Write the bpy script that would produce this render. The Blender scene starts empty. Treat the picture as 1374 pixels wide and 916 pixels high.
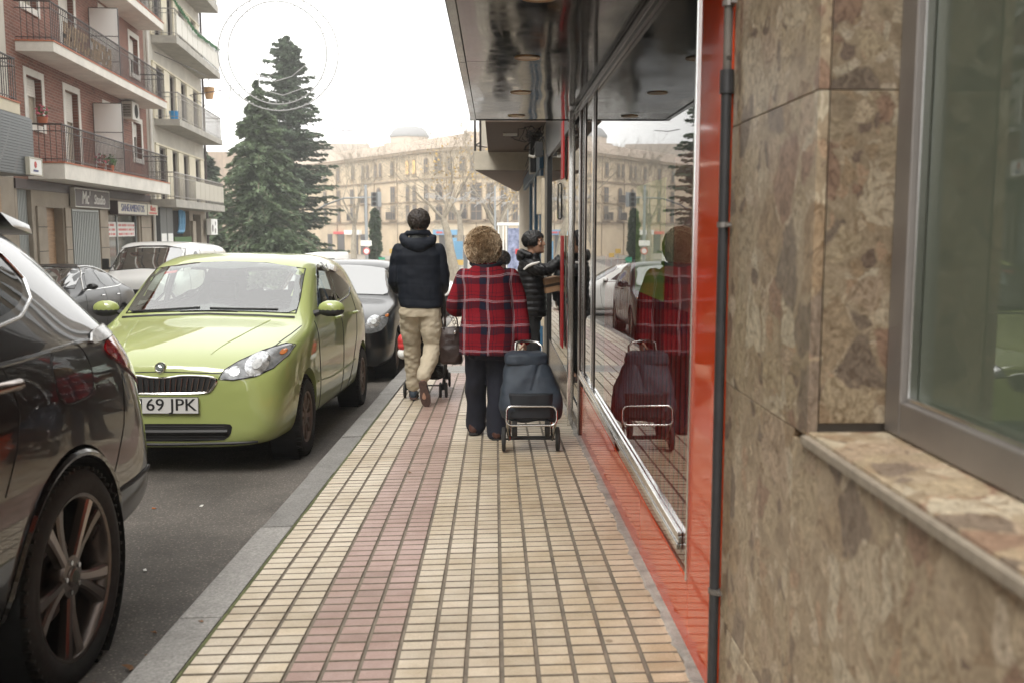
import bpy, bmesh, math, random
from mathutils import Vector, Matrix, Euler, noise
from mathutils.bvhtree import BVHTree
R = math.radians
PI = math.pi
S = bpy.context.scene
COL = S.collection
random.seed(7)

# ---------------------------------------------------------------- camera
cam = bpy.data.cameras.new('camera')
cam.lens = 34.0
cam.sensor_width = 36
cam.clip_start = 0.05
cam.clip_end = 3000
cam.dof.use_dof = True
cam.dof.focus_distance = 7.2
cam.dof.aperture_fstop = 4.0
co = bpy.data.objects.new('camera', cam)
COL.objects.link(co)
co.location = (0, 0, 1.25)
co.rotation_euler = (PI/2 - 0.11503, 0, -0.01772)
S.camera = co

# ---------------------------------------------------------------- world, sun, exposure
SUN_EL, SUN_AZ = R(52), R(205)
w = bpy.data.worlds.new('World')
S.world = w
w.use_nodes = True
nt = w.node_tree
bg = nt.nodes['Background']
sky = nt.nodes.new('ShaderNodeTexSky')
sky.sky_type = 'NISHITA'
sky.sun_disc = False
sky.sun_elevation = SUN_EL
sky.sun_rotation = SUN_AZ
sky.air_density = 1.0
sky.dust_density = 3.0
hs = nt.nodes.new('ShaderNodeHueSaturation')
hs.inputs['Saturation'].default_value = 0.18
mixw = nt.nodes.new('ShaderNodeMixRGB')
mixw.inputs['Fac'].default_value = 0.75
mixw.inputs['Color2'].default_value = (10.2, 10.1, 9.8, 1)
nt.links.new(sky.outputs[0], hs.inputs['Color'])
nt.links.new(hs.outputs[0], mixw.inputs['Color1'])
nt.links.new(mixw.outputs[0], bg.inputs['Color'])
bg.inputs['Strength'].default_value = 0.13
sl = bpy.data.lights.new('sun', 'SUN')
sl.energy = 1.0
sl.angle = R(25)
sl.color = (1.0, 0.96, 0.9)
so = bpy.data.objects.new('sun', sl)
COL.objects.link(so)
d = Vector((math.sin(SUN_AZ)*math.cos(SUN_EL), math.cos(SUN_AZ)*math.cos(SUN_EL), math.sin(SUN_EL)))
so.rotation_euler = d.to_track_quat('Z', 'Y').to_euler()
S.view_settings.view_transform = 'Standard'
S.view_settings.look = 'None'
S.view_settings.exposure = 1.25
S.view_settings.gamma = 1
S.cycles.max_bounces = 10
S.cycles.transparent_max_bounces = 12
S.cycles.volume_bounces = 0

# ---------------------------------------------------------------- materials
def NN(m, t, **kw):
    n = m.node_tree.nodes.new(t)
    for k, v in kw.items():
        if k in n.inputs: n.inputs[k].default_value = v
        else: setattr(n, k, v)
    return n
def mat(name, col, rough=0.55, metal=0.0, coat=0.0, spec=0.5, var=0.0, vs=3.0, bump=0.0, bs=40.0, emit=None, ior=None, stretch=None, sheen=0, hue=None):
    m = bpy.data.materials.new(name)
    m.use_nodes = True
    L = m.node_tree.links
    b = m.node_tree.nodes['Principled BSDF']
    b.inputs['Base Color'].default_value = (*col, 1)
    b.inputs['Roughness'].default_value = rough
    b.inputs['Metallic'].default_value = metal
    b.inputs['Coat Weight'].default_value = coat
    b.inputs['Coat Roughness'].default_value = 0.04
    b.inputs['Specular IOR Level'].default_value = spec
    if sheen: b.inputs['Sheen Weight'].default_value = sheen
    if ior: b.inputs['IOR'].default_value = ior
    if emit:
        b.inputs['Emission Color'].default_value = (*emit[:3], 1)
        b.inputs['Emission Strength'].default_value = emit[3]
    if var or bump:
        tc = NN(m, 'ShaderNodeTexCoord')
        src = tc.outputs['Object']
        if stretch:
            mp = NN(m, 'ShaderNodeMapping')
            mp.inputs['Scale'].default_value = stretch
            L.new(src, mp.inputs['Vector'])
            src = mp.outputs[0]
    if var:
        n = NN(m, 'ShaderNodeTexNoise', Scale=vs, Detail=6.0, Roughness=0.65)
        L.new(src, n.inputs['Vector'])
        r = NN(m, 'ShaderNodeValToRGB')
        r.color_ramp.elements[0].position = 0.3
        r.color_ramp.elements[1].position = 0.7
        a = [max(0, c*(1-var)) for c in col]
        c2 = hue or [min(1, c*(1+var)) for c in col]
        r.color_ramp.elements[0].color = (*a, 1)
        r.color_ramp.elements[1].color = (*c2, 1)
        L.new(n.outputs['Fac'], r.inputs['Fac'])
        L.new(r.outputs[0], b.inputs['Base Color'])
    if bump:
        n2 = NN(m, 'ShaderNodeTexNoise', Scale=bs, Detail=4.0)
        L.new(src, n2.inputs['Vector'])
        bp = NN(m, 'ShaderNodeBump', Strength=min(1.0, bump), Distance=0.01 if bs > 15 else 0.05)
        L.new(n2.outputs['Fac'], bp.inputs['Height'])
        L.new(bp.outputs[0], b.inputs['Normal'])
    return m
M = {}
def glass_mat(name, tint, ior=1.5, rough=0.0):
    m = bpy.data.materials.new(name)
    m.use_nodes = True
    nt = m.node_tree
    nt.nodes.remove(nt.nodes['Principled BSDF'])
    out = nt.nodes['Material Output']
    t = NN(m, 'ShaderNodeBsdfTransparent'); t.inputs['Color'].default_value = (*tint, 1)
    g = NN(m, 'ShaderNodeBsdfGlossy'); g.inputs['Roughness'].default_value = rough
    g.inputs['Color'].default_value = (1, 1, 1, 1)
    f = NN(m, 'ShaderNodeFresnel'); f.inputs['IOR'].default_value = ior
    x = NN(m, 'ShaderNodeMixShader')
    gm = NN(m, 'ShaderNodeNewGeometry'); iv = NN(m, 'ShaderNodeMath', operation='SUBTRACT'); iv.inputs[0].default_value = 1.0; nt.links.new(gm.outputs['Backfacing'], iv.inputs[1])
    fm = NN(m, 'ShaderNodeMath', operation='MULTIPLY'); nt.links.new(f.outputs[0], fm.inputs[0]); nt.links.new(iv.outputs[0], fm.inputs[1])
    nt.links.new(fm.outputs[0], x.inputs[0]); nt.links.new(t.outputs[0], x.inputs[1]); nt.links.new(g.outputs[0], x.inputs[2])
    nt.links.new(x.outputs[0], out.inputs['Surface'])
    return m

# ---------------------------------------------------------------- mesh helpers
class MB:
    def __init__(s): s.v = []; s.f = []; s.m = []
    def add(s, v, f, m=0):
        o = len(s.v); s.v += [tuple(p) for p in v]; s.f += [tuple(i+o for i in q) for q in f]; s.m += [m]*len(f)
        return s
    def box(s, c, d, rz=0, m=0, rx=0, ry=0):
        x, y, z = d[0]/2, d[1]/2, d[2]/2
        p = [Vector((a*x, b*y, e*z)) for a, b, e in ((-1,-1,-1),(1,-1,-1),(1,1,-1),(-1,1,-1),(-1,-1,1),(1,-1,1),(1,1,1),(-1,1,1))]
        if rz or rx or ry:
            r = Matrix.Rotation(rz, 3, 'Z') @ Matrix.Rotation(ry, 3, 'Y') @ Matrix.Rotation(rx, 3, 'X')
            p = [r @ q for q in p]
        c = Vector(c)
        return s.add([q+c for q in p], [(0,3,2,1),(4,5,6,7),(0,1,5,4),(1,2,6,5),(2,3,7,6),(3,0,4,7)], m)
    def bb(s, a, b, m=0):
        return s.box([(a[i]+b[i])/2 for i in range(3)], [abs(b[i]-a[i]) for i in range(3)], m=m)
    def hexa(s, p, m=0):   # 8 points: bottom 4 ccw, top 4 ccw
        return s.add(p, [(0,3,2,1),(4,5,6,7),(0,1,5,4),(1,2,6,5),(2,3,7,6),(3,0,4,7)], m)
    def tube(s, pts, r, n=8, m=0, cap=True, closed=False):
        pts = [Vector(p) for p in pts]
        k = len(pts)
        rr = r if isinstance(r, (list, tuple)) else [r]*k
        vs = []; up = None
        for i, p in enumerate(pts):
            if closed: t = pts[(i+1) % k]-pts[i-1]
            else: t = pts[min(i+1, k-1)]-pts[max(i-1, 0)]
            t = t.normalized() if t.length > 1e-9 else Vector((0,0,1))
            if up is None:
                up = Vector((0,0,1)) if abs(t.z) < .9 else Vector((1,0,0))
            a = t.cross(up)
            if a.length < 1e-6: a = t.orthogonal()
            a.normalize(); b = a.cross(t).normalized(); up = b
            for j in range(n):
                th = 2*PI*j/n
                vs.append(p+(a*math.cos(th)+b*math.sin(th))*rr[i])
        fs = []
        for i in range(k if closed else k-1):
            i2 = (i+1) % k
            for j in range(n):
                j2 = (j+1) % n
                fs.append((i*n+j, i*n+j2, i2*n+j2, i2*n+j))
        if cap and not closed:
            fs.append(tuple(range(n-1, -1, -1))); fs.append(tuple((k-1)*n+j for j in range(n)))
        return s.add(vs, fs, m)
    def lathe(s, prof, axis='z', c=(0,0,0), n=24, m=0, closed=False):   # prof: (r, h)
        vs = []; k = len(prof); c = Vector(c)
        for r, h in prof:
            for j in range(n):
                th = 2*PI*j/n; a, b = r*math.cos(th), r*math.sin(th)
                q = {'z': (a, b, h), 'x': (h, a, b), 'y': (b, h, a)}[axis]
                vs.append(c+Vector(q))
        fs = []
        for i in range(k if closed else k-1):
            i2 = (i+1) % k
            for j in range(n):
                j2 = (j+1) % n
                fs.append((i*n+j, i*n+j2, i2*n+j2, i2*n+j))
        return s.add(vs, fs, m)
    def loft(s, rings, m=0, cap=True, closed_ring=True):
        n = len(rings[0]); vs = [p for r in rings for p in r]; fs = []
        for i in range(len(rings)-1):
            for j in range(n if closed_ring else n-1):
                j2 = (j+1) % n
                fs.append((i*n+j, i*n+j2, (i+1)*n+j2, (i+1)*n+j))
        if cap and closed_ring:
            fs.append(tuple(range(n-1, -1, -1))); fs.append(tuple((len(rings)-1)*n+j for j in range(n)))
        return s.add(vs, fs, m)
    def prism(s, poly, axis, a, b, m=0):   # poly in the two other axes, extruded along axis from a to b
        def P(u, v, t): return {'x': (t, u, v), 'y': (u, t, v), 'z': (u, v, t)}[axis]
        n = len(poly)
        vs = [P(u, v, a) for u, v in poly]+[P(u, v, b) for u, v in poly]
        fs = [tuple(range(n-1, -1, -1)), tuple(range(n, 2*n))]+[(i, (i+1) % n, n+(i+1) % n, n+i) for i in range(n)]
        return s.add(vs, fs, m)
    def sphere(s, c, r, n=12, k=8, m=0):
        c = Vector(c); rr = r if isinstance(r, (tuple, list)) else (r, r, r)
        rings = []
        for i in range(1, k):
            ph = PI*i/k
            rings.append([c+Vector((rr[0]*math.sin(ph)*math.cos(2*PI*j/n), rr[1]*math.sin(ph)*math.sin(2*PI*j/n), -rr[2]*math.cos(ph))) for j in range(n)])
        return s.loft(rings, m)
    def xf(s, mtx):
        s.v = [tuple(mtx @ Vector(p)) for p in s.v]; return s

WM = {}
def mesh_from(mb, mats, smooth=False, bev=0, inv=None, fix=True, sharp=None):
    me = bpy.data.meshes.new('mesh')
    v = mb.v if inv is None else [tuple(inv @ Vector(p)) for p in mb.v]
    me.from_pydata(v, [], mb.f)
    ms = mats if isinstance(mats, (list, tuple)) else [mats]
    for m_ in ms: me.materials.append(m_)
    if len(ms) > 1: me.polygons.foreach_set('material_index', mb.m)
    if fix or bev:
        bm = bmesh.new(); bm.from_mesh(me)
        if fix: bmesh.ops.recalc_face_normals(bm, faces=bm.faces)
        if bev:
            es = [e for e in bm.edges if len(e.link_faces) == 2 and e.calc_face_angle(0) > 0.5]
            bmesh.ops.bevel(bm, geom=es, offset=bev, segments=2, affect='EDGES', profile=0.7)
        bm.to_mesh(me); bm.free()
    if smooth:
        me.polygons.foreach_set('use_smooth', [True]*len(me.polygons))
        if sharp is None: sharp = 40
        try: me.set_sharp_from_angle(angle=R(sharp))
        except Exception: pass
    me.update()
    return me
def new(name, me, parent=None, loc=(0,0,0)):
    o = bpy.data.objects.new(name, me); COL.objects.link(o); o.location = loc
    if parent is not None: o.parent = parent; WM[o.name] = WM.get(parent.name, Matrix())
    return o
def part(name, mb, mats, parent=None, smooth=False, bev=0, world=False, label=None, kind=None, sharp=None, fix=True):
    inv = None
    if world and parent is not None: inv = WM.get(parent.name, Matrix()).inverted()
    o = new(name, mesh_from(mb, mats, smooth, bev, inv, fix, sharp), parent)
    if label: o['label'] = label
    if kind: o['kind'] = kind
    return o
def tag(o, label, cat, group=None):
    o['label'] = label; o['category'] = cat
    if group: o['group'] = group
    return o
def thing(name, label, cat, loc=(0,0,0), rot=(0,0,0), group=None, scale=1):
    o = bpy.data.objects.new(name, None); COL.objects.link(o)
    o.empty_display_size = 0.1
    o.location = loc; o.rotation_euler = rot
    WM[o.name] = Matrix.LocRotScale(Vector(loc), Euler(rot), Vector((1,1,1)))
    return tag(o, label, cat, group)
def struct(name, mb, mats, **k):
    o = part(name, mb, mats, None, **k); o['kind'] = 'structure'; return o
def copy_tree(o, parent=None):
    c = o.copy(); COL.objects.link(c)
    if parent is not None: c.parent = parent
    for ch in list(o.children): copy_tree(ch, c)
    return c
SL, CS = -0.036, 0.02
def zy(y): return SL*max(-25, min(y, 56))
def zg(x, y): return zy(y)+CS*x          # pavement surface
ROAD = -0.14
def zr(y): return zy(y)+ROAD-0.02         # road surface
def text_mb(txt, size, depth=0.004, font=None, shear=0, align='CENTER', sx=1.0):
    cu = bpy.data.curves.new('t', 'FONT'); cu.body = txt; cu.size = size; cu.extrude = depth/2
    cu.align_x = align; cu.align_y = 'CENTER'; cu.shear = shear; cu.resolution_u = 3
    o = bpy.data.objects.new('t', cu); COL.objects.link(o)
    me = bpy.data.meshes.new_from_object(o.evaluated_get(bpy.context.evaluated_depsgraph_get()))
    mb = MB(); mb.add([(v.co.x*sx, v.co.y, v.co.z) for v in me.vertices], [tuple(p.vertices) for p in me.polygons])
    bpy.data.objects.remove(o); bpy.data.meshes.remove(me); bpy.data.curves.remove(cu)
    return mb
# ================================================================ shared materials
M['asphalt'] = mat('asphalt', (.145,.130,.115), .85, var=.35, vs=1.3, bump=.8, bs=160)
def asphalt_fix(m):
    nt = m.node_tree; L = nt.links; b = nt.nodes['Principled BSDF']
    tc = NN(m, 'ShaderNodeTexCoord')
    sp = NN(m, 'ShaderNodeTexVoronoi', Scale=55.0); L.new(tc.outputs['Object'], sp.inputs['Vector'])
    r = NN(m, 'ShaderNodeValToRGB'); r.color_ramp.elements[0].position = .0; r.color_ramp.elements[0].color = (2.6,2.5,2.35,1)
    r.color_ramp.elements[1].position = .36; r.color_ramp.elements[1].color = (.72,.72,.72,1)
    L.new(sp.outputs['Distance'], r.inputs['Fac'])
    n = NN(m, 'ShaderNodeTexNoise', Scale=70.0, Detail=3.0); L.new(tc.outputs['Object'], n.inputs['Vector'])
    r2 = NN(m, 'ShaderNodeValToRGB'); r2.color_ramp.elements[0].position = .40; r2.color_ramp.elements[1].position = .52
    L.new(n.outputs['Fac'], r2.inputs['Fac'])
    mx = NN(m, 'ShaderNodeMixRGB', blend_type='MIX'); mx.inputs['Color1'].default_value = (.9,.9,.9,1)
    L.new(r2.outputs[0], mx.inputs['Fac']); L.new(r.outputs[0], mx.inputs['Color2'])
    mu = NN(m, 'ShaderNodeMixRGB', blend_type='MULTIPLY'); mu.inputs['Fac'].default_value = 1
    src = b.inputs['Base Color'].links[0].from_socket
    L.new(src, mu.inputs['Color1']); L.new(mx.outputs[0], mu.inputs['Color2']); L.new(mu.outputs[0], b.inputs['Base Color'])
asphalt_fix(M['asphalt'])
M['mortar'] = mat('joint mortar', (.175,.145,.11), .9, var=.4, vs=9, bump=.5, bs=120)
M['cement'] = mat('cement edge', (.30,.28,.25), .85, var=.4, vs=14, bump=.6, bs=90)
M['moss'] = mat('moss', (.10,.11,.045), .95, var=.5, vs=20, bump=.8, bs=120)
M['granite'] = mat('granite kerb', (.25,.24,.225), .8, var=.38, vs=85, bump=.6, bs=150)
def vary(m, lo, hi):
    nt = m.node_tree; L = nt.links; b = nt.nodes['Principled BSDF']; src = b.inputs['Base Color'].links[0].from_socket
    oi = NN(m, 'ShaderNodeObjectInfo'); r = NN(m, 'ShaderNodeMapRange'); r.inputs['To Min'].default_value = lo; r.inputs['To Max'].default_value = hi
    L.new(oi.outputs['Random'], r.inputs['Value']); g = NN(m, 'ShaderNodeNewGeometry'); n = NN(m, 'ShaderNodeTexNoise', Scale=4.0, Detail=6.0, Roughness=.7); L.new(g.outputs['Position'], n.inputs['Vector'])
    r2 = NN(m, 'ShaderNodeMapRange'); r2.inputs['From Min'].default_value = .3; r2.inputs['From Max'].default_value = .7; r2.inputs['To Min'].default_value = .78; r2.inputs['To Max'].default_value = 1.15; L.new(n.outputs['Fac'], r2.inputs['Value'])
    k = NN(m, 'ShaderNodeMath', operation='MULTIPLY'); L.new(r.outputs[0], k.inputs[0]); L.new(r2.outputs[0], k.inputs[1])
    mu = NN(m, 'ShaderNodeMixRGB', blend_type='MULTIPLY'); mu.inputs['Fac'].default_value = 1; L.new(src, mu.inputs['Color1']); L.new(k.outputs[0], mu.inputs['Color2']); L.new(mu.outputs[0], b.inputs['Base Color'])
vary(M['granite'], .82, 1.18)
def tile_mat(name, c1, c2, stain):
    m = mat(name, c1, .38, bump=.35, bs=260)
    nt = m.node_tree; L = nt.links; b = nt.nodes['Principled BSDF']
    g = NN(m, 'ShaderNodeNewGeometry')
    r = NN(m, 'ShaderNodeValToRGB'); r.color_ramp.elements[0].color = (*c1,1); r.color_ramp.elements[1].color = (*c2,1)
    L.new(g.outputs['Random Per Island'], r.inputs['Fac'])
    oi = NN(m, 'ShaderNodeObjectInfo')
    n = NN(m, 'ShaderNodeTexNoise', Scale=2.2, Detail=5.0, Roughness=.7); L.new(g.outputs['Position'], n.inputs['Vector'])
    n3 = NN(m, 'ShaderNodeTexNoise', Scale=260.0, Detail=2.0); L.new(g.outputs['Position'], n3.inputs['Vector'])
    r2 = NN(m, 'ShaderNodeValToRGB'); r2.color_ramp.elements[0].position = .36; r2.color_ramp.elements[0].color = (*stain,1); r2.color_ramp.elements[1].position = .58; r2.color_ramp.elements[1].color = (1,1,1,1)
    L.new(n.outputs['Fac'], r2.inputs['Fac'])
    r3 = NN(m, 'ShaderNodeValToRGB'); r3.color_ramp.elements[0].position = .3; r3.color_ramp.elements[0].color = (.78,.76,.74,1); r3.color_ramp.elements[1].position = .6; r3.color_ramp.elements[1].color = (1.06,1.06,1.06,1)
    L.new(n3.outputs['Fac'], r3.inputs['Fac'])
    mu = NN(m, 'ShaderNodeMixRGB', blend_type='MULTIPLY'); mu.inputs['Fac'].default_value = 1
    mu2 = NN(m, 'ShaderNodeMixRGB', blend_type='MULTIPLY'); mu2.inputs['Fac'].default_value = 1
    # per-tile tone for the separately built tiles
    r4 = NN(m, 'ShaderNodeMapRange'); r4.inputs['To Min'].default_value = .84; r4.inputs['To Max'].default_value = 1.06
    L.new(oi.outputs['Random'], r4.inputs['Value'])
    mu3 = NN(m, 'ShaderNodeMixRGB', blend_type='MULTIPLY'); mu3.inputs['Fac'].default_value = 1
    L.new(r.outputs[0], mu.inputs['Color1']); L.new(r2.outputs[0], mu.inputs['Color2'])
    L.new(mu.outputs[0], mu2.inputs['Color1']); L.new(r3.outputs[0], mu2.inputs['Color2'])
    L.new(mu2.outputs[0], mu3.inputs['Color1']); L.new(r4.outputs[0], mu3.inputs['Color2'])
    vs_ = NN(m, 'ShaderNodeTexVoronoi', Scale=3.4); L.new(g.outputs['Position'], vs_.inputs['Vector'])
    nn_ = NN(m, 'ShaderNodeTexNoise', Scale=30.0, Detail=3.0); L.new(g.outputs['Position'], nn_.inputs['Vector'])
    ma = NN(m, 'ShaderNodeMath', operation='MULTIPLY_ADD'); ma.inputs[1].default_value = .10; L.new(nn_.outputs['Fac'], ma.inputs[0]); L.new(vs_.outputs['Distance'], ma.inputs[2])
    rs = NN(m, 'ShaderNodeValToRGB'); rs.color_ramp.elements[0].position = .085; rs.color_ramp.elements[0].color = (.50,.46,.42,1); rs.color_ramp.elements[1].position = .11; rs.color_ramp.elements[1].color = (1,1,1,1)
    L.new(ma.outputs[0], rs.inputs['Fac'])
    n6 = NN(m, 'ShaderNodeTexNoise', Scale=.9, Detail=7.0, Roughness=.75); L.new(g.outputs['Position'], n6.inputs['Vector'])
    r6 = NN(m, 'ShaderNodeValToRGB'); r6.color_ramp.elements[0].position = .38; r6.color_ramp.elements[0].color = (.80,.76,.70,1); r6.color_ramp.elements[1].position = .55; r6.color_ramp.elements[1].color = (1.02,1.02,1.02,1); L.new(n6.outputs['Fac'], r6.inputs['Fac'])
    q1 = NN(m, 'ShaderNodeMixRGB', blend_type='MULTIPLY'); q1.inputs['Fac'].default_value = 1; L.new(mu3.outputs[0], q1.inputs['Color1']); L.new(rs.outputs[0], q1.inputs['Color2'])
    q2 = NN(m, 'ShaderNodeMixRGB', blend_type='MULTIPLY'); q2.inputs['Fac'].default_value = 1; L.new(q1.outputs[0], q2.inputs['Color1']); L.new(r6.outputs[0], q2.inputs['Color2'])
    L.new(q2.outputs[0], b.inputs['Base Color'])
    return m
M['tile_cream'] = tile_mat('cream paving tile', (.585,.51,.395), (.66,.585,.47), (.80,.75,.66))
M['tile_yellow'] = tile_mat('yellow paving tile', (.55,.47,.345), (.63,.55,.42), (.74,.68,.58))
M['tile_pink'] = tile_mat('pink paving tile', (.40,.275,.24), (.46,.325,.285), (.78,.72,.68))
M['tile_grey'] = tile_mat('grey paving tile', (.20,.20,.185), (.24,.24,.22), (.8,.8,.8))

# ================================================================ ground, road, pavement
mb = MB()
ys = [-60,-25,-10,-4,0,4,8,12,20,28,40,56,80,140,300,900]
xs = [-600,-60,-12,-4,-1.0,0,4,20,80,600]
for y in ys:
    for x in xs: mb.v.append((x, y, zr(y)))
nx = len(xs)
for i in range(len(ys)-1):
    for j in range(nx-1): mb.f.append((i*nx+j, i*nx+j+1, (i+1)*nx+j+1, (i+1)*nx+j)); mb.m.append(0)
struct('road', mb, M['asphalt'])

def strip(x0, x1, y0, y1, dz, th, st=2.0):
    m = MB(); n = max(1, int((y1-y0)/st)); rings = []
    for i in range(n+1):
        y = y0+(y1-y0)*i/n
        rings.append([(x0,y,zg(x0,y)+dz-th),(x1,y,zg(x1,y)+dz-th),(x1,y,zg(x1,y)+dz),(x0,y,zg(x0,y)+dz)])
    return m.loft(rings)
XL, XR = -0.985, 0.612
YB0, YB1 = 11.2, 12.0
pav = struct('pavement', strip(XL, XR+.25, -3, 29, -.006, .2), M['mortar'])
tw, td = .1115, .0752
gx, gy = .0115, .0088
cols = []
for k in range(3): cols.append((-.650-(k+1)*.111, -.650-k*.111, 'tile_cream'))
for k in range(3): cols.append((-.650+k*tw, -.650+(k+1)*tw, 'tile_pink'))
x = -.3155; k = 0
while x+tw < .60:
    cols.append((x, x+tw, 'tile_cream' if k < 3 else 'tile_yellow')); x += tw; k += 1
cols.append((x, .575, 'tile_yellow'))
def tile_mb(x0, x1, y0, y1, jz=0):
    c = .0022
    m = MB(); a, b_, e, f = x0+gx/2, x1-gx/2, y0+gy/2, y1-gy/2
    z = lambda x, y, dz: zg(x, y)+dz+jz
    m.v = [(a,e,z(a,e,-.012)),(b_,e,z(b_,e,-.012)),(b_,f,z(b_,f,-.012)),(a,f,z(a,f,-.012)),
           (a,e,z(a,e,-c)),(b_,e,z(b_,e,-c)),(b_,f,z(b_,f,-c)),(a,f,z(a,f,-c)),
           (a+c,e+c,z(a,e,0)),(b_-c,e+c,z(b_,e,0)),(b_-c,f-c,z(b_,f,0)),(a+c,f-c,z(a,f,0))]
    m.f = [(0,1,5,4),(1,2,6,5),(2,3,7,6),(3,0,4,7),(4,5,9,8),(5,6,10,9),(6,7,11,10),(7,4,8,11),(8,9,10,11)]
    m.m = [1]*8+[0]
    return m
rnd = random.Random(3)
yrow = 2.36; rows = []
while yrow < 28.6: rows.append(yrow); yrow += td
stuff = {k: MB() for k in ('tile_cream','tile_pink','tile_yellow','tile_grey')}
count = 0
tcache = {}
def addt(S_, t): S_.add(t.v, t.f); S_.m[-9:] = t.m
for ri, y in enumerate(rows):
    if YB0-.03 < y < YB1-.03: continue
    for (x0, x1, mt) in cols:
        jz = rnd.uniform(-.0012, .0012)
        if mt == 'tile_cream' and x0 > -.4 and y > 12: mt = 'tile_cream'
        if count < 300:
            key = (round(x1-x0, 3), mt)
            if key not in tcache:
                t = tile_mb(x0, x1, y, y+td); ox, oy = x0, y
                t.v = [(p[0]-ox, p[1]-oy, p[2]-zg(ox, oy)) for p in t.v]
                tcache[key] = mesh_from(t, [M[mt], M['mortar']])
            new('paving_tile', tcache[key], pav, (x0, y, zg(x0, y)+jz)); count += 1
        else:
            t = tile_mb(x0, x1, y, y+td, jz); addt(stuff[mt], t)
for k in range(4):
    for (x0, x1) in ((XL+.004,-.6),(-.6,-.2),(-.2,.2),(.2,.6)):
        y0 = YB0+.01+k*.2
        t = tile_mb(x0, x1, y0, y0+.195); addt(stuff['tile_grey'], t)
lab = dict(tile_cream='small cream paving tiles', tile_pink='band of dull pink paving tiles', tile_yellow='small yellow paving tiles along the shops', tile_grey='grey cross band of slabs')
for k, m_ in stuff.items():
    o = part('paving_tiles', m_, [M[k], M['mortar']], pav, kind='stuff', fix=False)
# cement edge at the wall, moss by the kerb
mb = MB(); n = 160
r1 = random.Random(5); rings = []
for i in range(n+1):
    y = 1.0+(11.1-1.0)*i/n; e = .578+r1.uniform(-.012,.010)+.006*math.sin(i*.9)
    rings.append([(e, y, zg(e, y)-.004), (e+.012, y, zg(e, y)+.0035), (.619, y, zg(.619, y)+.006)])
mb.loft(rings, cap=False, closed_ring=False)
part('cement_edge', mb, M['cement'], pav)
mb = MB(); rings = []
for i in range(n+1):
    y = 2.0+(9.0-2.0)*i/n; wd = .004+.012*max(0, noise.noise((y*2.3, 0, 0))+.35)
    rings.append([(XL-.003, y, zg(XL, y)+.0008), (XL+wd, y, zg(XL, y)+.0012), (XL+wd+.004, y, zg(XL, y)-.006)])
mb.loft(rings, cap=False, closed_ring=False)
part('moss_line', mb, M['moss'], pav)
# granite kerb, block by block
kerb = struct('kerb', strip(-1.15, XL-.004, -3, 29, -.05, .22), M['mortar'])
y = -.2; i = 0; kj = [-1.4, -.2, 1.05, 2.2, 3.38, 4.60, 5.85, 7.08, 8.28, 9.5]
while kj[-1] < 28.5: kj.append(kj[-1]+1.22)
for i in range(len(kj)-1):
    a, b_ = kj[i]+.006, kj[i+1]-.006
    j = rnd.uniform(-.004, .004); xo = -1.155+rnd.uniform(-.006,.006)
    m = MB(); rings = []
    p = [(a, ), (b_, )]
    for yy in (a, b_):
        rings.append([(xo, yy, zg(xo, yy)-.2), (XL-.006, yy, zg(XL, yy)-.2), (XL-.006, yy, zg(XL, yy)+j), (xo+.018, yy, zg(xo, yy)+j), (xo+.004, yy, zg(xo, yy)-.012+j), ])
    m.loft(rings)
    part('kerb_stone', m, M['granite'], kerb, bev=.008)

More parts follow.
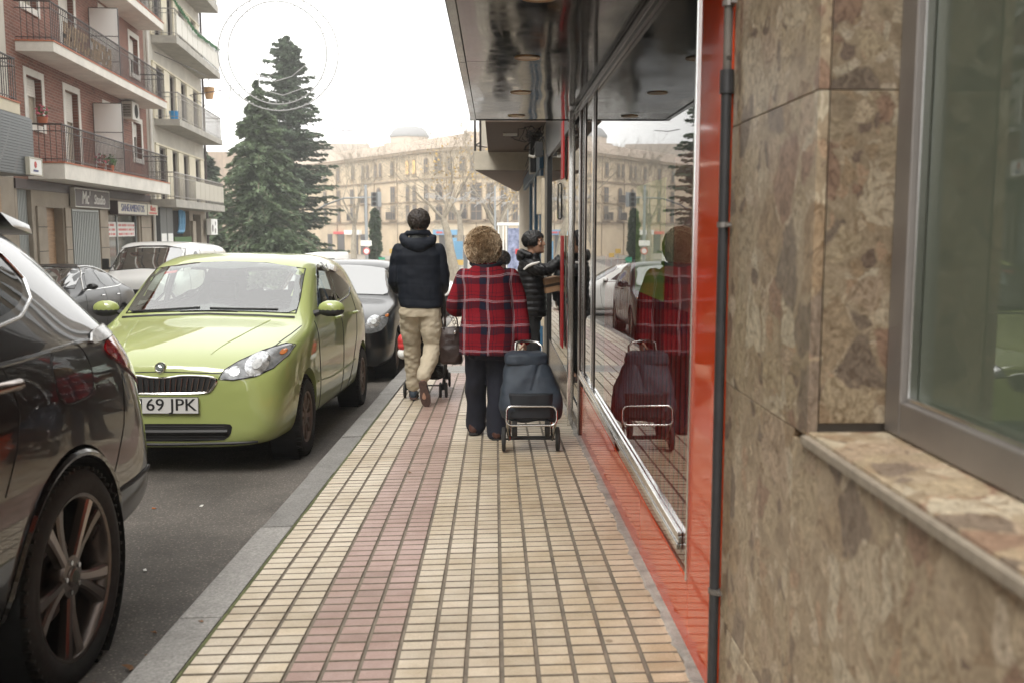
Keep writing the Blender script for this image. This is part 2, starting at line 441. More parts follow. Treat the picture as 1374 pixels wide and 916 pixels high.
# ================================================================ stone-clad corner with window
def breccia(name, scale=9.0, bright=1.0, zst=.45, yst=1.0):
    m = mat(name, (.3,.22,.15), .34)
    nt = m.node_tree; L = nt.links; b = nt.nodes['Principled BSDF']
    g = NN(m, 'ShaderNodeNewGeometry'); oi = NN(m, 'ShaderNodeObjectInfo')
    cb = NN(m, 'ShaderNodeCombineXYZ')
    for k in range(3): L.new(oi.outputs['Random'], cb.inputs[k])
    mp = NN(m, 'ShaderNodeMapping'); mp.inputs['Scale'].default_value = (1.0, yst, zst); mp.inputs['Rotation'].default_value = (.22, .1, 0)
    L.new(g.outputs['Position'], mp.inputs['Vector'])
    ad = NN(m, 'ShaderNodeVectorMath', operation='MULTIPLY_ADD'); ad.inputs[1].default_value = (13.7,7.9,11.3); L.new(cb.outputs[0], ad.inputs[0]); L.new(mp.outputs[0], ad.inputs[2])
    nd = NN(m, 'ShaderNodeTexNoise', Scale=6.0, Detail=5.0, Roughness=.6); L.new(ad.outputs[0], nd.inputs['Vector'])
    ml = NN(m, 'ShaderNodeVectorMath', operation='MULTIPLY_ADD'); ml.inputs[1].default_value = (.09,.09,.09); L.new(nd.outputs['Color'], ml.inputs[0]); L.new(ad.outputs[0], ml.inputs[2])
    def noise_(sc, det=5.0, dist=0.0, rough=.6):
        n = NN(m, 'ShaderNodeTexNoise', Scale=sc, Detail=det, Roughness=rough); n.inputs['Distortion'].default_value = dist; L.new(ml.outputs[0], n.inputs['Vector']); return n.outputs['Fac']
    def ramp(sock, stops, mode='LINEAR'):
        r = NN(m, 'ShaderNodeValToRGB'); r.color_ramp.interpolation = mode; e = r.color_ramp.elements
        e[0].position = stops[0][0]; e[0].color = (*stops[0][1],1); e[1].position = stops[1][0]; e[1].color = (*stops[1][1],1)
        for p_, c_ in stops[2:]: q = e.new(p_); q.color = (*c_,1)
        L.new(sock, r.inputs['Fac']); return r.outputs[0]
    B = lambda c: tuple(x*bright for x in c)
    def layer(sc, keep, pal, edge):
        v = NN(m, 'ShaderNodeTexVoronoi', Scale=sc); L.new(ml.outputs[0], v.inputs['Vector'])
        ve = NN(m, 'ShaderNodeTexVoronoi', Scale=sc, feature='DISTANCE_TO_EDGE'); L.new(ml.outputs[0], ve.inputs['Vector'])
        sep = NN(m, 'ShaderNodeSeparateColor'); L.new(v.outputs['Color'], sep.inputs[0])
        col = ramp(sep.outputs[0], [(i_/len(pal), B(c_)) for i_, c_ in enumerate(pal)], 'CONSTANT')
        vn = ramp(noise_(sc*1.6, 6, 4.0, .65), [(.38,(.62,.56,.50)),(.5,(1,1,1)),(.62,(1.22,1.2,1.16))])
        xv = NN(m, 'ShaderNodeMixRGB', blend_type='MULTIPLY'); xv.inputs['Fac'].default_value = 1; L.new(col, xv.inputs['Color1']); L.new(vn, xv.inputs['Color2']); col = xv.outputs[0]
        # ragged fragment: distance to the cell edge disturbed by noise, and only some of the cells
        a = NN(m, 'ShaderNodeMath', operation='MULTIPLY_ADD'); a.inputs[1].default_value = .16; L.new(noise_(sc*2.2, 4), a.inputs[0]); L.new(ve.outputs['Distance'], a.inputs[2])
        mr = NN(m, 'ShaderNodeMapRange'); mr.inputs['From Min'].default_value = edge+.08; mr.inputs['From Max'].default_value = edge+.13; L.new(a.outputs[0], mr.inputs['Value'])
        k = NN(m, 'ShaderNodeMath', operation='LESS_THAN'); k.inputs[1].default_value = keep; L.new(sep.outputs[1], k.inputs[0])
        f = NN(m, 'ShaderNodeMath', operation='MULTIPLY'); L.new(mr.outputs[0], f.inputs[0]); L.new(k.outputs[0], f.inputs[1])
        f2 = NN(m, 'ShaderNodeMath', operation='MULTIPLY'); f2.inputs[1].default_value = 1.0; L.new(f.outputs[0], f2.inputs[0])
        return f2.outputs[0], col
    P1 = [(.41,.33,.225),(.33,.24,.155),(.47,.395,.29),(.29,.19,.135),(.38,.305,.21),(.22,.17,.13),(.50,.435,.33),(.36,.275,.185),(.40,.31,.225)]
    P2 = [(.30,.22,.145),(.48,.39,.28),(.20,.145,.11),(.40,.28,.19),(.52,.44,.34)]
    base = ramp(noise_(11, 8, 1.2, .7), [(.30,B((.24,.18,.12))),(.5,B((.36,.28,.19))),(.70,B((.46,.37,.265)))])
    f1, c1 = layer(scale, .62, P1, .015)
    f2, c2 = layer(scale*2.7, .42, P2, .03)
    def mix(f, a, c):
        x = NN(m, 'ShaderNodeMixRGB'); L.new(f, x.inputs['Fac']); L.new(a, x.inputs['Color1']); L.new(c, x.inputs['Color2']); return x.outputs[0]
    f4, c4 = layer(scale*1.7, .5, P1, .02)
    col = mix(f1, mix(f4, mix(f2, base, c2), c4), c1)
    veins = ramp(noise_(16, 8, 3.0, .7), [(.34,(.70,.66,.62)),(.47,(1,1,1)),(.60,(1.10,1.10,1.10))])
    grain = ramp(noise_(150, 3, 0, .5), [(.3,(.80,.79,.77)),(.65,(1.10,1.10,1.10))])
    for t in (veins, grain):
        x = NN(m, 'ShaderNodeMixRGB', blend_type='MULTIPLY'); x.inputs['Fac'].default_value = 1; L.new(col, x.inputs['Color1']); L.new(t, x.inputs['Color2']); col = x.outputs[0]
    L.new(col, b.inputs['Base Color'])
    return m
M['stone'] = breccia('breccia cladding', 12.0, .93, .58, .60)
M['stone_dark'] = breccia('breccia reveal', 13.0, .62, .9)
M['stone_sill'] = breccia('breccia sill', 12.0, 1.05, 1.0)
M['stone_edge'] = mat('stone edge', (.30,.255,.20), .5, var=.25, vs=30)
M['alu'] = mat('window aluminium', (.27,.25,.235), .42, metal=.55, var=.08, vs=6)
M['alu_light'] = mat('bright aluminium', (.75,.75,.74), .18, metal=1)
M['bronze'] = mat('dark bronze frame', (.11,.085,.075), .25, metal=.85)
M['chrome'] = mat('chrome', (.78,.77,.75), .09, metal=1)
M['wall_core'] = mat('rough wall', (.20,.17,.14), .9)
FX = .618
T = .022
wall = thing('stone_clad_wall', 'brown breccia stone wall with a recessed window at the right edge', 'wall', (.7, 0, 0))
mb = MB()
mb.bb((FX+T, -2.2, -.4), (1.1, 2.574, .825))
mb.bb((FX+T, 1.90, .825), (1.1, 2.574, 3.6))
mb.bb((FX+T, -2.2, 2.5), (1.1, 1.899, 3.6))
part('wall_core', mb, M['wall_core'], wall, world=True)
def panel(y0, y1, z0, z1, x=FX, t=T, m_='stone'):
    m = MB(); m.bb((x+rnd.uniform(0,.0012), y0+.0012, z0+.0012), (x+t, y1-.0012, z1-.0012))
    part('stone_panel', m, M[m_], wall, world=True, bev=.0015)
for (y0, y1) in ((1.965,2.475),):
    panel(y0, y1, -.35, .19); panel(y0, y1, .19, .843)
panel(1.877, 2.475, .843, 1.515); panel(1.877, 2.475, 1.515, 2.19); panel(1.877, 2.475, 2.19, 2.9)
ye = [1.965, 1.405, .83, .25, -.35, -1.0, -1.6]
for a, b_ in zip(ye[1:], ye[:-1]): panel(a, b_, .19, .826); panel(a, b_, -.35, .19)
for z0, z1 in ((-.3,.19),(.19,.843),(.843,1.515),(1.515,2.19),(2.19,2.9)): panel(2.478, 2.572, z0, z1, FX+.004, .018)
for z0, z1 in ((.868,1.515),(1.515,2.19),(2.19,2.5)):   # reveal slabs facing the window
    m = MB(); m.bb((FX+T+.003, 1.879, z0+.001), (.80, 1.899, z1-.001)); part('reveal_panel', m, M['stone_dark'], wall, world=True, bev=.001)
# sill: slab with a small groove and a proud lip
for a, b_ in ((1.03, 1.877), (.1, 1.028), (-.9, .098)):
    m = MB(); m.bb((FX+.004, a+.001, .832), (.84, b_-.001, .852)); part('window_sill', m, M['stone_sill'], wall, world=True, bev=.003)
    m = MB(); m.bb((FX-.012, a+.001, .828), (FX+.003, b_-.001, .846)); part('sill_lip', m, M['stone_edge'], wall, world=True, bev=.003)
# window
M['win_glass'] = glass_mat('tinted window glass', (.62,.68,.60), 1.55)
M['win_opaque'] = mat('greenish reflecting pane', (.105,.125,.095), .015, spec=.65, ior=1.5)
M['curtain_dark'] = mat('dark green blind', (.16,.18,.145), .8, var=.1, vs=2)
win = thing('window', 'large grey aluminium window with greenish glass mirroring the street', 'window', (.80, .5, .85))
XW = .772
mb = MB()
mb.bb((XW, 1.808, .856), (XW+.06, 1.876, 2.48)); part('window_frame', mb, M['alu'], win, world=True, bev=.004)
mb = MB(); mb.bb((XW, -.9, .856), (XW+.06, 1.805, .924)); part('window_frame', mb, M['alu'], win, world=True, bev=.004)
mb = MB(); mb.bb((XW+.012, 1.798, .926), (XW+.03, 1.807, 2.48)); mb.bb((XW+.012, -.9, .9245), (XW+.03, 1.797, .934)); part('glazing_bead', mb, M['alu_light'], win, world=True, bev=.002)
mb = MB(); mb.bb((XW, -.9, 2.482), (XW+.06, 1.876, 2.5)); part('window_frame', mb, M['alu'], win, world=True)
mb = MB(); mb.bb((XW+.032, -.9, .93), (XW+.040, 1.80, 2.48)); part('window_pane', mb, M['win_opaque'], win, world=True)
mb = MB(); mb.bb((1.02, -1.2, .6), (1.04, 2.6, 2.6)); part('blind', mb, M['curtain_dark'], win, world=True)

# cable pipe between stone and red shopfront
M['pipe'] = mat('black pipe', (.035,.035,.037), .42, var=.25, vs=12)
M['pipe_brown'] = mat('painted pipe', (.13,.115,.10), .5, var=.3, vs=15)
pp = thing('conduit', 'black vertical conduit between the stone wall and the red shopfront', 'pipe', (.603, 2.64, -.09))
mb = MB(); mb.tube([(.603,2.56,-.09),(.603,2.56,1.60)], .0135, 14); part('pipe', mb, M['pipe'], pp, world=True, smooth=True)
mb = MB(); mb.tube([(.603,2.56,1.60),(.603,2.56,1.66)], .018, 14); part('coupling', mb, M['pipe'], pp, world=True, smooth=True)
mb = MB(); mb.tube([(.603,2.56,1.66),(.603,2.56,2.6)], .011, 14); part('pipe', mb, M['pipe_brown'], pp, world=True, smooth=True, label='thinner brown painted upper length')
mb = MB(); mb.tube([(.603,2.545,1.69),(.606,2.565,1.70),(.603,2.56,1.72)], .006, 8); part('cable_tie', mb, M['pipe_brown'], pp, world=True)
for z in (.255, 1.255, 1.82):
    mb = MB(); mb.tube([(.603,2.56,z),(.603,2.56,z+.014)], .0165, 14); mb.bb((.603,2.53,z+.003),(.6175,2.572,z+.011))
    part('clip', mb, M['alu'] if z > 1 else M['pipe_brown'], pp, world=True)

# ================================================================ red shopfront
def red_mat():
    m = mat('red lacquer panel', (.72,.072,.012), .06, spec=.45)
    nt = m.node_tree; L = nt.links; b = nt.nodes['Principled BSDF']
    tc = NN(m, 'ShaderNodeTexCoord'); n = NN(m, 'ShaderNodeTexNoise', Scale=3.0, Detail=1.0); L.new(tc.outputs['Object'], n.inputs['Vector'])
    bp = NN(m, 'ShaderNodeBump', Strength=.06, Distance=.03); L.new(n.outputs['Fac'], bp.inputs['Height']); L.new(bp.outputs[0], b.inputs['Normal'])
    return m
M['red'] = red_mat()
M['shop_glass'] = glass_mat('shop glass', (.74,.79,.75), 1.62)
M['slat_red'] = mat('red slat', (.60,.03,.03), .6)
M['room'] = mat('dark shop interior', (.035,.03,.03), .8)
M['poster_green'] = mat('lime poster', (.55,.80,.14), .6)
M['poster_pink'] = mat('dark pink poster', (.60,.13,.13), .6)
M['paper'] = mat('paper', (.5,.55,.55), .7, var=.15, vs=40)
ZT = 2.135
shop = thing('red_shopfront', 'glossy red shopfront with one big pane reflecting the street', 'shopfront', (.63, 4.8, -.17))
def W(name, a, b_, m_, par=shop, bev=0, **k):
    m = MB(); m.bb(a, b_); return part(name, m, M[m_], par, world=True, bev=bev, **k)
W('side_panel', (FX, 2.575, zg(.6,2.66)-.05), (FX+.04, 2.985, ZT+.02), 'red', bev=.001)
def base_panel(y0, y1):
    m = MB(); m.hexa([(FX,y0,zg(.6,y0)-.01),(FX+.04,y0,zg(.6,y0)-.01),(FX+.04,y1,zg(.6,y1)-.01),(FX,y1,zg(.6,y1)-.01),(FX,y0,.128),(FX+.04,y0,.128),(FX+.04,y1,.128),(FX,y1,.128)])
    part('base_panel', m, M['red'], shop, world=True, bev=.001)
base_panel(2.987, 6.88)
W('edge_profile', (FX-.008, 2.986, .13), (FX+.03, 3.004, ZT), 'alu_light', bev=.002)
W('edge_profile', (FX+.001, 3.006, .13), (FX+.03, 3.022, ZT), 'bronze')
W('shop_pane', (FX+.002, 3.024, .130), (FX+.010, 6.86, ZT), 'shop_glass')
for (z0, z1, xo, mm) in ((.196,.216,-.006,'chrome'),(.219,.242,-.001,'alu_light'),(.246,.256,-.004,'chrome')):
    W('bottom_rail', (FX+xo-.012, 3.10, z0), (FX+.001, 6.86, z1), mm, bev=.003)
for (z0, z1, xo, mm) in ((2.075,2.10,-.006,'bronze'),(2.103,2.118,-.001,'alu_light'),(2.121,2.134,-.012,'bronze')):
    W('top_rail', (FX+xo-.010, 3.0, z0), (FX+.001, 8.05, z1), mm, bev=.002)
for y, wd, zb, mm in ((5.98,.07,.26,'bronze'),(6.10,.10,.26,'alu_light'),(6.62,.10,.26,'bronze'),(6.80,.06,.26,'alu_light')):
    W('mullion', (FX-.004, y, zb), (FX+.001, y+wd, 2.073), mm, bev=.001)
W('door_jamb', (FX-.014, 6.885, zg(.6,6.9)-.02), (FX+.05, 6.97, 2.073), 'bronze', bev=.004)
W('door_jamb', (FX-.016, 6.972, zg(.6,6.9)-.02), (FX+.05, 6.99, 2.073), 'alu_light', bev=.003)
# blinds and posters behind the glass
mb = MB(); y = 3.06
while y < 5.6:
    mb.bb((FX+.022, y, .14), (FX+.028, y+.042, 1.10)); y += .09
part('slat_blind', mb, M['slat_red'], shop, world=True, kind='stuff')
W('poster', (FX+.014, 3.62, .98), (FX+.018, 4.35, 1.44), 'poster_green', label='lime green poster behind the glass')
W('poster', (FX+.014, 3.03, .98), (FX+.018, 3.42, 1.5), 'poster_pink', label='dull red poster behind the glass')
W('notice', (FX+.014, 3.44, 1.08), (FX+.018, 3.60, 1.27), 'paper')
mb = MB()
for i in range(7): mb.bb((FX+.0385, 3.46, 1.10+i*.021), (FX+.0395, 3.46+.1*rnd.uniform(.6,1), 1.108+i*.021))
part('notice_text', mb, M['room'], shop, world=True)
room = MB()
room.bb((3.2, 2.7, -.4), (3.3, 8.2, 2.5)); room.bb((FX+.06, 2.68, -.3), (3.2, 8.2, -.25)); room.bb((FX+.06, 2.68, 2.2), (3.2, 8.2, 2.25)); room.bb((FX+.06,8.1,-.25),(3.2,8.2,2.2)); room.bb((FX+.06,2.68,-.25),(3.2,2.75,2.2))
part('interior', room, M['room'], shop, world=True)

# glass entrance door and the chrome post before it
door = thing('shop_door', 'glass shop door in dark frame just past the red shopfront', 'door', (.66, 7.55, -.25))
W('door_leaf_frame', (FX+.02, 7.0, -.22), (FX+.05, 7.06, 2.07), 'bronze', door, bev=.003)
W('door_leaf_frame', (FX+.02, 7.98, -.27), (FX+.05, 8.05, 2.07), 'bronze', door, bev=.003)
W('door_leaf_frame', (FX+.02, 7.062, -.22), (FX+.05, 7.978, -.12), 'alu_light', door, bev=.003)
W('door_pane', (FX+.03, 7.062, -.118), (FX+.038, 7.978, 2.07), 'shop_glass', door)
mb = MB(); mb.tube([(FX+.0,7.85,.62),(FX-.03,7.85,.66),(FX-.03,7.85,1.06),(FX+.0,7.85,1.10)], .009, 8); part('handle', mb, M['chrome'], door, world=True, smooth=True)
post = thing('chrome_post', 'tall square bright metal post beside the glass shop door', 'post', (.576, 7.33, -.25))
W('post_tube', (.553, 7.30, -.262), (.598, 7.36, 2.12), 'chrome', post, bev=.006)
mb = MB(); mb.bb((.5985, 7.31, 1.95), (FX-.001, 7.35, 1.98)); mb.bb((.5985,7.31,.1),(FX-.001,7.35,.13)); part('bracket', mb, M['bronze'], post, world=True)

# ================================================================ canopy
def canopy_mat():
    m = mat('anthracite gloss panel', (.018,.017,.017), .07, spec=.28, coat=.0)
    nt = m.node_tree; L = nt.links; b = nt.nodes['Principled BSDF']
    tc = NN(m, 'ShaderNodeTexCoord'); n = NN(m, 'ShaderNodeTexNoise', Scale=1.6, Detail=1.0)
    mp = NN(m, 'ShaderNodeMapping'); mp.inputs['Scale'].default_value = (1.5, .55, 1); L.new(tc.outputs['Object'], mp.inputs['Vector']); L.new(mp.outputs[0], n.inputs['Vector'])
    bp = NN(m, 'ShaderNodeBump', Strength=.16, Distance=.06); L.new(n.outputs['Fac'], bp.inputs['Height']); L.new(bp.outputs[0], b.inputs['Normal']); L.new(bp.outputs[0], b.inputs['Coat Normal'])
    n2 = NN(m, 'ShaderNodeTexNoise', Scale=9.0, Detail=6.0); L.new(tc.outputs['Object'], n2.inputs['Vector'])
    r = NN(m, 'ShaderNodeMapRange'); r.inputs['From Min'].default_value = .3; r.inputs['From Max'].default_value = .75; r.inputs['To Min'].default_value = .05; r.inputs['To Max'].default_value = .16
    L.new(n2.outputs['Fac'], r.inputs['Value']); L.new(r.outputs[0], b.inputs['Roughness'])
    return m
M['canopy'] = canopy_mat()
M['brass'] = mat('bronze ring', (.40,.24,.13), .3, metal=.7)
M['lens'] = mat('lamp lens', (.75,.62,.48), .4)
can = thing('canopy', 'glossy dark canopy with round downlights over the pavement', 'canopy', (.2, 5.4, 2.12))
yj = [2.45, 5.30, 8.07]
for a, b_ in zip(yj[:-1], yj[1:]):
    W('soffit_panel', (-.150, a+.002, 2.14), (FX, b_-.002, 2.15), 'canopy', can, bev=.001)
    W('soffit_trim', (-.192, a+.002, 2.134), (-.152, b_-.002, 2.16), 'canopy', can, bev=.003)
    W('fascia_panel', (-.200, a+.002, 2.162), (-.185, b_-.002, 2.55), 'canopy', can, bev=.002)
W('end_panel', (-.2, 8.07, 2.134), (FX, 8.085, 2.55), 'canopy', can, bev=.002)
W('canopy_top', (-.2, 2.45, 2.552), (FX, 8.085, 2.57), 'canopy', can)
for y in (3.86, 5.18, 6.47, 7.78):
    m = MB(); m.lathe([(.052,2.1385),(.064,2.1345),(.067,2.1345),(.069,2.1395)], 'z', (.172,y,0), 28)
    ring = part('downlight', m, M['brass'], can, world=True, smooth=True)
    m = MB(); m.lathe([(.0,2.1378),(.051,2.1376)], 'z', (.172,y,0), 24); part('lens', m, M['lens'], ring, world=True)

# unseen generic floors above the shops, added to block sky light
M['upper'] = mat('upper wall render', (.42,.36,.29), .85, var=.15, vs=1)
M['dark_window'] = mat('dark window glass', (.03,.035,.04), .08, spec=.8)
up = thing('shop_building', 'unseen building over the shops rising above the canopy, added to block sky light', 'building', (.7, 5, 0))
W('upper_wall', (FX+.03, -14, 2.60), (8, 12.4, 13), 'upper', up)
W('upper_wall', (FX+.16, 12.45, 2.35), (8, 26.5, 13), 'upper', up)
for fl in (3.4, 6.3, 9.2):
    for y in range(-12, 25, 3):
        W('window', (FX+.0, y, fl), (FX+.028, y+1.2, fl+1.5), 'dark_window', up)
W('ground_wall', (1.12, -14, -.5), (8, 2.6, 2.59), 'upper', up)
W('ground_wall', (FX, -14, -.5), (1.1, -2.21, 2.59), 'upper', up)
W('ground_wall', (3.32, 2.62, -.5), (8, 12.4, 2.59), 'upper', up)
# ================================================================ buildings across the street
def brick_mat():
    m = mat('red brick', (.25,.10,.065), .85)
    nt = m.node_tree; L = nt.links; b = nt.nodes['Principled BSDF']
    tc = NN(m, 'ShaderNodeTexCoord'); sx = NN(m, 'ShaderNodeSeparateXYZ'); cx = NN(m, 'ShaderNodeCombineXYZ')
    L.new(tc.outputs['Object'], sx.inputs[0]); L.new(sx.outputs[0], cx.inputs[0]); L.new(sx.outputs[2], cx.inputs[1])
    br = NN(m, 'ShaderNodeTexBrick', Scale=1.0)
    br.inputs['Brick Width'].default_value = .25; br.inputs['Row Height'].default_value = .075; br.inputs['Mortar Size'].default_value = .009
    br.inputs['Color1'].default_value = (.24,.09,.06,1); br.inputs['Color2'].default_value = (.15,.052,.035,1); br.inputs['Mortar'].default_value = (.27,.20,.155,1)
    L.new(cx.outputs[0], br.inputs['Vector'])
    n = NN(m, 'ShaderNodeTexNoise', Scale=1.1, Detail=5.0); L.new(tc.outputs['Object'], n.inputs['Vector'])
    r = NN(m, 'ShaderNodeMapRange'); r.inputs['To Min'].default_value = .75; r.inputs['To Max'].default_value = 1.2; L.new(n.outputs['Fac'], r.inputs['Value'])
    mu = NN(m, 'ShaderNodeMixRGB', blend_type='MULTIPLY'); mu.inputs['Fac'].default_value = 1
    L.new(br.outputs['Color'], mu.inputs['Color1']); L.new(r.outputs[0], mu.inputs['Color2']); L.new(mu.outputs[0], b.inputs['Base Color'])
    bp = NN(m, 'ShaderNodeBump', Strength=.6, Distance=.01); bp.invert = True; L.new(br.outputs['Fac'], bp.inputs['Height']); L.new(bp.outputs[0], b.inputs['Normal'])
    return m
M['brick'] = brick_mat()
M['white_trim'] = mat('white painted trim', (.60,.58,.53), .7, var=.12, vs=3)
M['slab'] = mat('balcony render', (.66,.63,.57), .8, var=.14, vs=2.0)
M['slab_grey'] = mat('grey balcony render', (.36,.34,.30), .85, var=.22, vs=2.5)
M['beige'] = mat('beige render', (.30,.255,.20), .85, var=.22, vs=1.2)
M['render_pale'] = mat('pale render', (.50,.47,.41), .85, var=.15, vs=1.0)
M['cream_panel'] = mat('cream panel', (.66,.60,.46), .7, var=.1, vs=2)
M['iron'] = mat('painted iron railing', (.030,.024,.024), .5)
M['iron_grey'] = mat('grey railing', (.30,.28,.26), .5)
M['frosted'] = mat('cream railing panel', (.50,.47,.40), .4)
M['glass_dark'] = mat('dark pane', (.04,.045,.045), .07, spec=.7)
M['curtain'] = mat('curtain', (.45,.40,.32), .9, var=.3, vs=14, stretch=(8,1,.4))
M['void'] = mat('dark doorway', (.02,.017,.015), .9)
M['wood'] = mat('wooden shop panel', (.33,.21,.12), .6, var=.3, vs=4, stretch=(.6,1,5))
M['shutter'] = mat('slatted shutter metal', (.10,.11,.115), .4, metal=.4)
M['gate_grey'] = mat('grey gate paint', (.36,.38,.37), .5, metal=.2)
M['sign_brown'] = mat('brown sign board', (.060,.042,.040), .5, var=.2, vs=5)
M['sign_white'] = mat('white sign lettering', (.68,.66,.62), .6)
M['sign_cream'] = mat('cream light box', (.50,.47,.38), .5)
M['navy'] = mat('navy letters', (.03,.04,.17), .5)
M['red_text'] = mat('red letters', (.50,.05,.04), .5)
M['white_board'] = mat('white board', (.82,.82,.79), .6)
M['blue_paint'] = mat('pale blue paint', (.18,.42,.66), .6)
M['green_leaf'] = mat('pot plant leaves', (.06,.13,.035), .7, var=.5, vs=25)
M['terracotta'] = mat('terracotta', (.42,.13,.06), .7)
M['pink_flower'] = mat('pink flowers', (.55,.10,.16), .7)
M['ac'] = mat('air conditioner casing', (.55,.53,.48), .5)
M['garland'] = mat('tinsel garland', (.035,.15,.05), .6, var=.5, vs=30)
M['pave_far'] = mat('far pavement', (.27,.24,.20), .9, var=.2, vs=1)
ROT = math.atan2(.9955, -.0946)
BP = (-11.1, 23.0, 0)
def bthing(name, label, cat, s=0, group=None):
    c, s_ = math.cos(ROT), math.sin(ROT)
    o = thing(name, label, cat, (BP[0]+c*s, BP[1]+s_*s, 0), (0,0,ROT), group)
    o['s0'] = s
    return o
def BW(name, s0, s1, d0, d1, z0, z1, m_, par, root=None, bev=0, **k):   # d = distance out from the facade
    off = ROOTS[root.name if root else par.name]
    m = MB(); m.bb((s0-off, -d1, z0), (s1-off, -d0, z1)); return part(name, m, M[m_], par, bev=bev, **k)
ROOTS = {}
def facade(par, s0, s1, z0, z1, holes, m_, depth=.18, name='wall'):
    off = ROOTS[par.name]
    xs = sorted({s0, s1, *[h[0] for h in holes], *[h[1] for h in holes]}); zs = sorted({z0, z1, *[h[2] for h in holes], *[h[3] for h in holes]})
    mb = MB()
    ins = lambda x, z: any(h[0] < x < h[1] and h[2] < z < h[3] for h in holes)
    for i in range(len(xs)-1):
        for j in range(len(zs)-1):
            a, b_, c, d_ = xs[i]-off, xs[i+1]-off, zs[j], zs[j+1]
            if not ins((xs[i]+xs[i+1])/2, (c+d_)/2): mb.add([(a,0,c),(b_,0,c),(b_,0,d_),(a,0,d_)], [(0,1,2,3)])
    for h in holes:
        a, b_, c, d_ = h[0]-off, h[1]-off, h[2], h[3]
        mb.add([(a,0,c),(b_,0,c),(b_,0,d_),(a,0,d_),(a,depth,c),(b_,depth,c),(b_,depth,d_),(a,depth,d_)], [(0,1,5,4),(1,2,6,5),(2,3,7,6),(3,0,4,7)])
    return part(name, mb, M[m_], par, fix=False)
def win_unit(par, a, b_, z0, z1, blind=.3, door=False, surround=.10, back=.17, pm='glass_dark', frame='white_trim', shut=None):
    off = ROOTS[par.name]; x0, x1 = a-off, b_-off
    mb = MB(); t = surround
    if t:
        mb.bb((x0-t, -.012, z0 if door else z0-t), (x0, .015, z1+t)); mb.bb((x1, -.012, z0 if door else z0-t), (x1+t, .015, z1+t)); mb.bb((x0, -.012, z1), (x1, .015, z1+t))
        if not door: mb.bb((x0-.02, -.05, z0-t), (x1+.02, .015, z0-.02))
    # lining of the reveal and casement
    e = .05
    mb.bb((x0, back-.05, z0), (x0+e, back, z1)); mb.bb((x1-e, back-.05, z0), (x1, back, z1)); mb.bb((x0+e, back-.05, z1-e), (x1-e, back, z1)); mb.bb((x0+e, back-.05, z0), (x1-e, back, z0+e))
    mb.bb(((x0+x1)/2-.03, back-.055, z0+e), ((x0+x1)/2+.03, back-.002, z1-e))
    w_ = part('window', mb, M[frame], par)
    m = MB(); m.bb((x0, back+.0, z0), (x1, back+.02, z1)); part('pane', m, M[pm], w_)
    if blind:
        h = (z1-z0)*blind; m = MB(); n = max(3, int(h/.06)); 
        for i in range(n): m.bb((x0+e, back-.07, z1-e-h*(i+1)/n+.004), (x1-e, back-.052, z1-e-h*i/n))
        o = part('roller_blind', m, M[shut or 'slab'], w_); o['kind'] = 'stuff'
    return w_
def balcony(par, s0, s1, z0, z1, depth=.85, rail=.92, sm='slab', rm='iron', step=.12, tile=True, nearside=True, taper=0):
    off = ROOTS[par.name]; a, b_ = s0-off, s1-off
    mb = MB(); mb.hexa([(a,.05,z0),(b_,.05,z0),(b_,-depth,z0+taper),(a,-depth,z0+taper),(a,.05,z1),(b_,.05,z1),(b_,-depth,z1),(a,-depth,z1)])
    bal = part('balcony', mb, M[sm], par, bev=.008)
    if tile:
        m = MB(); m.bb((a-.02,-depth-.02,z1), (b_+.02,.0,z1+.03)); part('tiled_edge', m, M['terracotta'], bal)
    zt = z1+rail; m = MB(); D = -depth+.05
    for zz, r in ((zt,.022),(zt-.16,.012),(z1+.10,.012)):
        m.tube([(a+.05,0,zz),(a+.05,D,zz),(b_-.05,D,zz),(b_-.05,0,zz)], r, 6)
    if rm: part('handrail', m, M[rm], bal, kind='stuff')
    m = MB(); n = int((b_-a-.1)/step)
    for i in range(n+1):
        x = a+.05+i*(b_-a-.1)/n
        m.box((x, D, (z1+zt)/2), (.013 if i % 12 else .03, .013, zt-z1-.03))
    n = int((depth-.1)/step)
    for x in (a+.05, b_-.05):
        for i in range(1, n): m.box((x, D+i*(depth-.05)/n, (z1+zt)/2), (.013,.013,zt-z1-.03))
    part('balusters', m, M[rm], bal, kind='stuff', fix=False)
    return bal

# ---- brick building
bb_ = bthing('brick_building', 'red brick apartment building with two long white balconies over closed shops', 'building', 0); ROOTS[bb_.name] = 0
holes = []; wins = []
FL = [(2.83, 5.37), (5.63, 8.0), (8.26, 10.8), (11.0, 13.6)]
for fi, (f0, f1) in enumerate(FL):
    for (a, b_, dz0, dz1, dr) in ((.85,1.85,.97,2.1,0),(3.55,4.6,0,2.12,1),(7.0,8.0,0,2.12,1),(10.15,11.15,.82,2.0,0)):
        h = (a, b_, f0+dz0+(.012 if dr else 0), f0+dz1); holes.append(h); wins.append((h, dr, fi))
facade(bb_, -.25, 11.9, 2.44, 14.4, holes, 'brick', .22)
for h, dr, fi in wins: win_unit(bb_, h[0], h[1], h[2], h[3], rnd.choice((.2,.35,.55)) if h[0] != 7.0 else .9, dr, surround=.17, back=.21, pm='glass_dark' if rnd.random() < .5 else 'curtain')
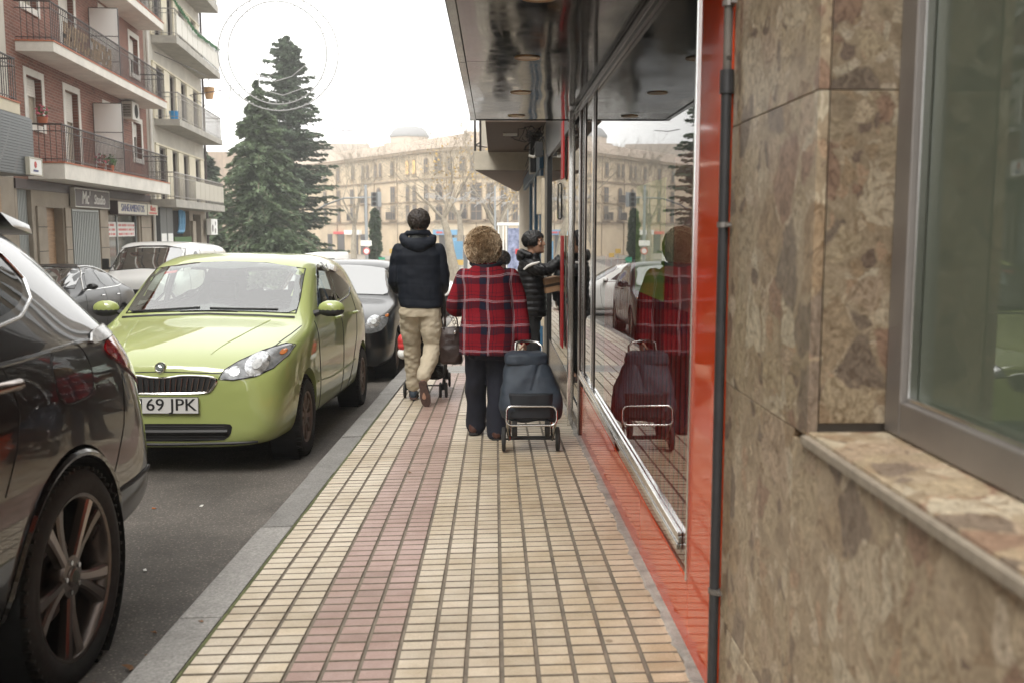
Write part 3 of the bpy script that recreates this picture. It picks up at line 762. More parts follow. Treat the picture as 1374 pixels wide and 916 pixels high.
# ground floor
gh = [(-.1,.76,-1.4,2.19),(1.69,2.92,-1.4,1.80),(3.56,5.85,-1.4,1.80),(6.87,10.35,-1.4,1.70)]
facade(bb_, -.25, 11.9, -1.5, 2.44, gh, 'beige', .30, 'ground_floor_wall')
for (a, b_, n_) in ((1.0,1.6,'pilaster'),(2.98,3.40,'pilaster'),(5.95,6.72,'pilaster'),(10.5,11.75,'pilaster')):
    BW(n_, a, b_, .002, .05, -1.4, 1.82, 'beige', bb_, bev=.01)
    for z in (-.5,.1,.7,1.3): BW('joint', a-.002, b_+.002, .045, .052, z, z+.018, 'void', bb_)
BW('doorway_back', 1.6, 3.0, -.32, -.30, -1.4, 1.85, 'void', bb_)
BW('entrance_door', 2.35, 2.92, -.26, -.22, -1.4, 1.8, 'wood', bb_, label='brown wooden entrance door leaf')
m = MB()
for i in range(9): m.bb((-.08+i*.095, .10, -1.4), (-.03+i*.095, .14, 2.19))
part('roller_grille', m, M['gate_grey'], bb_, kind='stuff')
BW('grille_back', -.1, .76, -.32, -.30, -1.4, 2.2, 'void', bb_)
# folding gate, bar by bar
m0 = MB(); m0.bb((3.56,-.03,1.74),(5.85,.05,1.80)); gate = part('folding_gate', m0, M['gate_grey'], bb_)
for i in range(16):
    x = 3.62+i*.146; m = MB(); m.bb((x, -.02, -1.4), (x+.07, .03, 1.73)); part('gate_bar', m, M['gate_grey'], gate)
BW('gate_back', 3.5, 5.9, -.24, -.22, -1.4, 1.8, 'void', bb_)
# plumbing shop front
BW('shop_window_back', 6.8, 10.4, -.32, -.30, -1.4, 1.7, 'wood', bb_)
for a, b_ in ((6.87,6.95),(8.05,8.13),(10.27,10.35)): BW('shop_mullion', a, b_, -.14, -.08, -1.4, 1.7, 'gate_grey', bb_)
BW('shop_pane', 6.95, 10.27, -.13, -.11, -1.4, 1.7, 'glass_dark', bb_)
for (a, b_, z0, z1) in ((6.98,8.02,1.02,1.48),(8.2,10.15,1.02,1.48)):
    o = BW('window_notice', a, b_, -.105, -.10, z0, z1, 'sign_white', bb_)
    for k, zz in enumerate((1.38,1.24,1.10)):
        m = MB(); x = a+.08
        while x < b_-.15:
            ww = rnd.uniform(.05,.11); m.bb((x, .097, zz-.035), (x+ww, .0995, zz+.035)); x += ww+rnd.choice((.025,.025,.09))
        part('faded_lettering', m, M['red_text'], o, kind='stuff')
b1 = balcony(bb_, .65, 11.3, 2.45, 2.83); b2 = balcony(bb_, .3, 11.3, 5.37, 5.60); b3 = balcony(bb_, .3, 11.3, 8.0, 8.24); b4 = balcony(bb_, .3, 11.3, 10.8, 11.0)
BW('painted_balcony_shade', -.25, 11.9, .0, .04, 2.2, 2.43, 'sign_brown', bb_)  # dark strip paints the balcony's shadow onto the wall below it
def divider(s, z0, z1):
    o = BW('balcony_divider', s, s+.03, .02, .80, z0, z1, 'white_board', bb_, label='white panelled balcony screen in a black frame')
    m = MB()
    for (d0, d1, a, b_) in ((.0,.02,z0,z1),(.80,.82,z0,z1),(.02,.8,z1,z1+.02),(.02,.8,z0+(z1-z0)*.58,z0+(z1-z0)*.58+.02),(.02,.8,z0+(z1-z0)*.2,z0+(z1-z0)*.2+.015)):
        m.bb((s-.008, -d1, a), (s+.036, -d0, b_))
    part('divider_frame', m, M['iron'], o, kind='stuff')
divider(5.9, 2.9, 4.88); divider(5.9, 5.68, 7.56); divider(5.9, 8.3, 10.2)
# reed and patchwork screen tied to the upper railing
m = MB()
for i in range(26):
    for k in range(6): 
        if rnd.random() < .82: m.bb((1.3+i*.15, .775-.0, 5.68+k*.10), (1.3+i*.15+.14, .785, 5.68+k*.10+.09))
m.v = [(p[0], -p[1], p[2]) for p in m.v]
part('reed_screen', m, mat('reed screen', (.35,.24,.14), .9, var=.6, vs=5), bb_, kind='stuff')
def acu(par, s, z, label=None):
    o = BW('air_conditioner', s, s+.82, .05, .38, z, z+.55, 'ac', par, bev=.015)
    off = ROOTS[par.name]
    m = MB(); m.lathe([(0,-.388),(.2,-.388),(.22,-.383)], 'y', (s+.45-off, 0, z+.28), 20); part('fan_grille', m, M['void'], o)
    m = MB()
    for i in range(8): m.bb((s-off-.004, -.33, z+.08+i*.05), (s-off+.0, -.09, z+.105+i*.05))
    part('vents', m, M['void'], o, kind='stuff')
acu(bb_, 8.7, 4.75)
def pot(s, d_, z, lab, flower=True, group=None, r=.11):
    c, sn = math.cos(ROT), math.sin(ROT)
    X = BP[0]+c*s+sn*d_; Y = BP[1]+sn*s-c*d_
    t = thing('potted_plant', lab, 'plant', (X, Y, z), (0,0,0), group)
    m = MB(); m.lathe([(0,0),(r*.7,0),(r,.18),(r*.9,.18),(r*.8,.14),(0,.14)], n=14); part('pot', m, M['terracotta'], t, smooth=True)
    m = MB(); m2 = MB()
    for i in range(90):
        v = Vector((rnd.gauss(0,1), rnd.gauss(0,1), rnd.gauss(0,.7))).normalized()*rnd.uniform(.04,.19); v.z += .30
        q = rnd.uniform(.02,.04); e = Vector((rnd.gauss(0,1),rnd.gauss(0,1),rnd.gauss(0,1))).normalized(); f_ = e.orthogonal().normalized()
        (m2 if flower and i % 2 else m).add([v-e*q-f_*q*.5, v+e*q-f_*q*.5, v+e*q+f_*q*.5, v-e*q+f_*q*.5], [(0,1,2,3)])
    part('leaves', m, M['green_leaf'], t, kind='stuff')
    if m2.v: part('flowers', m2, M['pink_flower'], t, kind='stuff')
pot(1.35, .16, 3.80, 'pink flowering plant on the sill of the first floor window', r=.13)
pot(4.05, .70, 2.86, 'red leaved pot plant in front of the balcony door above the studio shop')
pot(4.75, .74, 2.86, 'small green pot plant at the balcony edge, left of the white screen', False)

# signs as things of their own
def sign(name, lab, s0, s1, z0, z1, d0, d1, m_, frame=None):
    t = bthing(name, lab, 'sign', s0); ROOTS[t.name] = s0
    BW('sign_board', s0, s1, d0, d1, z0, z1, m_, t, bev=.006)
    if frame:
        m = MB(); 
        for (a, b_, c, e) in ((0,s1-s0,z0-.03,z0-.001),(0,s1-s0,z1+.001,z1+.03),(-.03,-.001,z0-.03,z1+.03),(s1-s0+.001,s1-s0+.03,z0-.03,z1+.03)): m.bb((a,-d1-.01,c),(b_,-d0,e))
        part('sign_frame', m, M[frame], t, kind='stuff')
    return t
def lettering(t, txt, size, s, z, d_, m_, sx=1, shear=0, depth=.01, thick=False):
    tm = text_mb(txt, size, depth, shear=shear, sx=sx)
    if thick:
        w0 = list(tm.v); f0 = list(tm.f)
        for dx, dy in ((size*.025,0),(-size*.025,0),(0,size*.02)): tm.add([(p[0]+dx,p[1]+dy,p[2]+rnd.uniform(0,.002)) for p in w0], f0)
    # text plane -> facade plane (reads along +s, faces outward)
    off = ROOTS[t.name]
    mb = MB(); mb.add([(p[0]+s-off, -d_-p[2], z+p[1]) for p in tm.v], tm.f)
    part('lettering', mb, M[m_], t, fix=False)
t = sign('shop_sign', "dark brown sign board reading Mc' Studio in white brush script", 3.45, 6.5, 1.88, 2.34, .04, .16, 'sign_brown', 'ac')
lettering(t, "Mc'", .50, 4.32, 2.10, .165, 'sign_white', 1.0, .25, thick=True); lettering(t, "Studio", .38, 5.55, 2.08, .165, 'sign_white', 1.05, .25, thick=True)
t = sign('shop_sign', 'cream light box reading SANEAMIENTOS in navy capitals', 6.88, 10.3, 1.73, 2.09, .06, .30, 'sign_cream', 'sign_brown')
lettering(t, 'SANEAMIENTOS', .33, 8.58, 1.91, .305, 'navy', 1.12, 0)
t = sign('shop_sign', 'cream light box with red italic lettering beside the SANEAMIENTOS box', 10.36, 11.75, 1.74, 2.09, .06, .30, 'sign_cream')
lettering(t, 'Roca', .27, 11.05, 1.96, .305, 'red_text', 1.3, .3, thick=True)
m = MB(); m.bb((.2,-.309,1.78),(1.2,-.304,1.83)); part('underline', m, M['red_text'], t)
t = sign('small_sign', 'small white light sign with a red dot on the corner of the grey slatted balcony', -2.0, -1.3, 2.44, 2.76, .92, 1.0, 'white_board', 'sign_cream')
m = MB(); m.lathe([(0,-1.008),(.07,-1.008),(.07,-1.0)], 'y', (.33,0,2.64), 16); part('red_dot', m, M['red_text'], t)
m = MB(); m.bb((.2,-1.006,2.49),(.48,-1.001,2.53)); part('blue_line', m, M['navy'], t)

# ---- beige building at the left edge (and on behind the camera)
b0 = bthing('beige_building', 'beige building at the left edge with a grey slatted first floor bay', 'building', -.3); ROOTS[b0.name] = 0
hb = []
for fi, (f0, f1) in enumerate([(2.6,5.1),(5.4,8.0),(8.3,10.8)]):
    for s in range(-40, -2, 4): hb.append((s+.4, s+1.7, f0+.9, f0+2.2))
ROOTS[b0.name] = -.3
facade(b0, -44, -.26, 2.44, 13.5, hb, 'render_pale', .2)
for h in hb: win_unit(b0, *h, .4, surround=.08, back=.18)
hg = [(s+.3, s+3.2, -1.4 if s > -10 else -1.0, 1.9) for s in range(-40, -4, 4)]
facade(b0, -44, -.26, -1.5, 2.43, hg, 'beige', .25, 'ground_floor_wall')
for h in hg: BW('shop_shutter', h[0], h[1], -.24, -.2, h[2], h[3], rnd.choice(('shutter','gate_grey','glass_dark')), b0)
BW('wood_cladding', -1.9, -1.1, .003, .03, -1.3, 1.5, 'wood', b0); BW('wood_cladding', -1.9, -1.1, .003, .03, 1.56, 2.2, 'wood', b0); BW('wood_cladding', -1.05, -.36, .003, .03, -1.3, 1.5, 'beige', b0)
for s in (-22, -14): balcony(b0, s, s+7, 3.7, 3.87, step=.2)
balcony(b0, -22, -1.9, 6.4, 6.6, step=.2, sm='slab')
bx = balcony(b0, -6.5, -1.95, 3.66, 3.9, sm='cream_panel')
m = MB()
for k in range(20): 
    z = 2.42+k*.06; m.bb((-5.9+.3-.3, -.92, z), (-1.5+.3, -.90+.0, z+.052))
    m.bb((-1.5+.28, -.90, z), (-1.5+.3, -.01, z+.052))
m.bb((-5.9,-.9,2.40),(-1.5+.27,-.0,2.415)); m.bb((-5.9,-.9,3.62),(-1.5+.27,-.0,3.64))
part('slatted_bay', m, M['shutter'], b0, kind='stuff', label='dark grey horizontal slats wrapping the bay')

# ---- pale building after the brick one
bp_ = bthing('pale_building', 'pale building right of the brick one with grey balconies and cream window strips', 'building', 11.9); ROOTS[bp_.name] = 11.9
hs_ = []
for fi, f0 in enumerate((2.32, 5.23, 8.18, 11.09)):
    for (a, b_) in ((13.45,14.5),(15.5,16.45),(17.45,18.4),(19.75,20.7)): hs_.append((a, b_, f0+.03, f0+1.95))
facade(bp_, 11.92, 21.75, 2.04, 14.4, hs_, 'render_pale', .2)
for h in hs_: win_unit(bp_, *h, 0, True, surround=0, back=.12, pm='glass_dark', frame='sign_brown')
for f0 in (2.32, 5.23, 8.18):
    for (a, b_) in ((12.9,13.4),(14.55,15.45),(16.5,17.4),(18.45,19.7),(20.75,21.5)): BW('cream_strip', a, b_, .002, .05, f0+.01, f0+1.98, 'cream_panel', bp_)
    BW('window_head', 12.9, 21.5, .002, .07, f0+1.99, f0+2.06, 'cream_panel', bp_)
m = MB(); m.bb((21.752-11.9, 0, -1.6), (21.78-11.9, 9, 14.4)); part('end_wall', m, M['render_pale'], bp_)
m = MB(); m.tube([(.15,-.09,-1.4),(.15,-.09,14)], .06, 8); part('downpipe', m, M['white_trim'], bp_, smooth=True)
m = MB(); m.tube([(9.75,-.09,-1.4),(9.75,-.09,14)], .05, 8); part('downpipe', m, M['sign_brown'], bp_, smooth=True)
for (s0, z0, z1) in ((11.95,2.04,2.32),(13.0,5.0,5.23),(13.0,7.91,8.18),(13.0,10.76,11.09)):
    b = balcony(bp_, s0, 21.5, z0, z1, .9, .95, 'slab_grey', 'iron_grey', tile=False)
    off = 11.9
    a0 = 15.5 if z0 < 3 else (13.2 if z0 > 7 else 99)
    k = a0
    while k < 21.2:
        m = MB(); m.bb((k-off, -.875, z1+.12), (min(k+.88,21.45)-off, -.865, z1+.80)); part('railing_panel', m, M['frosted'], b); k += .92
hgf = [(12.5,14.2,-1.5,1.9),(14.9,18.3,-1.5,2.0),(19.0,20.6,-1.5,1.9)]
facade(bp_, 11.92, 21.75, -1.8, 2.04, hgf, 'beige', .3, 'ground_floor_wall')
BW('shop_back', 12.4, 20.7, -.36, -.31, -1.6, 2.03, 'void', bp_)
for k in range(2): 
    BW('meter_cupboard', 10.55+k*.98+1.5, 11.5+k*.98+1.5, .12, .30, .55, 2.03, 'gate_grey' if 0 else 'shutter', bp_, bev=.01)
    BW('torn_poster', 10.65+k*.98+1.5, 11.4+k*.98+1.5, .301, .305, .6, 1.1, 'white_board', bp_)
BW('metal_post', 14.05, 14.2, .1, .24, -1.5, 2.03, 'ac', bp_)
BW('green_shutter_box', 14.6, 17.6, .02, .2, .55, .95, 'green_leaf', bp_)
m = MB()
for i, (dx, dz) in enumerate(((0,0),(.28,.05),(.56,.0),(.84,-.05))):
    x = 15.9-11.9+dx
    m.tube([(x,-.12,2.0+dz*.5),(x+.03,-.12,1.7),(x-.02,-.12,1.45),(x-.15,-.12,1.2),(x-.35,-.12,1.12)], .045, 6)
part('blue_graffiti', m, M['blue_paint'], bp_, kind='stuff', label='pale blue swoosh lettering on the dark shop window')
BW('side_panel', 18.35, 18.98, .01, .12, -1.5, 1.6, 'beige', bp_)
o = BW('condenser_board', 21.1, 22.6, .15, .35, 1.0, 1.72, 'white_board', bp_, bev=.02)
for (dx, dz, r) in ((.35,.30,.17),(.95,.18,.13),(1.0,.52,.10)):
    m = MB(); m.lathe([(0,-.352),(r,-.352),(r,-.35)], 'y', (21.1-11.9+dx,0,1.0+dz), 16); part('fan_grille', m, M['sign_brown'], o)
def place_sd(s, d_, z):
    c, sn = math.cos(ROT), math.sin(ROT); return Vector((BP[0]+c*s+sn*d_, BP[1]+sn*s-c*d_, z))
# garland along the top balcony
m = MB(); pts = [place_sd(s, .98, z) for s, z in ((12.4,9.33),(13.5,9.2),(14.5,9.10),(16.1,8.9),(17.5,8.95),(18.8,9.02),(20.0,9.08),(20.95,9.1))]
for i in range(len(pts)-1):
    for k in range(60):
        p = pts[i].lerp(pts[i+1], k/60)+Vector((0,0,-.05*math.sin(PI*k/60)))
        e = Vector((rnd.gauss(0,1),rnd.gauss(0,1),rnd.gauss(0,1))).normalized(); f_ = e.orthogonal().normalized(); q = .10
        m.add([p-f_*.02, p+e*q, p+f_*.02], [(0,1,2)])
        m.add([p-f_*.02, p-e*q, p+f_*.02], [(0,1,2)])
gl = thing('garland', 'green tinsel garland slung along the top balcony of the pale building', 'garland', tuple(place_sd(12.4,.98,9.3)))
part('tinsel', m, M['garland'], gl, world=True, kind='stuff')
m = MB(); m.tube(pts, .02, 6); part('cord', m, M['garland'], gl, world=True)
bk = thing('hanging_basket', 'orange woven basket hanging from the pale building corner', 'basket', tuple(place_sd(21.95,.3,7.1)))
m = MB(); p = place_sd(21.95,.3,7.1); m.lathe([(0,0),(.16,0),(.26,.5),(.24,.5),(.15,.03)], 'z', p, 14); part('basket', m, mat('wicker', (.55,.33,.16), .8, var=.3, vs=30), bk, world=True, smooth=True)
m = MB(); m.tube([p+Vector((0,0,.45)), p+Vector((0,0,.9))], .02, 5); part('hanger', m, M['iron'], bk, world=True)
bkt = tag(part('blue_bucket', MB().lathe([(0,0),(.14,0),(.18,.32),(.16,.32),(.13,.03),(0,.03)], 'z', place_sd(13.5,.6,5.24), 16), mat('blue plastic', (.02,.25,.55), .4), None, smooth=True), 'blue bucket on the middle balcony of the pale building', 'bucket')
# far pavement with kerb, terrain steps
mb = MB(); rings = []
for y in [-30,-10,0,8,16,24,32,40,46]:
    xk = -9.3-.03*max(0,y-10); z = zr(y)+.13
    rings.append([(-30,y,z-.3),(xk,y,z-.3),(xk,y,z),(-30,y,z)])
mb.loft(rings)
struct('far_pavement', mb, M['pave_far'])
# low roofs closing the block behind the facades
for o_, s0, s1, h in ((bb_, -.25, 11.9, 14.4), (b0, -44, -.26, 13.5), (bp_, 11.93, 21.75, 14.4)):
    BW('roof', s0, s1, -9, .25, h, h+.2, 'terracotta', o_)
    BW('back_wall', s0, s1, -9.1, -9, -2, h, 'beige', o_)
# ================================================================ plaza, trees, far buildings
M['sandstone'] = mat('sandstone', (.52,.42,.29), .9, var=.2, vs=.35)
M['sand_trim'] = mat('sandstone trim', (.27,.20,.13), .9, var=.15, vs=1)
M['far_glass'] = mat('far window glass', (.045,.04,.038), .3)
M['roof_tile'] = mat('roof tiles', (.34,.265,.20), .85, var=.3, vs=2, stretch=(1,1,.3))
M['amber'] = mat('amber lit window', (.6,.35,.1), .6, emit=(1,.6,.2,.35))
M['bark'] = mat('bark', (.17,.14,.105), .9, var=.35, vs=6)
M['bark_pale'] = mat('plane tree bark', (.27,.235,.18), .9, var=.35, vs=5)
M['needles'] = mat('cedar needles', (.075,.110,.052), .75, var=.55, vs=1.1)
M['needles2'] = mat('dark conifer needles', (.055,.085,.045), .75, var=.5, vs=1.4)
M['dryleaf'] = mat('dry plane leaves', (.42,.28,.09), .8, var=.4, vs=3)
M['lampgrey'] = mat('galvanised pole', (.33,.35,.36), .5, metal=.4)
M['signal_grey'] = mat('signal head grey', (.12,.13,.13), .5)
# curved sandstone block
path = [(-36,152),(-30,144.5),(-22.1,134),(-17,126.5),(-11.8,119),(-8.6,114),(-5.6,110.6),(-3.4,109.3),(-1.2,109.2),(1.2,110.4),(4,113),(9,119),(16,128),(26,141)]
acc = [0]
for a, b_ in zip(path[:-1], path[1:]): acc.append(acc[-1]+math.hypot(b_[0]-a[0], b_[1]-a[1]))
def on(u, dout=0):
    u = max(0, min(acc[-1]-1e-6, u)); i = max(k for k in range(len(acc)) if acc[k] <= u); i = min(i, len(path)-2)
    t = (u-acc[i])/(acc[i+1]-acc[i]); ax_, ay_ = path[i]; bx_, by_ = path[i+1]
    dx, dy = (bx_-ax_)/(acc[i+1]-acc[i]), (by_-ay_)/(acc[i+1]-acc[i])
    return (ax_+(bx_-ax_)*t+dy*dout, ay_+(by_-ay_)*t-dx*dout, math.atan2(dy, dx))
def upx(px):   # facade parameter seen at a photo column
    best = min(range(0, int(acc[-1]*10)), key=lambda k: abs(on(k/10)[0]/on(k/10)[1]-(px-664)/1298.))
    return best/10
sb = thing('sandstone_building', 'curved four storey sandstone building with arched windows across the square', 'building', (-3, 110, -2))
def band(z0, z1, out, m_, name, top_in=0):
    m = MB(); rings = []
    for k in range(0, int(acc[-1]*2)+1):
        x, y, a = on(k/2, out); x2, y2, _ = on(k/2, -3); x3, y3, _ = on(k/2, out-top_in)
        rings.append([(x2,y2,z0),(x,y,z0),(x3,y3,z1),(x2,y2,z1)])
    m.loft(rings); return part(name, m, M[m_], sb, world=True)
band(-2.4, 10.0, 0, 'sandstone', 'wall')
band(10.0, 10.35, .45, 'sand_trim', 'eaves')
band(6.95, 7.12, .16, 'sand_trim', 'string_course'); band(1.98, 2.18, .18, 'sand_trim', 'string_course'); band(4.35, 4.45, .08, 'sand_trim', 'string_course')
# pitched roof
m = MB(); rings = []
for k in range(0, int(acc[-1]*2)+1):
    x, y, a = on(k/2, .5); x2, y2, _ = on(k/2, -6)
    rings.append([(x,y,10.36),(x2,y2,12.6),(x2,y2,10.36)])
m.loft(rings); part('roof', m, M['roof_tile'], sb, world=True)
def arch_win(u, wd, z0, z1, arch=True, glass='far_glass', sill=True):
    x, y, a = on(u, .0)
    mt = Matrix.Translation((x, y, 0)) @ Matrix.Rotation(a, 4, 'Z')
    def outline(w_, zt):
        if not arch: return [(-w_,z0),(w_,z0),(w_,zt),(-w_,zt)]
        r = w_; return [(-w_,z0),(w_,z0)]+[(r*math.cos(PI*i/8), zt-r+r*math.sin(PI*i/8)) for i in range(9)]
    m = MB(); m.prism(outline(wd/2+.12, z1+.12), 'y', -.10, .02); m.xf(mt)
    f = part('window', m, M['sand_trim'], sb, world=True)
    m = MB(); m.prism(outline(wd/2, z1), 'y', -.13, -.101); m.xf(mt); part('pane', m, M[glass], f, world=True)
    m = MB(); m.box((0,-.14,(z0+z1)/2),(.06,.02,z1-z0)); m.box((0,-.141,z0+(z1-z0)*.55),(wd-.05,.022,.06)); m.xf(mt); part('window_bar', m, M['sand_trim'], f, world=True, kind='stuff')
    if sill:
        m = MB(); m.box((0,-.12,z0-.08),(wd+.5,.3,.12)); m.xf(mt); part('sill', m, M['sand_trim'], f, world=True)
top = [(440,.5),(458,.62),(477,.62),(490.5,.5),(496.5,.5),(507.5,.5),(513.5,.5),(529.5,.7),(549.5,.55),(558,.55),(574,.6),(590,1.15),(606,.6),(622,.6),(640,1.1),(656,.6),(672,.6),(690,.6)]
for px, wd in top: arch_win(upx(px), wd*1.05, 7.75, 9.35 if wd < 1 else 9.7, True, 'amber' if px in (549.5,558) else 'far_glass')
mid = [(440,.6,0),(458,.6,0),(476,.9,0),(494,.7,1),(511,.8,1),(530,.95,0),(549.5,.65,1),(558,.65,1),(574,.6,1),(591,1.15,1),(607,.65,1),(623,.7,1),(640,1.1,0),(657,.7,0),(675,.7,0),(690,.7,0)]
for px, wd, ar in mid: arch_win(upx(px), wd*1.05, 4.55, 6.35, bool(ar))
for px, wd, ar in mid: arch_win(upx(px), wd*1.05, 2.3, 4.05, px in (591,574,607))
def far_balcony(px, z):
    x, y, a = on(upx(px), 0); mt = Matrix.Translation((x, y, 0)) @ Matrix.Rotation(a, 4, 'Z')
    m = MB(); m.box((0,-.35,z),(1.7,.7,.12)); m.xf(mt); b = part('balcony', m, M['sand_trim'], sb, world=True)
    m = MB()
    for i in range(15): m.box((-.8+i*.114,-.66,z+.5),(.035,.035,.9))
    m.box((0,-.66,z+.97),(1.66,.05,.05)); m.xf(mt); part('railing', m, M['iron'], b, world=True, kind='stuff')
for px in (477,511,530,623,657): far_balcony(px, 2.35)
for px in (494,511): far_balcony(px, 4.5)
for px in (455,505,535,600,640,680):
    x, y, a = on(upx(px), .05); m = MB(); m.tube([(x,y,-2.2),(x,y,10)], .07, 6); part('downpipe', m, M['sand_trim'], sb, world=True)
def shopf(p0, p1, z0, z1, m_, name='shop_opening', out=.05, lab=None):
    m = MB(); rings = []
    u0, u1 = upx(p0), upx(p1); n = max(1, int((u1-u0)/.6))
    for k in range(n+1):
        x, y, a = on(u0+(u1-u0)*k/n, out); x2, y2, _ = on(u0+(u1-u0)*k/n, -.1)
        rings.append([(x2,y2,z0),(x,y,z0),(x,y,z1),(x2,y2,z1)])
    m.loft(rings); return part(name, m, M[m_], sb, world=True, label=lab)
for a, b_ in ((442,448),(455,464),(474,482),(486,492),(560,566),(590,600),(604,610),(622,640),(650,662)): shopf(a, b_, -2, .6, 'far_glass')
M['sky_blue'] = mat('blue shop fascia', (.12,.30,.48), .5)
M['lamp_red'] = mat('red lettering far', (.65,.05,.05), .5)
shopf(467, 487, .55, 1.15, 'white_board', 'shop_fascia', .4, 'white shop fascia')
o = shopf(585, 616, .62, 1.2, 'sky_blue', 'shop_fascia', .4, 'bright blue shop fascia'); 
m = MB(); u0 = upx(590)
for i in range(16):
    x, y, a = on(u0+i*.13, .43); m.box((x,y,.9+.0),(.09,.03,.22),a)
part('red_lettering', m, M['lamp_red'], o, world=True, kind='stuff')
shopf(607, 617, -1.2, .3, 'sky_blue', 'blue_notice', .3)
shopf(452, 465, .6, .95, 'lamp_red', 'shop_fascia', .3, 'dull red shop fascia')

# dome and other far buildings in the haze
def tower(name, label, x, y, prof, m_, cat='building'):
    t = thing(name, label, cat, (x, y, -2)); m = MB(); m.lathe(prof, 'z', (0,0,0), 32); part('drum', m, M[m_], t, smooth=True, sharp=30); return t
M['pale_far'] = mat('pale far building', (.50,.42,.34), .9)
M['slate'] = mat('slate dome', (.25,.25,.25), .7)
t = tower('round_tower', 'faint round tower with slate dome over the sandstone roof', -12.95, 150, [(3.6,0),(3.6,15.6),(3.9,15.7),(3.9,16.1),(2.9,16.2),(2.9,17.1),(0,17.1)], 'pale_far')
m = MB(); m.lathe([(3.0,17.1),(3.0,17.4),(2.6,18.0),(2.1,18.5),(1.2,18.7),(0,18.75)], 'z', (0,0,0), 32); part('dome', m, M['slate'], t, smooth=True)
def block(label, x, y, w_, d_, h, m_, rz=0, roof=None, name='far_building'):
    t = thing(name, label, 'building', (x, y, -2), (0,0,rz))
    m = MB(); m.bb((-w_/2,-d_/2,0),(w_/2,d_/2,h)); part('wall', m, M[m_], t)
    if roof: m = MB(); m.add([(-w_/2-.4,-d_/2-.4,h),(w_/2+.4,-d_/2-.4,h),(w_/2+.4,d_/2+.4,h),(-w_/2-.4,d_/2+.4,h),(-w_/2,0,h+roof),(w_/2,0,h+roof)], [(0,1,5,4),(2,3,4,5),(1,2,5),(3,0,4),(0,3,2,1)]); part('roof', m, M['roof_tile'], t)
    nfl = int(h/3.1); nw = int(w_/3)
    for f in range(nfl):
        for k in range(nw):
            m = MB(); x0 = -w_/2+ (k+.5)*w_/nw; m.bb((x0-.6,-d_/2-.05,1+f*3.1),(x0+.6,-d_/2+.02,2.6+f*3.1)); part('window', m, M['far_glass'], t)
    return t
block('faint pale apartment block behind the left end of the sandstone roof', -34, 205, 16, 12, 20.5, 'pale_far', .1)
block('faint gabled building beyond the sandstone roof, left of the dome', -24, 185, 6, 8, 15.5, 'pale_far', 0, 2.5)
block('reddish building seen between the pale building and the cedar', -34, 118, 12, 12, 12, 'roof_tile', .1)
block('ochre building low behind the cedar and the street end', -45, 100, 16, 10, 8, 'sandstone', .05, 1.5)
M['render_far'] = mat('far white render', (.6,.56,.5), .9)

# plaza pavement
mb = MB(); rings = []
for y in (44, 56, 75, 106): rings.append([(-9, y, zr(y)-.1), (60, y, zr(y)-.1), (60, y, zr(y)+.13), (-9, y, zr(y)+.13)])
mb.loft(rings); struct('square_pavement', mb, M['pave_far'])
mb = MB(); mb.bb((-60, 108, -2.3), (60, 160, -2.02)); struct('far_side_pavement', mb, M['pave_far'])

# ---------------------------------------------------------------- trees
def leafquad(m, p, q, dirn=None, asp=.5):
    e = Vector((rnd.gauss(0,1),rnd.gauss(0,1),rnd.gauss(0,.6)))
    if dirn is not None: e = e*.5+dirn*1.3
    e.normalize(); f_ = e.cross(Vector((rnd.gauss(0,1),rnd.gauss(0,1),rnd.gauss(0,1)))).normalized()*q*asp; e = e*q
    m.add([p-e-f_*.3, p-f_, p+e, p+f_], [(0,1,2,3)])
def conifer(name, label, x, y, h, r0, base, droop, nwh, nbr, leaf, mt, z0=None, power=.8, top=0.02, lq=9, irregular=.25):
    zb = zr(y) if z0 is None else z0
    t = thing(name, label, 'tree', (x, y, zb))
    m = MB(); m.tube([(0,0,0),(.1,0,h*.3),(0,.1,h*.7),(0,0,h*.98)], [h*.02,h*.016,h*.008,.03], 8); tr = part('trunk', m, M['bark'], t, smooth=True)
    lv = MB(); br = MB()
    for i in range(nwh):
        f = (i+rnd.random()*.8)/nwh; z = base+(h-base)*f
        for k in range(nbr):
            f = min(.995, max(0, (i+rnd.uniform(-1.2,1.6))/nwh)); z = base+(h-base)*f; rr = (r0*(1-f)**power+h*top*min(1, (1-f)*16))
            a = rnd.random()*2*PI; L = rr*rnd.uniform(1-irregular*1.6, 1+irregular)
            dv = Vector((math.cos(a), math.sin(a), 0)); p0 = Vector((0,0,z)); prev = p0
            up = .25*(f-.2)
            seg = 6; pts = [p0]
            for s_ in range(1, seg+1):
                u = s_/seg; p = p0+dv*L*u+Vector((0,0, L*(up*u-droop*u*u)))+Vector((rnd.gauss(0,.05),rnd.gauss(0,.05),rnd.gauss(0,.04)))*L*.3
                pts.append(p)
            br.tube(pts, [.05*L/ r0+.012]*1+[.03*L/r0+.008]*(seg-1)+[.005], 4, cap=False)
            for s_ in range(1, seg+1):
                u = s_/seg; side = dv.cross(Vector((0,0,1)))
                wdt = L*.30*(1.15-u*.8)
                for _ in range(int(lq*(.5+u))):
                    c = pts[s_-1].lerp(pts[s_], rnd.random())+side*rnd.gauss(0,.5)*wdt+Vector((0,0,-abs(rnd.gauss(0,.5))*leaf*1.1+leaf*.3))
                    leafquad(lv, c, leaf*rnd.uniform(.6,1.25), (dv+side*rnd.uniform(-.8,.8)+Vector((0,0,-.3))), .38)
    part('branches', br, M['bark'], tr, kind='stuff', fix=False)
    part('crown', lv, M[mt], t, kind='stuff', fix=False)
    return t
conifer('cedar_tree', 'broad cedar with drooping boughs left of the taller conifer', -13.9, 58, 12.0, 3.9, .5, .34, 34, 13, .165, 'needles', power=1.0, lq=21, irregular=.36)
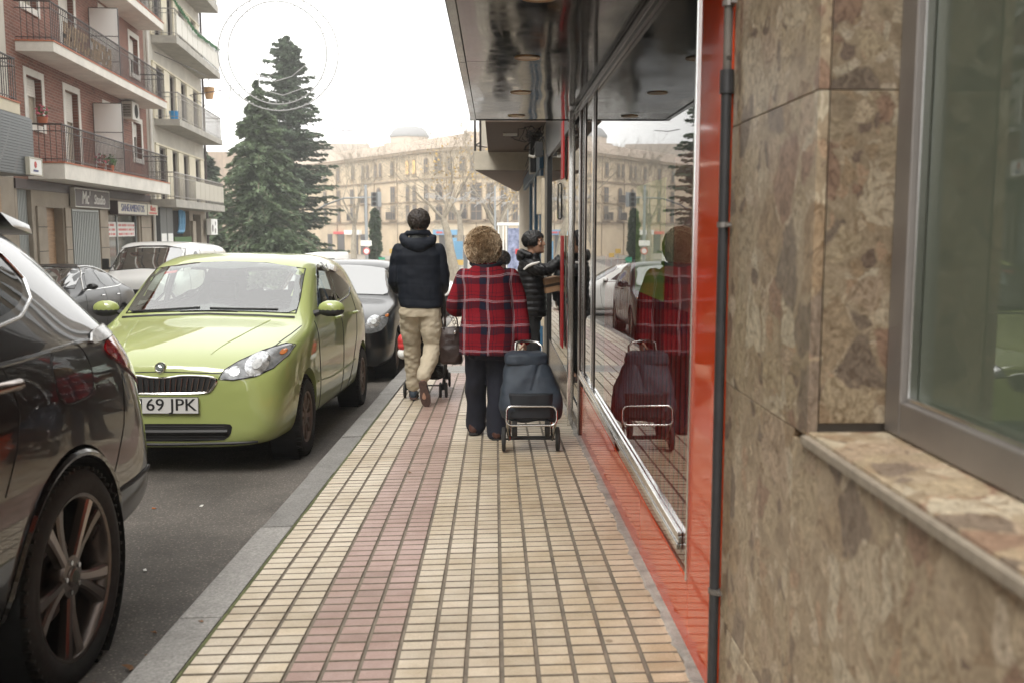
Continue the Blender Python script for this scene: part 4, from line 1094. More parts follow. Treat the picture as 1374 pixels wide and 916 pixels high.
conifer('conifer_tree', 'tall narrow dark conifer rising behind the cedar through the light rings', -13.3, 64, 15.7, 2.3, .8, .02, 50, 11, .155, 'needles2', power=.75, lq=18, top=.045, irregular=.38)
conifer('conifer_tree', 'dark conifer behind the corner of the pale building', -19.5, 66, 8.6, 2.1, .5, .2, 28, 8, .3, 'needles2', power=.6, lq=7, top=.05)
conifer('shrub_tree', 'low dark evergreen at the left foot of the cedar', -18.8, 56, 3.6, 2.2, .1, .1, 14, 9, .28, 'needles2', power=.5, lq=8)
conifer('shrub_tree', 'low dark evergreen at the right foot of the cedar, by the road', -12.2, 55, 3.3, 2.1, .1, .1, 14, 9, .28, 'needles', power=.5, lq=8)
conifer('cypress_tree', 'slim dark green column cypress under the traffic light', -7.35, 60, 4.6, .36, .05, -.9, 34, 10, .16, 'needles2', power=.35, top=.012, lq=5)

def bare_tree(label, x, y, h, seed, leaves=0, spread=.5, lean=0, base=None):
    r = random.Random(seed); z = zr(y)+.1
    t = thing('plane_tree', label, 'tree', (x, y, z), (0,0,0), 'bare plane trees on the square')
    tw = MB(); tr = MB(); lf = MB()
    def grow(p, d_, L, rad, depth):
        n = 4 if depth < 3 else 3; pts = [p]; q = p; dd = d_.copy()
        for i in range(n):
            dd = (dd+Vector((r.gauss(0,.13),r.gauss(0,.13),r.gauss(0,.06)+.06))).normalized(); q = q+dd*L/n; pts.append(q)
        rs = [rad*(1-.45*i/n) for i in range(n+1)]
        (tr if depth < 1 else tw).tube(pts, rs, 8 if depth < 1 else (5 if depth < 3 else 3), cap=False)
        if depth >= 6: 
            return
        kids = 4 if depth == 0 else (3 if depth < 4 else 3)
        for k in range(kids):
            a = r.random()*2*PI; side = dd.orthogonal().normalized(); side = Matrix.Rotation(a, 3, dd) @ side
            nd = (dd*(.75)+side*spread*r.uniform(.6,1.5)).normalized()
            st = pts[-1] if (k == 0 or depth == 0) else pts[r.randint(1, n)]
            grow(st, nd, L*r.uniform(.60,.82), max(.008, rs[-1]*r.uniform(.5,.7)), depth+1)
        if leaves and depth >= 3:
            for _ in range(leaves):
                leafquad(lf, pts[-1]+Vector((r.gauss(0,.25),r.gauss(0,.25),r.gauss(0,.25))), .11, None, .8)
    grow(Vector((0,0,0)), Vector((lean,0,1)).normalized(), h*.30, h*.026, 0)
    trunk = part('trunk', tr, M['bark_pale'], t, smooth=True, fix=False); part('branches', tw, M['bark_pale'], t, kind='stuff', fix=False)
    if lf.v: part('dry_leaves', lf, M['dryleaf'], t, kind='stuff', fix=False)
bare_tree('large bare plane tree over the permed head, nearest of the group', -2.4, 60, 13.5, 11, 0, .66)
bare_tree('bare plane tree with yellowed leaves under the wooden balcony soffit', 1.2, 66, 12, 5, 1, .6)
bare_tree('bare plane tree right of the shelter with thin yellow leaves', 3.4, 72, 12, 9, 1, .55)
bare_tree('pale bare tree left of the traffic light arm', -12.0, 82, 12, 21, 0, .45)
bare_tree('small bare tree between the cypress and the dark haired man', -7.6, 86, 6.5, 31, 0, .5)
bare_tree('tall bare tree far back, its twigs above the sandstone roof', -3.2, 86, 15, 41, 0, .5)
bare_tree('tall thin bare tree behind the largest plane tree', 0.4, 88, 14, 45, 0, .5)

# ---------------------------------------------------------------- street furniture far off
def zf(y): return zr(y)+.13
t = thing('traffic_light', 'traffic light hanging from a curved grey arm over the road', 'traffic light', (-13.2, 67, zf(67)))
z9 = 1.25+(308-267)/1298*67
m = MB(); m.tube([(-13.2,67,zf(67)),(-13.2,67,1.4),(-12.7,67,2.2),(-11.6,67,2.9),(-10.3,67,z9+.0),(-8.4,67,z9+.06)], [.09,.08,.07,.06,.055,.04], 8); part('mast_arm', m, M['lampgrey'], t, world=True, smooth=True)
m = MB(); m.bb((-8.45,66.9,z9-.56),(-8.02,67.2,z9+.40)); hd = part('signal_head', m, M['signal_grey'], t, world=True, bev=.04)
m = MB(); m.bb((-8.01,67.0,z9-.58),(-7.76,67.05,z9+.42)); part('backboard', m, M['lampgrey'], t, world=True, bev=.02)
for k in range(3): m = MB(); m.lathe([(0,66.88),(.12,66.88),(.13,66.9)], 'y', (-8.23,0,z9+.24-k*.31), 12); part('lamp', m, M['void'], hd, world=True)
def pole(label, x, y, ztop, r=.05, cat='street lamp', group=None, sign_=None, arm=False):
    t = thing('lamp_post', label, cat, (x, y, zf(y))); m = MB(); m.tube([(x,y,zf(y)),(x,y,ztop)], [r*1.3,r], 8); part('pole', m, M['lampgrey'], t, world=True, smooth=True)
    if arm: m = MB(); m.tube([(x,y,ztop-.1),(x-.3,y,ztop+.1),(x-.7,y,ztop+.12)], .03, 6); part('arm', m, M['lampgrey'], t, world=True); m = MB(); m.bb((x-1.1,y-.12,ztop+.08),(x-.7,y+.12,ztop+.18)); part('lamp_head', m, M['lampgrey'], t, world=True)
    return t
t = pole('tall pale grey post carrying a round sign, left of the cypress', -7.3, 55.5, 3.75, .075)
m = MB(); m.lathe([(0,55.38),(.2,55.38),(.2,55.42)], 'y', (-7.3,0,.02), 20); part('round_sign', m, M['white_board'], t, world=True)
m = MB(); m.lathe([(.15,55.37),(.2,55.37)], 'y', (-7.3,0,.02), 20); part('red_rim', m, M['lamp_red'], t, world=True)
m = MB(); m.bb((-7.62,55.38,.32),(-7.0,55.42,.62)); part('sign_plate', m, M['white_board'], t, world=True)
pole('grey lamp post rising behind the permed head', .02, 60, 3.9, .06)
pole('thin white post right of the grey lamp post, above the shelter', .78, 58, 2.4, .045)
pole('thin white post beside the blue shop front', 1.45, 58, 2.1, .045)
# bus shelter with poster
M['poster_blue'] = mat('blue poster', (.10,.16,.38), .4, var=.7, vs=4, hue=(.45,.5,.7))
t = thing('bus_shelter', 'white framed bus shelter with a blue poster beside the blue shop', 'bus shelter', (.75, 45, zf(45)))
yb = 45
m = MB(); m.bb((.10,yb,1.42),(1.9,yb+1.4,1.56)); part('shelter_roof', m, M['white_board'], t, world=True, bev=.02)
for x in (.14,.36,.50,1.3): m = MB(); m.bb((x,yb+.02,zf(yb)),(x+.06,yb+.08,1.42)); part('post', m, M['white_board'], t, world=True)
m = MB(); m.bb((.20,yb+.03,zf(yb)+.2),(.36,yb+.06,1.40)); part('side_panel', m, M['frosted'], t, world=True)
m = MB(); m.bb((.60,yb+.0,-.6),(1.28,yb+.08,1.30)); pz = part('poster', m, M['poster_blue'], t, world=True)
m = MB(); m.bb((.95,yb-.01,.1),(1.15,yb-.001,.35)); part('red_patch', m, M['lamp_red'], pz, world=True)
# small signs and boxes near the cypress
def small_sign(label, x, y, z, w_, h, m_, cat='sign', rd=False):
    t = thing('road_sign', label, cat, (x, y, zf(y))); m = MB(); m.tube([(x,y,zf(y)),(x,y,z)], .03, 6); part('pole', m, M['lampgrey'], t, world=True)
    m = MB()
    if rd: m.lathe([(0,y-.06),(w_/2,y-.06),(w_/2,y-.03)], 'y', (x,0,z+h/2), 18)
    else: m.bb((x-w_/2,y-.06,z),(x+w_/2,y-.03,z+h))
    part('sign_face', m, M[m_], t, world=True)
M['sign_green'] = mat('green sign', (.03,.30,.18), .5); M['sign_yellow'] = mat('yellow sign', (.55,.36,.08), .5); M['sign_blue'] = mat('blue sign', (.03,.16,.5), .5)
small_sign('green panel sign right of the cypress', -6.5, 56, -.9, .36, .55, 'sign_green')
small_sign('green sign under the first, right of the cypress', -6.45, 55.2, -1.3, .40, .34, 'sign_green')
small_sign('yellow sign between the green signs and the dark haired man', -6.0, 57, -.15, .32, .26, 'sign_yellow')
small_sign('second yellow sign close to the dark haired man', -5.5, 56, -.35, .3, .24, 'sign_yellow')
small_sign('round blue arrow sign at the foot of the cypress', -7.65, 48, -1.2, .42, .42, 'sign_blue', rd=True)
small_sign('yellow box sign under the bright blue shop fascia', -2.35, 66, -1.15, .42, .34, 'sign_yellow')
small_sign('blue poster board by the bright blue shop fascia', -2.6, 70, -.9, .6, 1.3, 'sky_blue')
small_sign('tall dark notice board left of the permed head', -2.05, 68, -1.6, .28, 1.7, 'signal_grey')
t = thing('box_van', 'small white van far off at the foot of the cedar', 'van', (-9.3, 52, zr(52)))
m = MB(); m.bb((-.9,-.1,.35),(.9,4,2.0)); part('body', m, M['white_board'], t, bev=.12)
m = MB(); m.bb((-.75,-.115,1.25),(.75,-.10,1.75)); part('windscreen', m, M['glass_dark'], t)
for sx in (-.75,.75): m = MB(); m.lathe([(0,-.1),(.3,-.1),(.3,.1),(0,.1)], 'x', (sx,.7,.3), 16); part('wheel', m, M['void'], t)
# street light decorations
M['led'] = mat('unlit light tube', (.42,.42,.42), .5)
def ring_pts(c, rx, rz_, n=56, wob=0): return [(c[0]+rx*math.cos(2*PI*i/n)+wob*math.sin(i*3.1), c[1], c[2]+rz_*math.sin(2*PI*i/n)+wob*math.cos(i*2.3)) for i in range(n)]
t = thing('light_rings', 'unlit Christmas decoration of two thin rings hung over the street', 'decoration', (-5.85, 27, 5.99))
c = (-5.85, 27, 5.99)
m = MB(); m.tube(ring_pts(c, 1.62, 1.53), .017, 4, closed=True); part('outer_ring', m, M['led'], t, world=True)
m = MB(); m.tube(ring_pts((c[0]-.02,27,c[2]+.0), 1.33, 1.36), .017, 4, closed=True); part('inner_ring', m, M['led'], t, world=True)
m = MB()
for i in range(46):
    a = 2*PI*i/46
    for r_ in (1.57,1.36): m.box((c[0]+r_*math.cos(a)*1.0, 27, c[2]+r_*.96*math.sin(a)), (.035,.02,.035))
part('bulbs', m, M['led'], t, world=True, kind='stuff')
m = MB(); m.tube([(c[0]-1.0,27,c[2]-.15),(c[0]-.6,27,c[2]-.55),(c[0]-.1,27,c[2]-.75),(c[0]+.35,27,c[2]-.62),(c[0]+.75,27,c[2]-.3)], .014, 5)
m.tube([(c[0]-.6,27,c[2]-.55),(c[0]-.45,27,c[2]-.98),(c[0]+.1,27,c[2]-1.12),(c[0]+.6,27,c[2]-.95)], .014, 5); part('bow', m, M['led'], t, world=True, kind='stuff')
m = MB(); m.tube([(c[0]-.72,27,c[2]+1.48),(c[0]-.95,27,c[2]+1.85),(c[0]-.25,27,c[2]+2.05),(c[0]-.1,27,c[2]+1.6)], .012, 4); part('hook_frame', m, M['led'], t, world=True)
def wire(label, pts, r=.012, m_='iron'):
    t = thing('wire', label, 'cable', pts[0]); m = MB(); m.tube(pts, r, 4); part('strand', m, M[m_], t, world=True)
wire('thin suspension wire left of the light rings', [(-11.9,44,6.5),(-9.6,36,5.9),(-8.0,30,5.15),(-7.2,27.2,5.2)])
wire('thin wire running from the pale building to the rings', [tuple(place_sd(19,.9,6.3)), (-9.5,31,5.4), (-7.4,27,5.0)])
wire('short cable piece hanging right of the conifer', [(-8.2,50,6.32),(-7.6,50,6.2),(-6.9,50,6.26)], .02)
wire('cable strung below the top balcony of the pale building', [tuple(place_sd(12.2,.3,7.45)), tuple(place_sd(15,.95,7.35)), tuple(place_sd(18,.95,7.5))], .015)
t = thing('light_script', 'unlit curly Christmas light script hung before the sandstone building', 'decoration', (-2.6, 48, 2.6))
m = MB()
yy = 48; r2 = random.Random(8)
for k in range(15):
    px = 576+k*7.2; x = (px-664)/1298*yy; z = 1.25+(308-268-r2.uniform(-7,7)+6*(k-7)*0/15)/1298*yy
    rr = r2.uniform(.07,.17); a0 = r2.random()*6
    m.tube([(x+rr*(1-j/30)*math.cos(a0+j*.42), yy, z+rr*(1-j/30)*.8*math.sin(a0+j*.42)) for j in range(24)], .014, 4)
    m.tube([(x-.15,yy,z-.12+r2.uniform(-.1,.1)),(x+.1,yy,z+.05),(x+.3,yy,z+r2.uniform(-.15,.2))], .014, 4)
part('light_tubes', m, M['led'], t, world=True, kind='stuff')
m = MB(); m.tube([(-3.6,yy,2.85),(-2,yy,2.75),(.6,yy,2.8)], .008, 4); part('support_wire', m, M['led'], t, world=True)

# haze
hz = bpy.data.materials.new('haze'); hz.use_nodes = True
nt = hz.node_tree; nt.nodes.remove(nt.nodes['Principled BSDF'])
vp = nt.nodes.new('ShaderNodeVolumePrincipled'); vp.inputs['Density'].default_value = .0021; vp.inputs['Color'].default_value = (.97,.96,.94,1); vp.inputs['Anisotropy'].default_value = 0.2
nt.links.new(vp.outputs[0], nt.nodes['Material Output'].inputs['Volume'])
HAZE = MB(); HAZE.bb((-620, -70, -5), (620, 920, 27)); 
hzo = part('haze', HAZE, hz); hzo['kind'] = 'stuff'
# ================================================================ cars
def paint(name, col, rough=.28, metal=.35, flake=.0):
    m = mat(name, col, rough, metal=metal, coat=.9, spec=.2)
    m.node_tree.nodes['Principled BSDF'].inputs['Coat Roughness'].default_value = .025
    m.node_tree.nodes['Principled BSDF'].inputs['Coat IOR'].default_value = 1.75
    return m
M['paint_green'] = paint('lime green paint', (.37,.43,.145), .35, .0)
M['paint_brown'] = paint('dark brown metallic paint', (.009,.0065,.006), .3, .15)
M['paint_black'] = paint('black paint', (.004,.004,.005), .35, .0); M['paint_black'].node_tree.nodes['Principled BSDF'].inputs['Coat Weight'].default_value = .6
M['paint_dark'] = paint('dark grey paint', (.006,.0065,.008), .3, .0); M['paint_dark'].node_tree.nodes['Principled BSDF'].inputs['Coat Weight'].default_value = .35
M['paint_white'] = paint('white van paint', (.80,.80,.78), .35, 0)
M['car_glass'] = mat('car glass', (.012,.014,.013), .025, spec=.5, ior=1.5)
M['car_clear'] = glass_mat('clear car glass', (.62,.68,.64), 1.75)
M['screen_clear'] = glass_mat('clear windscreen', (.62,.68,.64), 2.5)
M['seat'] = mat('seat fabric', (.045,.045,.048), .85)
M['screen_glass'] = mat('windscreen glass', (.035,.038,.034), .02, spec=1.0, ior=2.4)
M['rubber'] = mat('tyre rubber', (.022,.021,.020), .8, var=.3, vs=30)
M['plastic'] = mat('black plastic', (.018,.018,.018), .55)
M['trim_black'] = mat('gloss black trim', (.012,.012,.012), .15)
M['hub_brown'] = mat('dusty wheel cover', (.17,.12,.095), .45, metal=.5, var=.25, vs=20)
M['alloy_dark'] = mat('dark alloy', (.12,.10,.09), .25, metal=.85)
M['alloy_face'] = mat('machined alloy face', (.34,.29,.26), .25, metal=.9)
M['disc'] = mat('brake disc', (.14,.11,.09), .5, metal=.7)
M['lamp_clear'] = mat('clear lamp cover', (.42,.43,.43), .12, spec=.9, var=.5, vs=22)
M['reflector'] = mat('lamp reflector', (.42,.43,.44), .22, metal=1, var=.5, vs=30)
M['lamp_dark'] = mat('lamp housing', (.20,.205,.21), .15, metal=.4, var=.5, vs=18)
M['lamp_amber'] = mat('amber lamp', (.45,.13,.02), .2)
M['lamp_tail'] = mat('red tail lamp', (.32,.008,.014), .08, coat=1, var=.4, vs=20)
M['plate'] = mat('number plate', (.66,.66,.64), .4)
M['black'] = mat('flat black', (.01,.01,.01), .6)
M['badge'] = mat('badge', (.03,.045,.035), .5)

def body_mesh(ST, sy=1, sx=1, sz=1, wheels=(), wr=.3, lvl=3, x_in=.60):
    mb = MB(); full = []
    for y, pts in ST:
        r = [(x*sx, y*sy, z*sz) for x, z in pts]
        ring = r+[(-p[0], p[1], p[2]) for p in r[-2:0:-1]]
        full.append(ring)
    mb.loft(full, cap=True)
    me = mesh_from(mb, M['plastic'])
    o = bpy.data.objects.new('tmp', me); COL.objects.link(o)
    md = o.modifiers.new('s', 'SUBSURF'); md.levels = lvl; md.render_levels = lvl
    cs = []
    for (wy, side) in wheels:
        c = MB(); c.lathe([(0, side*x_in),(wr, side*x_in),(wr, side*1.2),(0, side*1.2)], 'x', (0, wy, wr-.015 if wr < .36 else wr-.03), 40)
        cm = mesh_from(c, M['plastic']); co_ = bpy.data.objects.new('cut', cm); COL.objects.link(co_); cs.append(co_)
        b = o.modifiers.new('b', 'BOOLEAN'); b.operation = 'DIFFERENCE'; b.object = co_; b.solver = 'EXACT'
    dg = bpy.context.evaluated_depsgraph_get(); dg.update()
    res = bpy.data.meshes.new_from_object(o.evaluated_get(dg))
    for md in list(o.modifiers):
        if md.type == 'BOOLEAN': o.modifiers.remove(md)
    dg.update(); solid = o.evaluated_get(dg).to_mesh()
    bvh = BVHTree.FromPolygons([v.co.copy() for v in solid.vertices], [tuple(p.vertices) for p in solid.polygons])
    for c in cs: bpy.data.objects.remove(c)
    bpy.data.objects.remove(o)
    return res, bvh
DIR = {'front': (Vector((0,1,0)), lambda u, v: Vector((u,-3,v))), 'rear': (Vector((0,-1,0)), lambda u, v: Vector((u,9,v))),
       'left': (Vector((-1,0,0)), lambda u, v: Vector((3,u,v))), 'right': (Vector((1,0,0)), lambda u, v: Vector((-3,u,v))),
       'top': (Vector((0,0,-1)), lambda u, v: Vector((u,v,4)))}
def cast(bvh, u, v, dr):
    d_, f = DIR[dr]; o = f(u, v); h = bvh.ray_cast(o, d_)
    if h[0] is None:
        n = bvh.find_nearest(o+d_*2.5); return n[0], n[1] if n[1].dot(d_) < 0 else -n[1]
    return h[0], (h[1] if h[1].dot(d_) < 0 else -h[1])
def smooth_poly(P, it=2):
    for _ in range(it):
        Q = []
        for i in range(len(P)):
            a, b_ = P[i], P[(i+1) % len(P)]
            Q += [(a[0]*.78+b_[0]*.22, a[1]*.78+b_[1]*.22), (a[0]*.22+b_[0]*.78, a[1]*.22+b_[1]*.78)]
        P = Q
    return P
def patch(name, bvh, poly, dr, m_, par, off=.002, cell=.05, skirt=.008, rnd_=1, label=None):
    if rnd_: poly = smooth_poly(poly, rnd_)
    bm = bmesh.new(); vs = [bm.verts.new((u, v, 0)) for u, v in poly]; bm.faces.new(vs)
    us = [p[0] for p in poly]; vv = [p[1] for p in poly]
    for lo, hi, ax in ((min(us), max(us), 0), (min(vv), max(vv), 1)):
        k = lo+cell
        while k < hi-cell*.2:
            pc = (k,0,0) if ax == 0 else (0,k,0); pn = (1,0,0) if ax == 0 else (0,1,0)
            bmesh.ops.bisect_plane(bm, geom=bm.verts[:]+bm.edges[:]+bm.faces[:], plane_co=pc, plane_no=pn); k += cell
    bmesh.ops.triangulate(bm, faces=[f for f in bm.faces if len(f.verts) > 4])
    bnd = [e for e in bm.edges if e.is_boundary]
    for v in bm.verts:
        p, n = cast(bvh, v.co.x, v.co.y, dr); v.co = p+n*off; v.normal = n
    if skirt:
        d_ = DIR[dr][0]
        r = bmesh.ops.extrude_edge_only(bm, edges=bnd)
        for g_ in r['geom']:
            if isinstance(g_, bmesh.types.BMVert): g_.co += d_*skirt
    bmesh.ops.recalc_face_normals(bm, faces=bm.faces)
    me = bpy.data.meshes.new(name); bm.to_mesh(me); bm.free()
    me.materials.append(M[m_] if isinstance(m_, str) else m_)
    me.polygons.foreach_set('use_smooth', [True]*len(me.polygons)); me.set_sharp_from_angle(angle=R(50))
    o = new(name, me, par)
    if label: o['label'] = label
    return o
def line_on(bvh, P, dr, off=0, step=.03, closed=False):
    out = []; P = list(P)+([P[0]] if closed else [])
    for a, b_ in zip(P[:-1], P[1:]):
        n = max(1, int(math.hypot(b_[0]-a[0], b_[1]-a[1])/step))
        for i in range(n):
            t = i/n; p, nn = cast(bvh, a[0]+(b_[0]-a[0])*t, a[1]+(b_[1]-a[1])*t, dr); out.append(p+nn*off)
    if not closed: p, nn = cast(bvh, P[-1][0], P[-1][1], dr); out.append(p+nn*off)
    return out
def seam(name, bvh, lines, dr, m_, par, r=.0028, off=0, closed=False, step=.03):
    m = MB()
    for P in lines: m.tube(line_on(bvh, P, dr, off, step, closed), r, 6, closed=closed, cap=not closed)
    return part(name, m, M[m_], par, smooth=True, kind='stuff' if len(lines) > 1 else None)
def mir(P): return [(-u, v) for u, v in P][::-1]

def wheel(par, x, y, R_, side, style, wd=.20, label=None, spin=0):
    """tyre > rim, spokes, hub; side +1 = outer face looks to +x"""
    m = MB(); r = R_; rr = R_*.66 if style != 'alloy' else R_*.765
    prof = [(rr, -wd*.5),(rr+.012,-wd*.5),(r*.93,-wd*.5),(r*.985,-wd*.42),(r,-wd*.3),(r,wd*.3),(r*.985,wd*.42),(r*.93,wd*.5),(rr+.03,wd*.515),(rr+.006,wd*.47),(rr,wd*.45)]
    m.lathe([(a, side*b_) for a, b_ in prof], 'x', (0,0,0), 48, closed=False)
    # tread grooves and lettering ribs
    for k in range(60):
        a = 2*PI*k/60
        m.box((side*wd*.33, r*1.0*math.cos(a), r*1.0*math.sin(a)), (wd*.3, .012, .010), rx=a)
    t = part('wheel', m, M['rubber'], par, smooth=True, sharp=35, label=label); t.location = (x, y, r); t.rotation_euler = (spin, 0, 0)
    def sub(n, mb, mm, **k): return part(n, mb, M[mm], t, **k)
    s = side
    m = MB(); m.lathe([(rr,s*wd*.46),(rr-.012,s*wd*.44),(rr-.022,s*wd*.36),(rr-.03,-s*wd*.4)], 'x', (0,0,0), 48); sub('rim', m, 'alloy_dark' if style == 'alloy' else 'hub_brown', smooth=True, sharp=35)
    if style == 'alloy':
        m = MB(); m.lathe([(0,s*.0),(rr*.55,s*.0),(rr*.58,-s*.02)], 'x', (0,0,0), 40); sub('brake_disc', m, 'disc', smooth=True)
        for k in range(5):
            for dd in (-.17, .17):
                a = 2*PI*k/5+.31+dd; 
                m = MB(); z0, z1 = .055, rr-.012; w0, w1 = .017, .030
                aa = a+(-dd)*.35
                def P(rad, ww, h, ang): 
                    c = Vector((0, math.cos(ang), math.sin(ang)))*rad; n_ = Vector((0,-math.sin(ang),math.cos(ang)))*ww; return c+n_+Vector((s*h,0,0)), c-n_+Vector((s*h,0,0))
                rings = []
                for u in (0,.35,.7,1):
                    rad = z0+(z1-z0)*u; ang = a-dd*(1-u)*.55; ww = w0+(w1-w0)*u*u*.9+ (.004 if u < .1 else 0); h = wd*(.36+.07*u*u-.0*u)
                    p1, p2 = P(rad, ww, h, ang); q1, q2 = P(rad, ww*1.15, h-.03, ang); rings.append([q2, p2-Vector((s*.006,0,0)), p2.lerp(p1,.22)+Vector((0,0,0)), p2.lerp(p1,.78), p1-Vector((s*.006,0,0)), q1])
                m.loft(rings)
                sub('spoke', m, 'alloy_face' if dd > 0 else 'alloy_dark', smooth=True, sharp=25)
        m = MB(); m.lathe([(0,s*wd*.41),(.028,s*wd*.41),(.034,s*wd*.395),(.036,s*wd*.37),(.072,s*wd*.36),(.078,s*wd*.30),(.08,s*0)], 'x', (0,0,0), 30); sub('hub', m, 'alloy_dark', smooth=True, sharp=30)
        m = MB(); m.lathe([(0,s*(wd*.41+.002)),(.022,s*(wd*.41+.001))], 'x', (0,0,0), 24); sub('hub_badge', m, 'badge')
        for k in range(5):
            a = 2*PI*k/5; m = MB(); m.lathe([(0,s*wd*.395),(.009,s*wd*.395),(.010,s*wd*.34)], 'x', (0,.053*math.cos(a),.053*math.sin(a)), 6); sub('wheel_nut', m, 'chrome')
    elif style == 'cover':
        m = MB(); m.lathe([(0,s*wd*.30),(rr*.96,s*wd*.34)], 'x', (0,0,0), 40); sub('cover_back', m, 'plastic', smooth=True)
        for k in range(9):
            a = 2*PI*k/9; rings = []
            for u in (0,.5,1):
                rad = .05+(rr-.05-.008)*u; ww = .013+.020*u; h = wd*(.40-.02*abs(u-.5)); n_ = Vector((0,-math.sin(a),math.cos(a))); c = Vector((0,math.cos(a),math.sin(a)))*rad
                rings.append([c-n_*ww+Vector((s*(h-.014),0,0)), c-n_*ww*.8+Vector((s*h,0,0)), c+n_*ww*.8+Vector((s*h,0,0)), c+n_*ww+Vector((s*(h-.014),0,0))])
            m = MB(); m.loft(rings); sub('cover_spoke', m, 'hub_brown', smooth=True, sharp=25)
        m = MB(); m.lathe([(0,s*wd*.43),(.04,s*wd*.42),(.058,s*wd*.40),(.064,s*wd*.33)], 'x', (0,0,0), 30); sub('hub', m, 'hub_brown', smooth=True)
        m = MB(); m.lathe([(rr*.93,s*wd*.34),(rr*.94,s*wd*.41),(rr*.99,s*wd*.43),(rr,s*wd*.40)], 'x', (0,0,0), 40); sub('cover_rim', m, 'hub_brown', smooth=True)
    else:
        m = MB(); m.lathe([(0,s*wd*.34),(.05,s*wd*.40),(rr*.6,s*wd*.34),(rr*.97,s*wd*.42)], 'x', (0,0,0), 30); sub('wheel_disc', m, 'alloy_dark', smooth=True)
    return t
def car_root(name, label, x, y, yaw=0, group=None, cat='car'):
    return thing(name, label, cat, (x, y, zr(y)+.002), (SL if y < 56 else 0, 0, yaw), group)
def arch_lip(par, x, y, r, cz, m_, side):   # wheel arch edge
    pass

HATCH = [
 (0.00,[(0,.22),(.42,.22),(.53,.28),(.565,.42),(.53,.58),(.48,.635),(.35,.675),(.18,.692),(0,.70)]),
 (0.06,[(0,.18),(.60,.18),(.70,.26),(.73,.44),(.70,.62),(.635,.695),(.46,.735),(.24,.755),(0,.76)]),
 (0.18,[(0,.165),(.68,.165),(.780,.26),(.80,.48),(.78,.69),(.72,.765),(.54,.805),(.28,.825),(0,.83)]),
 (0.48,[(0,.16),(.70,.16),(.81,.27),(.825,.55),(.81,.765),(.76,.845),(.60,.885),(.3,.905),(0,.912)]),
 (0.80,[(0,.16),(.71,.16),(.814,.28),(.824,.60),(.814,.83),(.775,.905),(.64,.945),(.32,.965),(0,.972)]),
 (0.98,[(0,.16),(.71,.16),(.814,.28),(.824,.62),(.814,.86),(.782,.93),(.70,.975),(.36,1.0),(0,1.008)]),
 (1.18,[(0,.16),(.71,.16),(.814,.28),(.824,.62),(.814,.88),(.768,.975),(.712,1.115),(.38,1.155),(0,1.168)]),
 (1.50,[(0,.16),(.71,.16),(.814,.28),(.824,.62),(.814,.90),(.755,1.0),(.700,1.345),(.46,1.392),(0,1.398)]),
 (1.76,[(0,.16),(.71,.16),(.814,.28),(.824,.62),(.818,.91),(.765,1.01),(.675,1.435),(.46,1.478),(0,1.485)]),
 (2.30,[(0,.16),(.71,.16),(.814,.28),(.824,.62),(.818,.93),(.76,1.03),(.665,1.445),(.46,1.488),(0,1.495)]),
 (2.95,[(0,.17),(.71,.17),(.81,.28),(.82,.62),(.812,.95),(.755,1.06),(.650,1.42),(.45,1.465),(0,1.472)]),
 (3.36,[(0,.20),(.70,.20),(.80,.30),(.812,.62),(.800,.97),(.735,1.08),(.625,1.37),(.42,1.425),(0,1.435)]),
 (3.48,[(0,.22),(.68,.22),(.77,.32),(.79,.62),(.78,.95),(.70,1.05),(.57,1.22),(.38,1.27),(0,1.28)]),
 (3.56,[(0,.25),(.60,.25),(.70,.35),(.725,.6),(.70,.88),(.60,.95),(.45,1.0),(.25,1.02),(0,1.03)]),
 (3.60,[(0,.30),(.48,.30),(.58,.38),(.61,.6),(.58,.78),(.5,.84),(.38,.87),(.2,.88),(0,.89)])]

WS0 = [(-.655,1.012),(.655,1.012),(.615,1.345),(.3,1.392),(-.3,1.392),(-.615,1.345)]
SF0 = [(1.33,1.02),(2.03,1.055),(2.03,1.395),(1.84,1.385),(1.66,1.31),(1.46,1.14)]
SR0 = [(2.14,1.06),(2.74,1.11),(2.98,1.19),(2.90,1.33),(2.66,1.375),(2.14,1.395)]
RW0 = [(-.5,1.12),(.5,1.12),(.44,1.33),(-.44,1.33)]
def inside(P, u, v, sh=.93):
    cx = sum(a for a, _ in P)/len(P); cy = sum(b for _, b in P)/len(P); u = cx+(u-cx)/sh; v = cy+(v-cy)/sh; c = False
    for i in range(len(P)):
        (x1, y1), (x2, y2) = P[i], P[i-1]
        if (y1 > v) != (y2 > v) and u < (x2-x1)*(v-y1)/(y2-y1)+x1: c = not c
    return c
def open_up(me, sy, sx, sz):
    bm = bmesh.new(); bm.from_mesh(me); kill = []
    for f in bm.faces:
        c = f.calc_center_median(); x, y, z = c.x/sx, c.y/sy, c.z/sz; n = f.normal
        if (.85 < y < 1.8 and inside(WS0, x, z)) or (1.2 < y < 3.0 and abs(x) > .5 and (inside(SF0, y, z) or inside(SR0, y, z))) or (y > 3.15 and inside(RW0, x, z)): kill.append(f)
    bmesh.ops.delete(bm, geom=kill, context='FACES'); bm.to_mesh(me); bm.free()
def lined(mt_):
    m = mt_.copy(); nt = m.node_tree; o = nt.nodes['Material Output']; b = nt.nodes['Principled BSDF']
    d_ = NN(m, 'ShaderNodeBsdfDiffuse'); d_.inputs['Color'].default_value = (.06,.06,.06,1); g = NN(m, 'ShaderNodeNewGeometry'); x = NN(m, 'ShaderNodeMixShader')
    nt.links.new(g.outputs['Backfacing'], x.inputs[0]); nt.links.new(b.outputs[0], x.inputs[1]); nt.links.new(d_.outputs[0], x.inputs[2]); nt.links.new(x.outputs[0], o.inputs['Surface']); return m
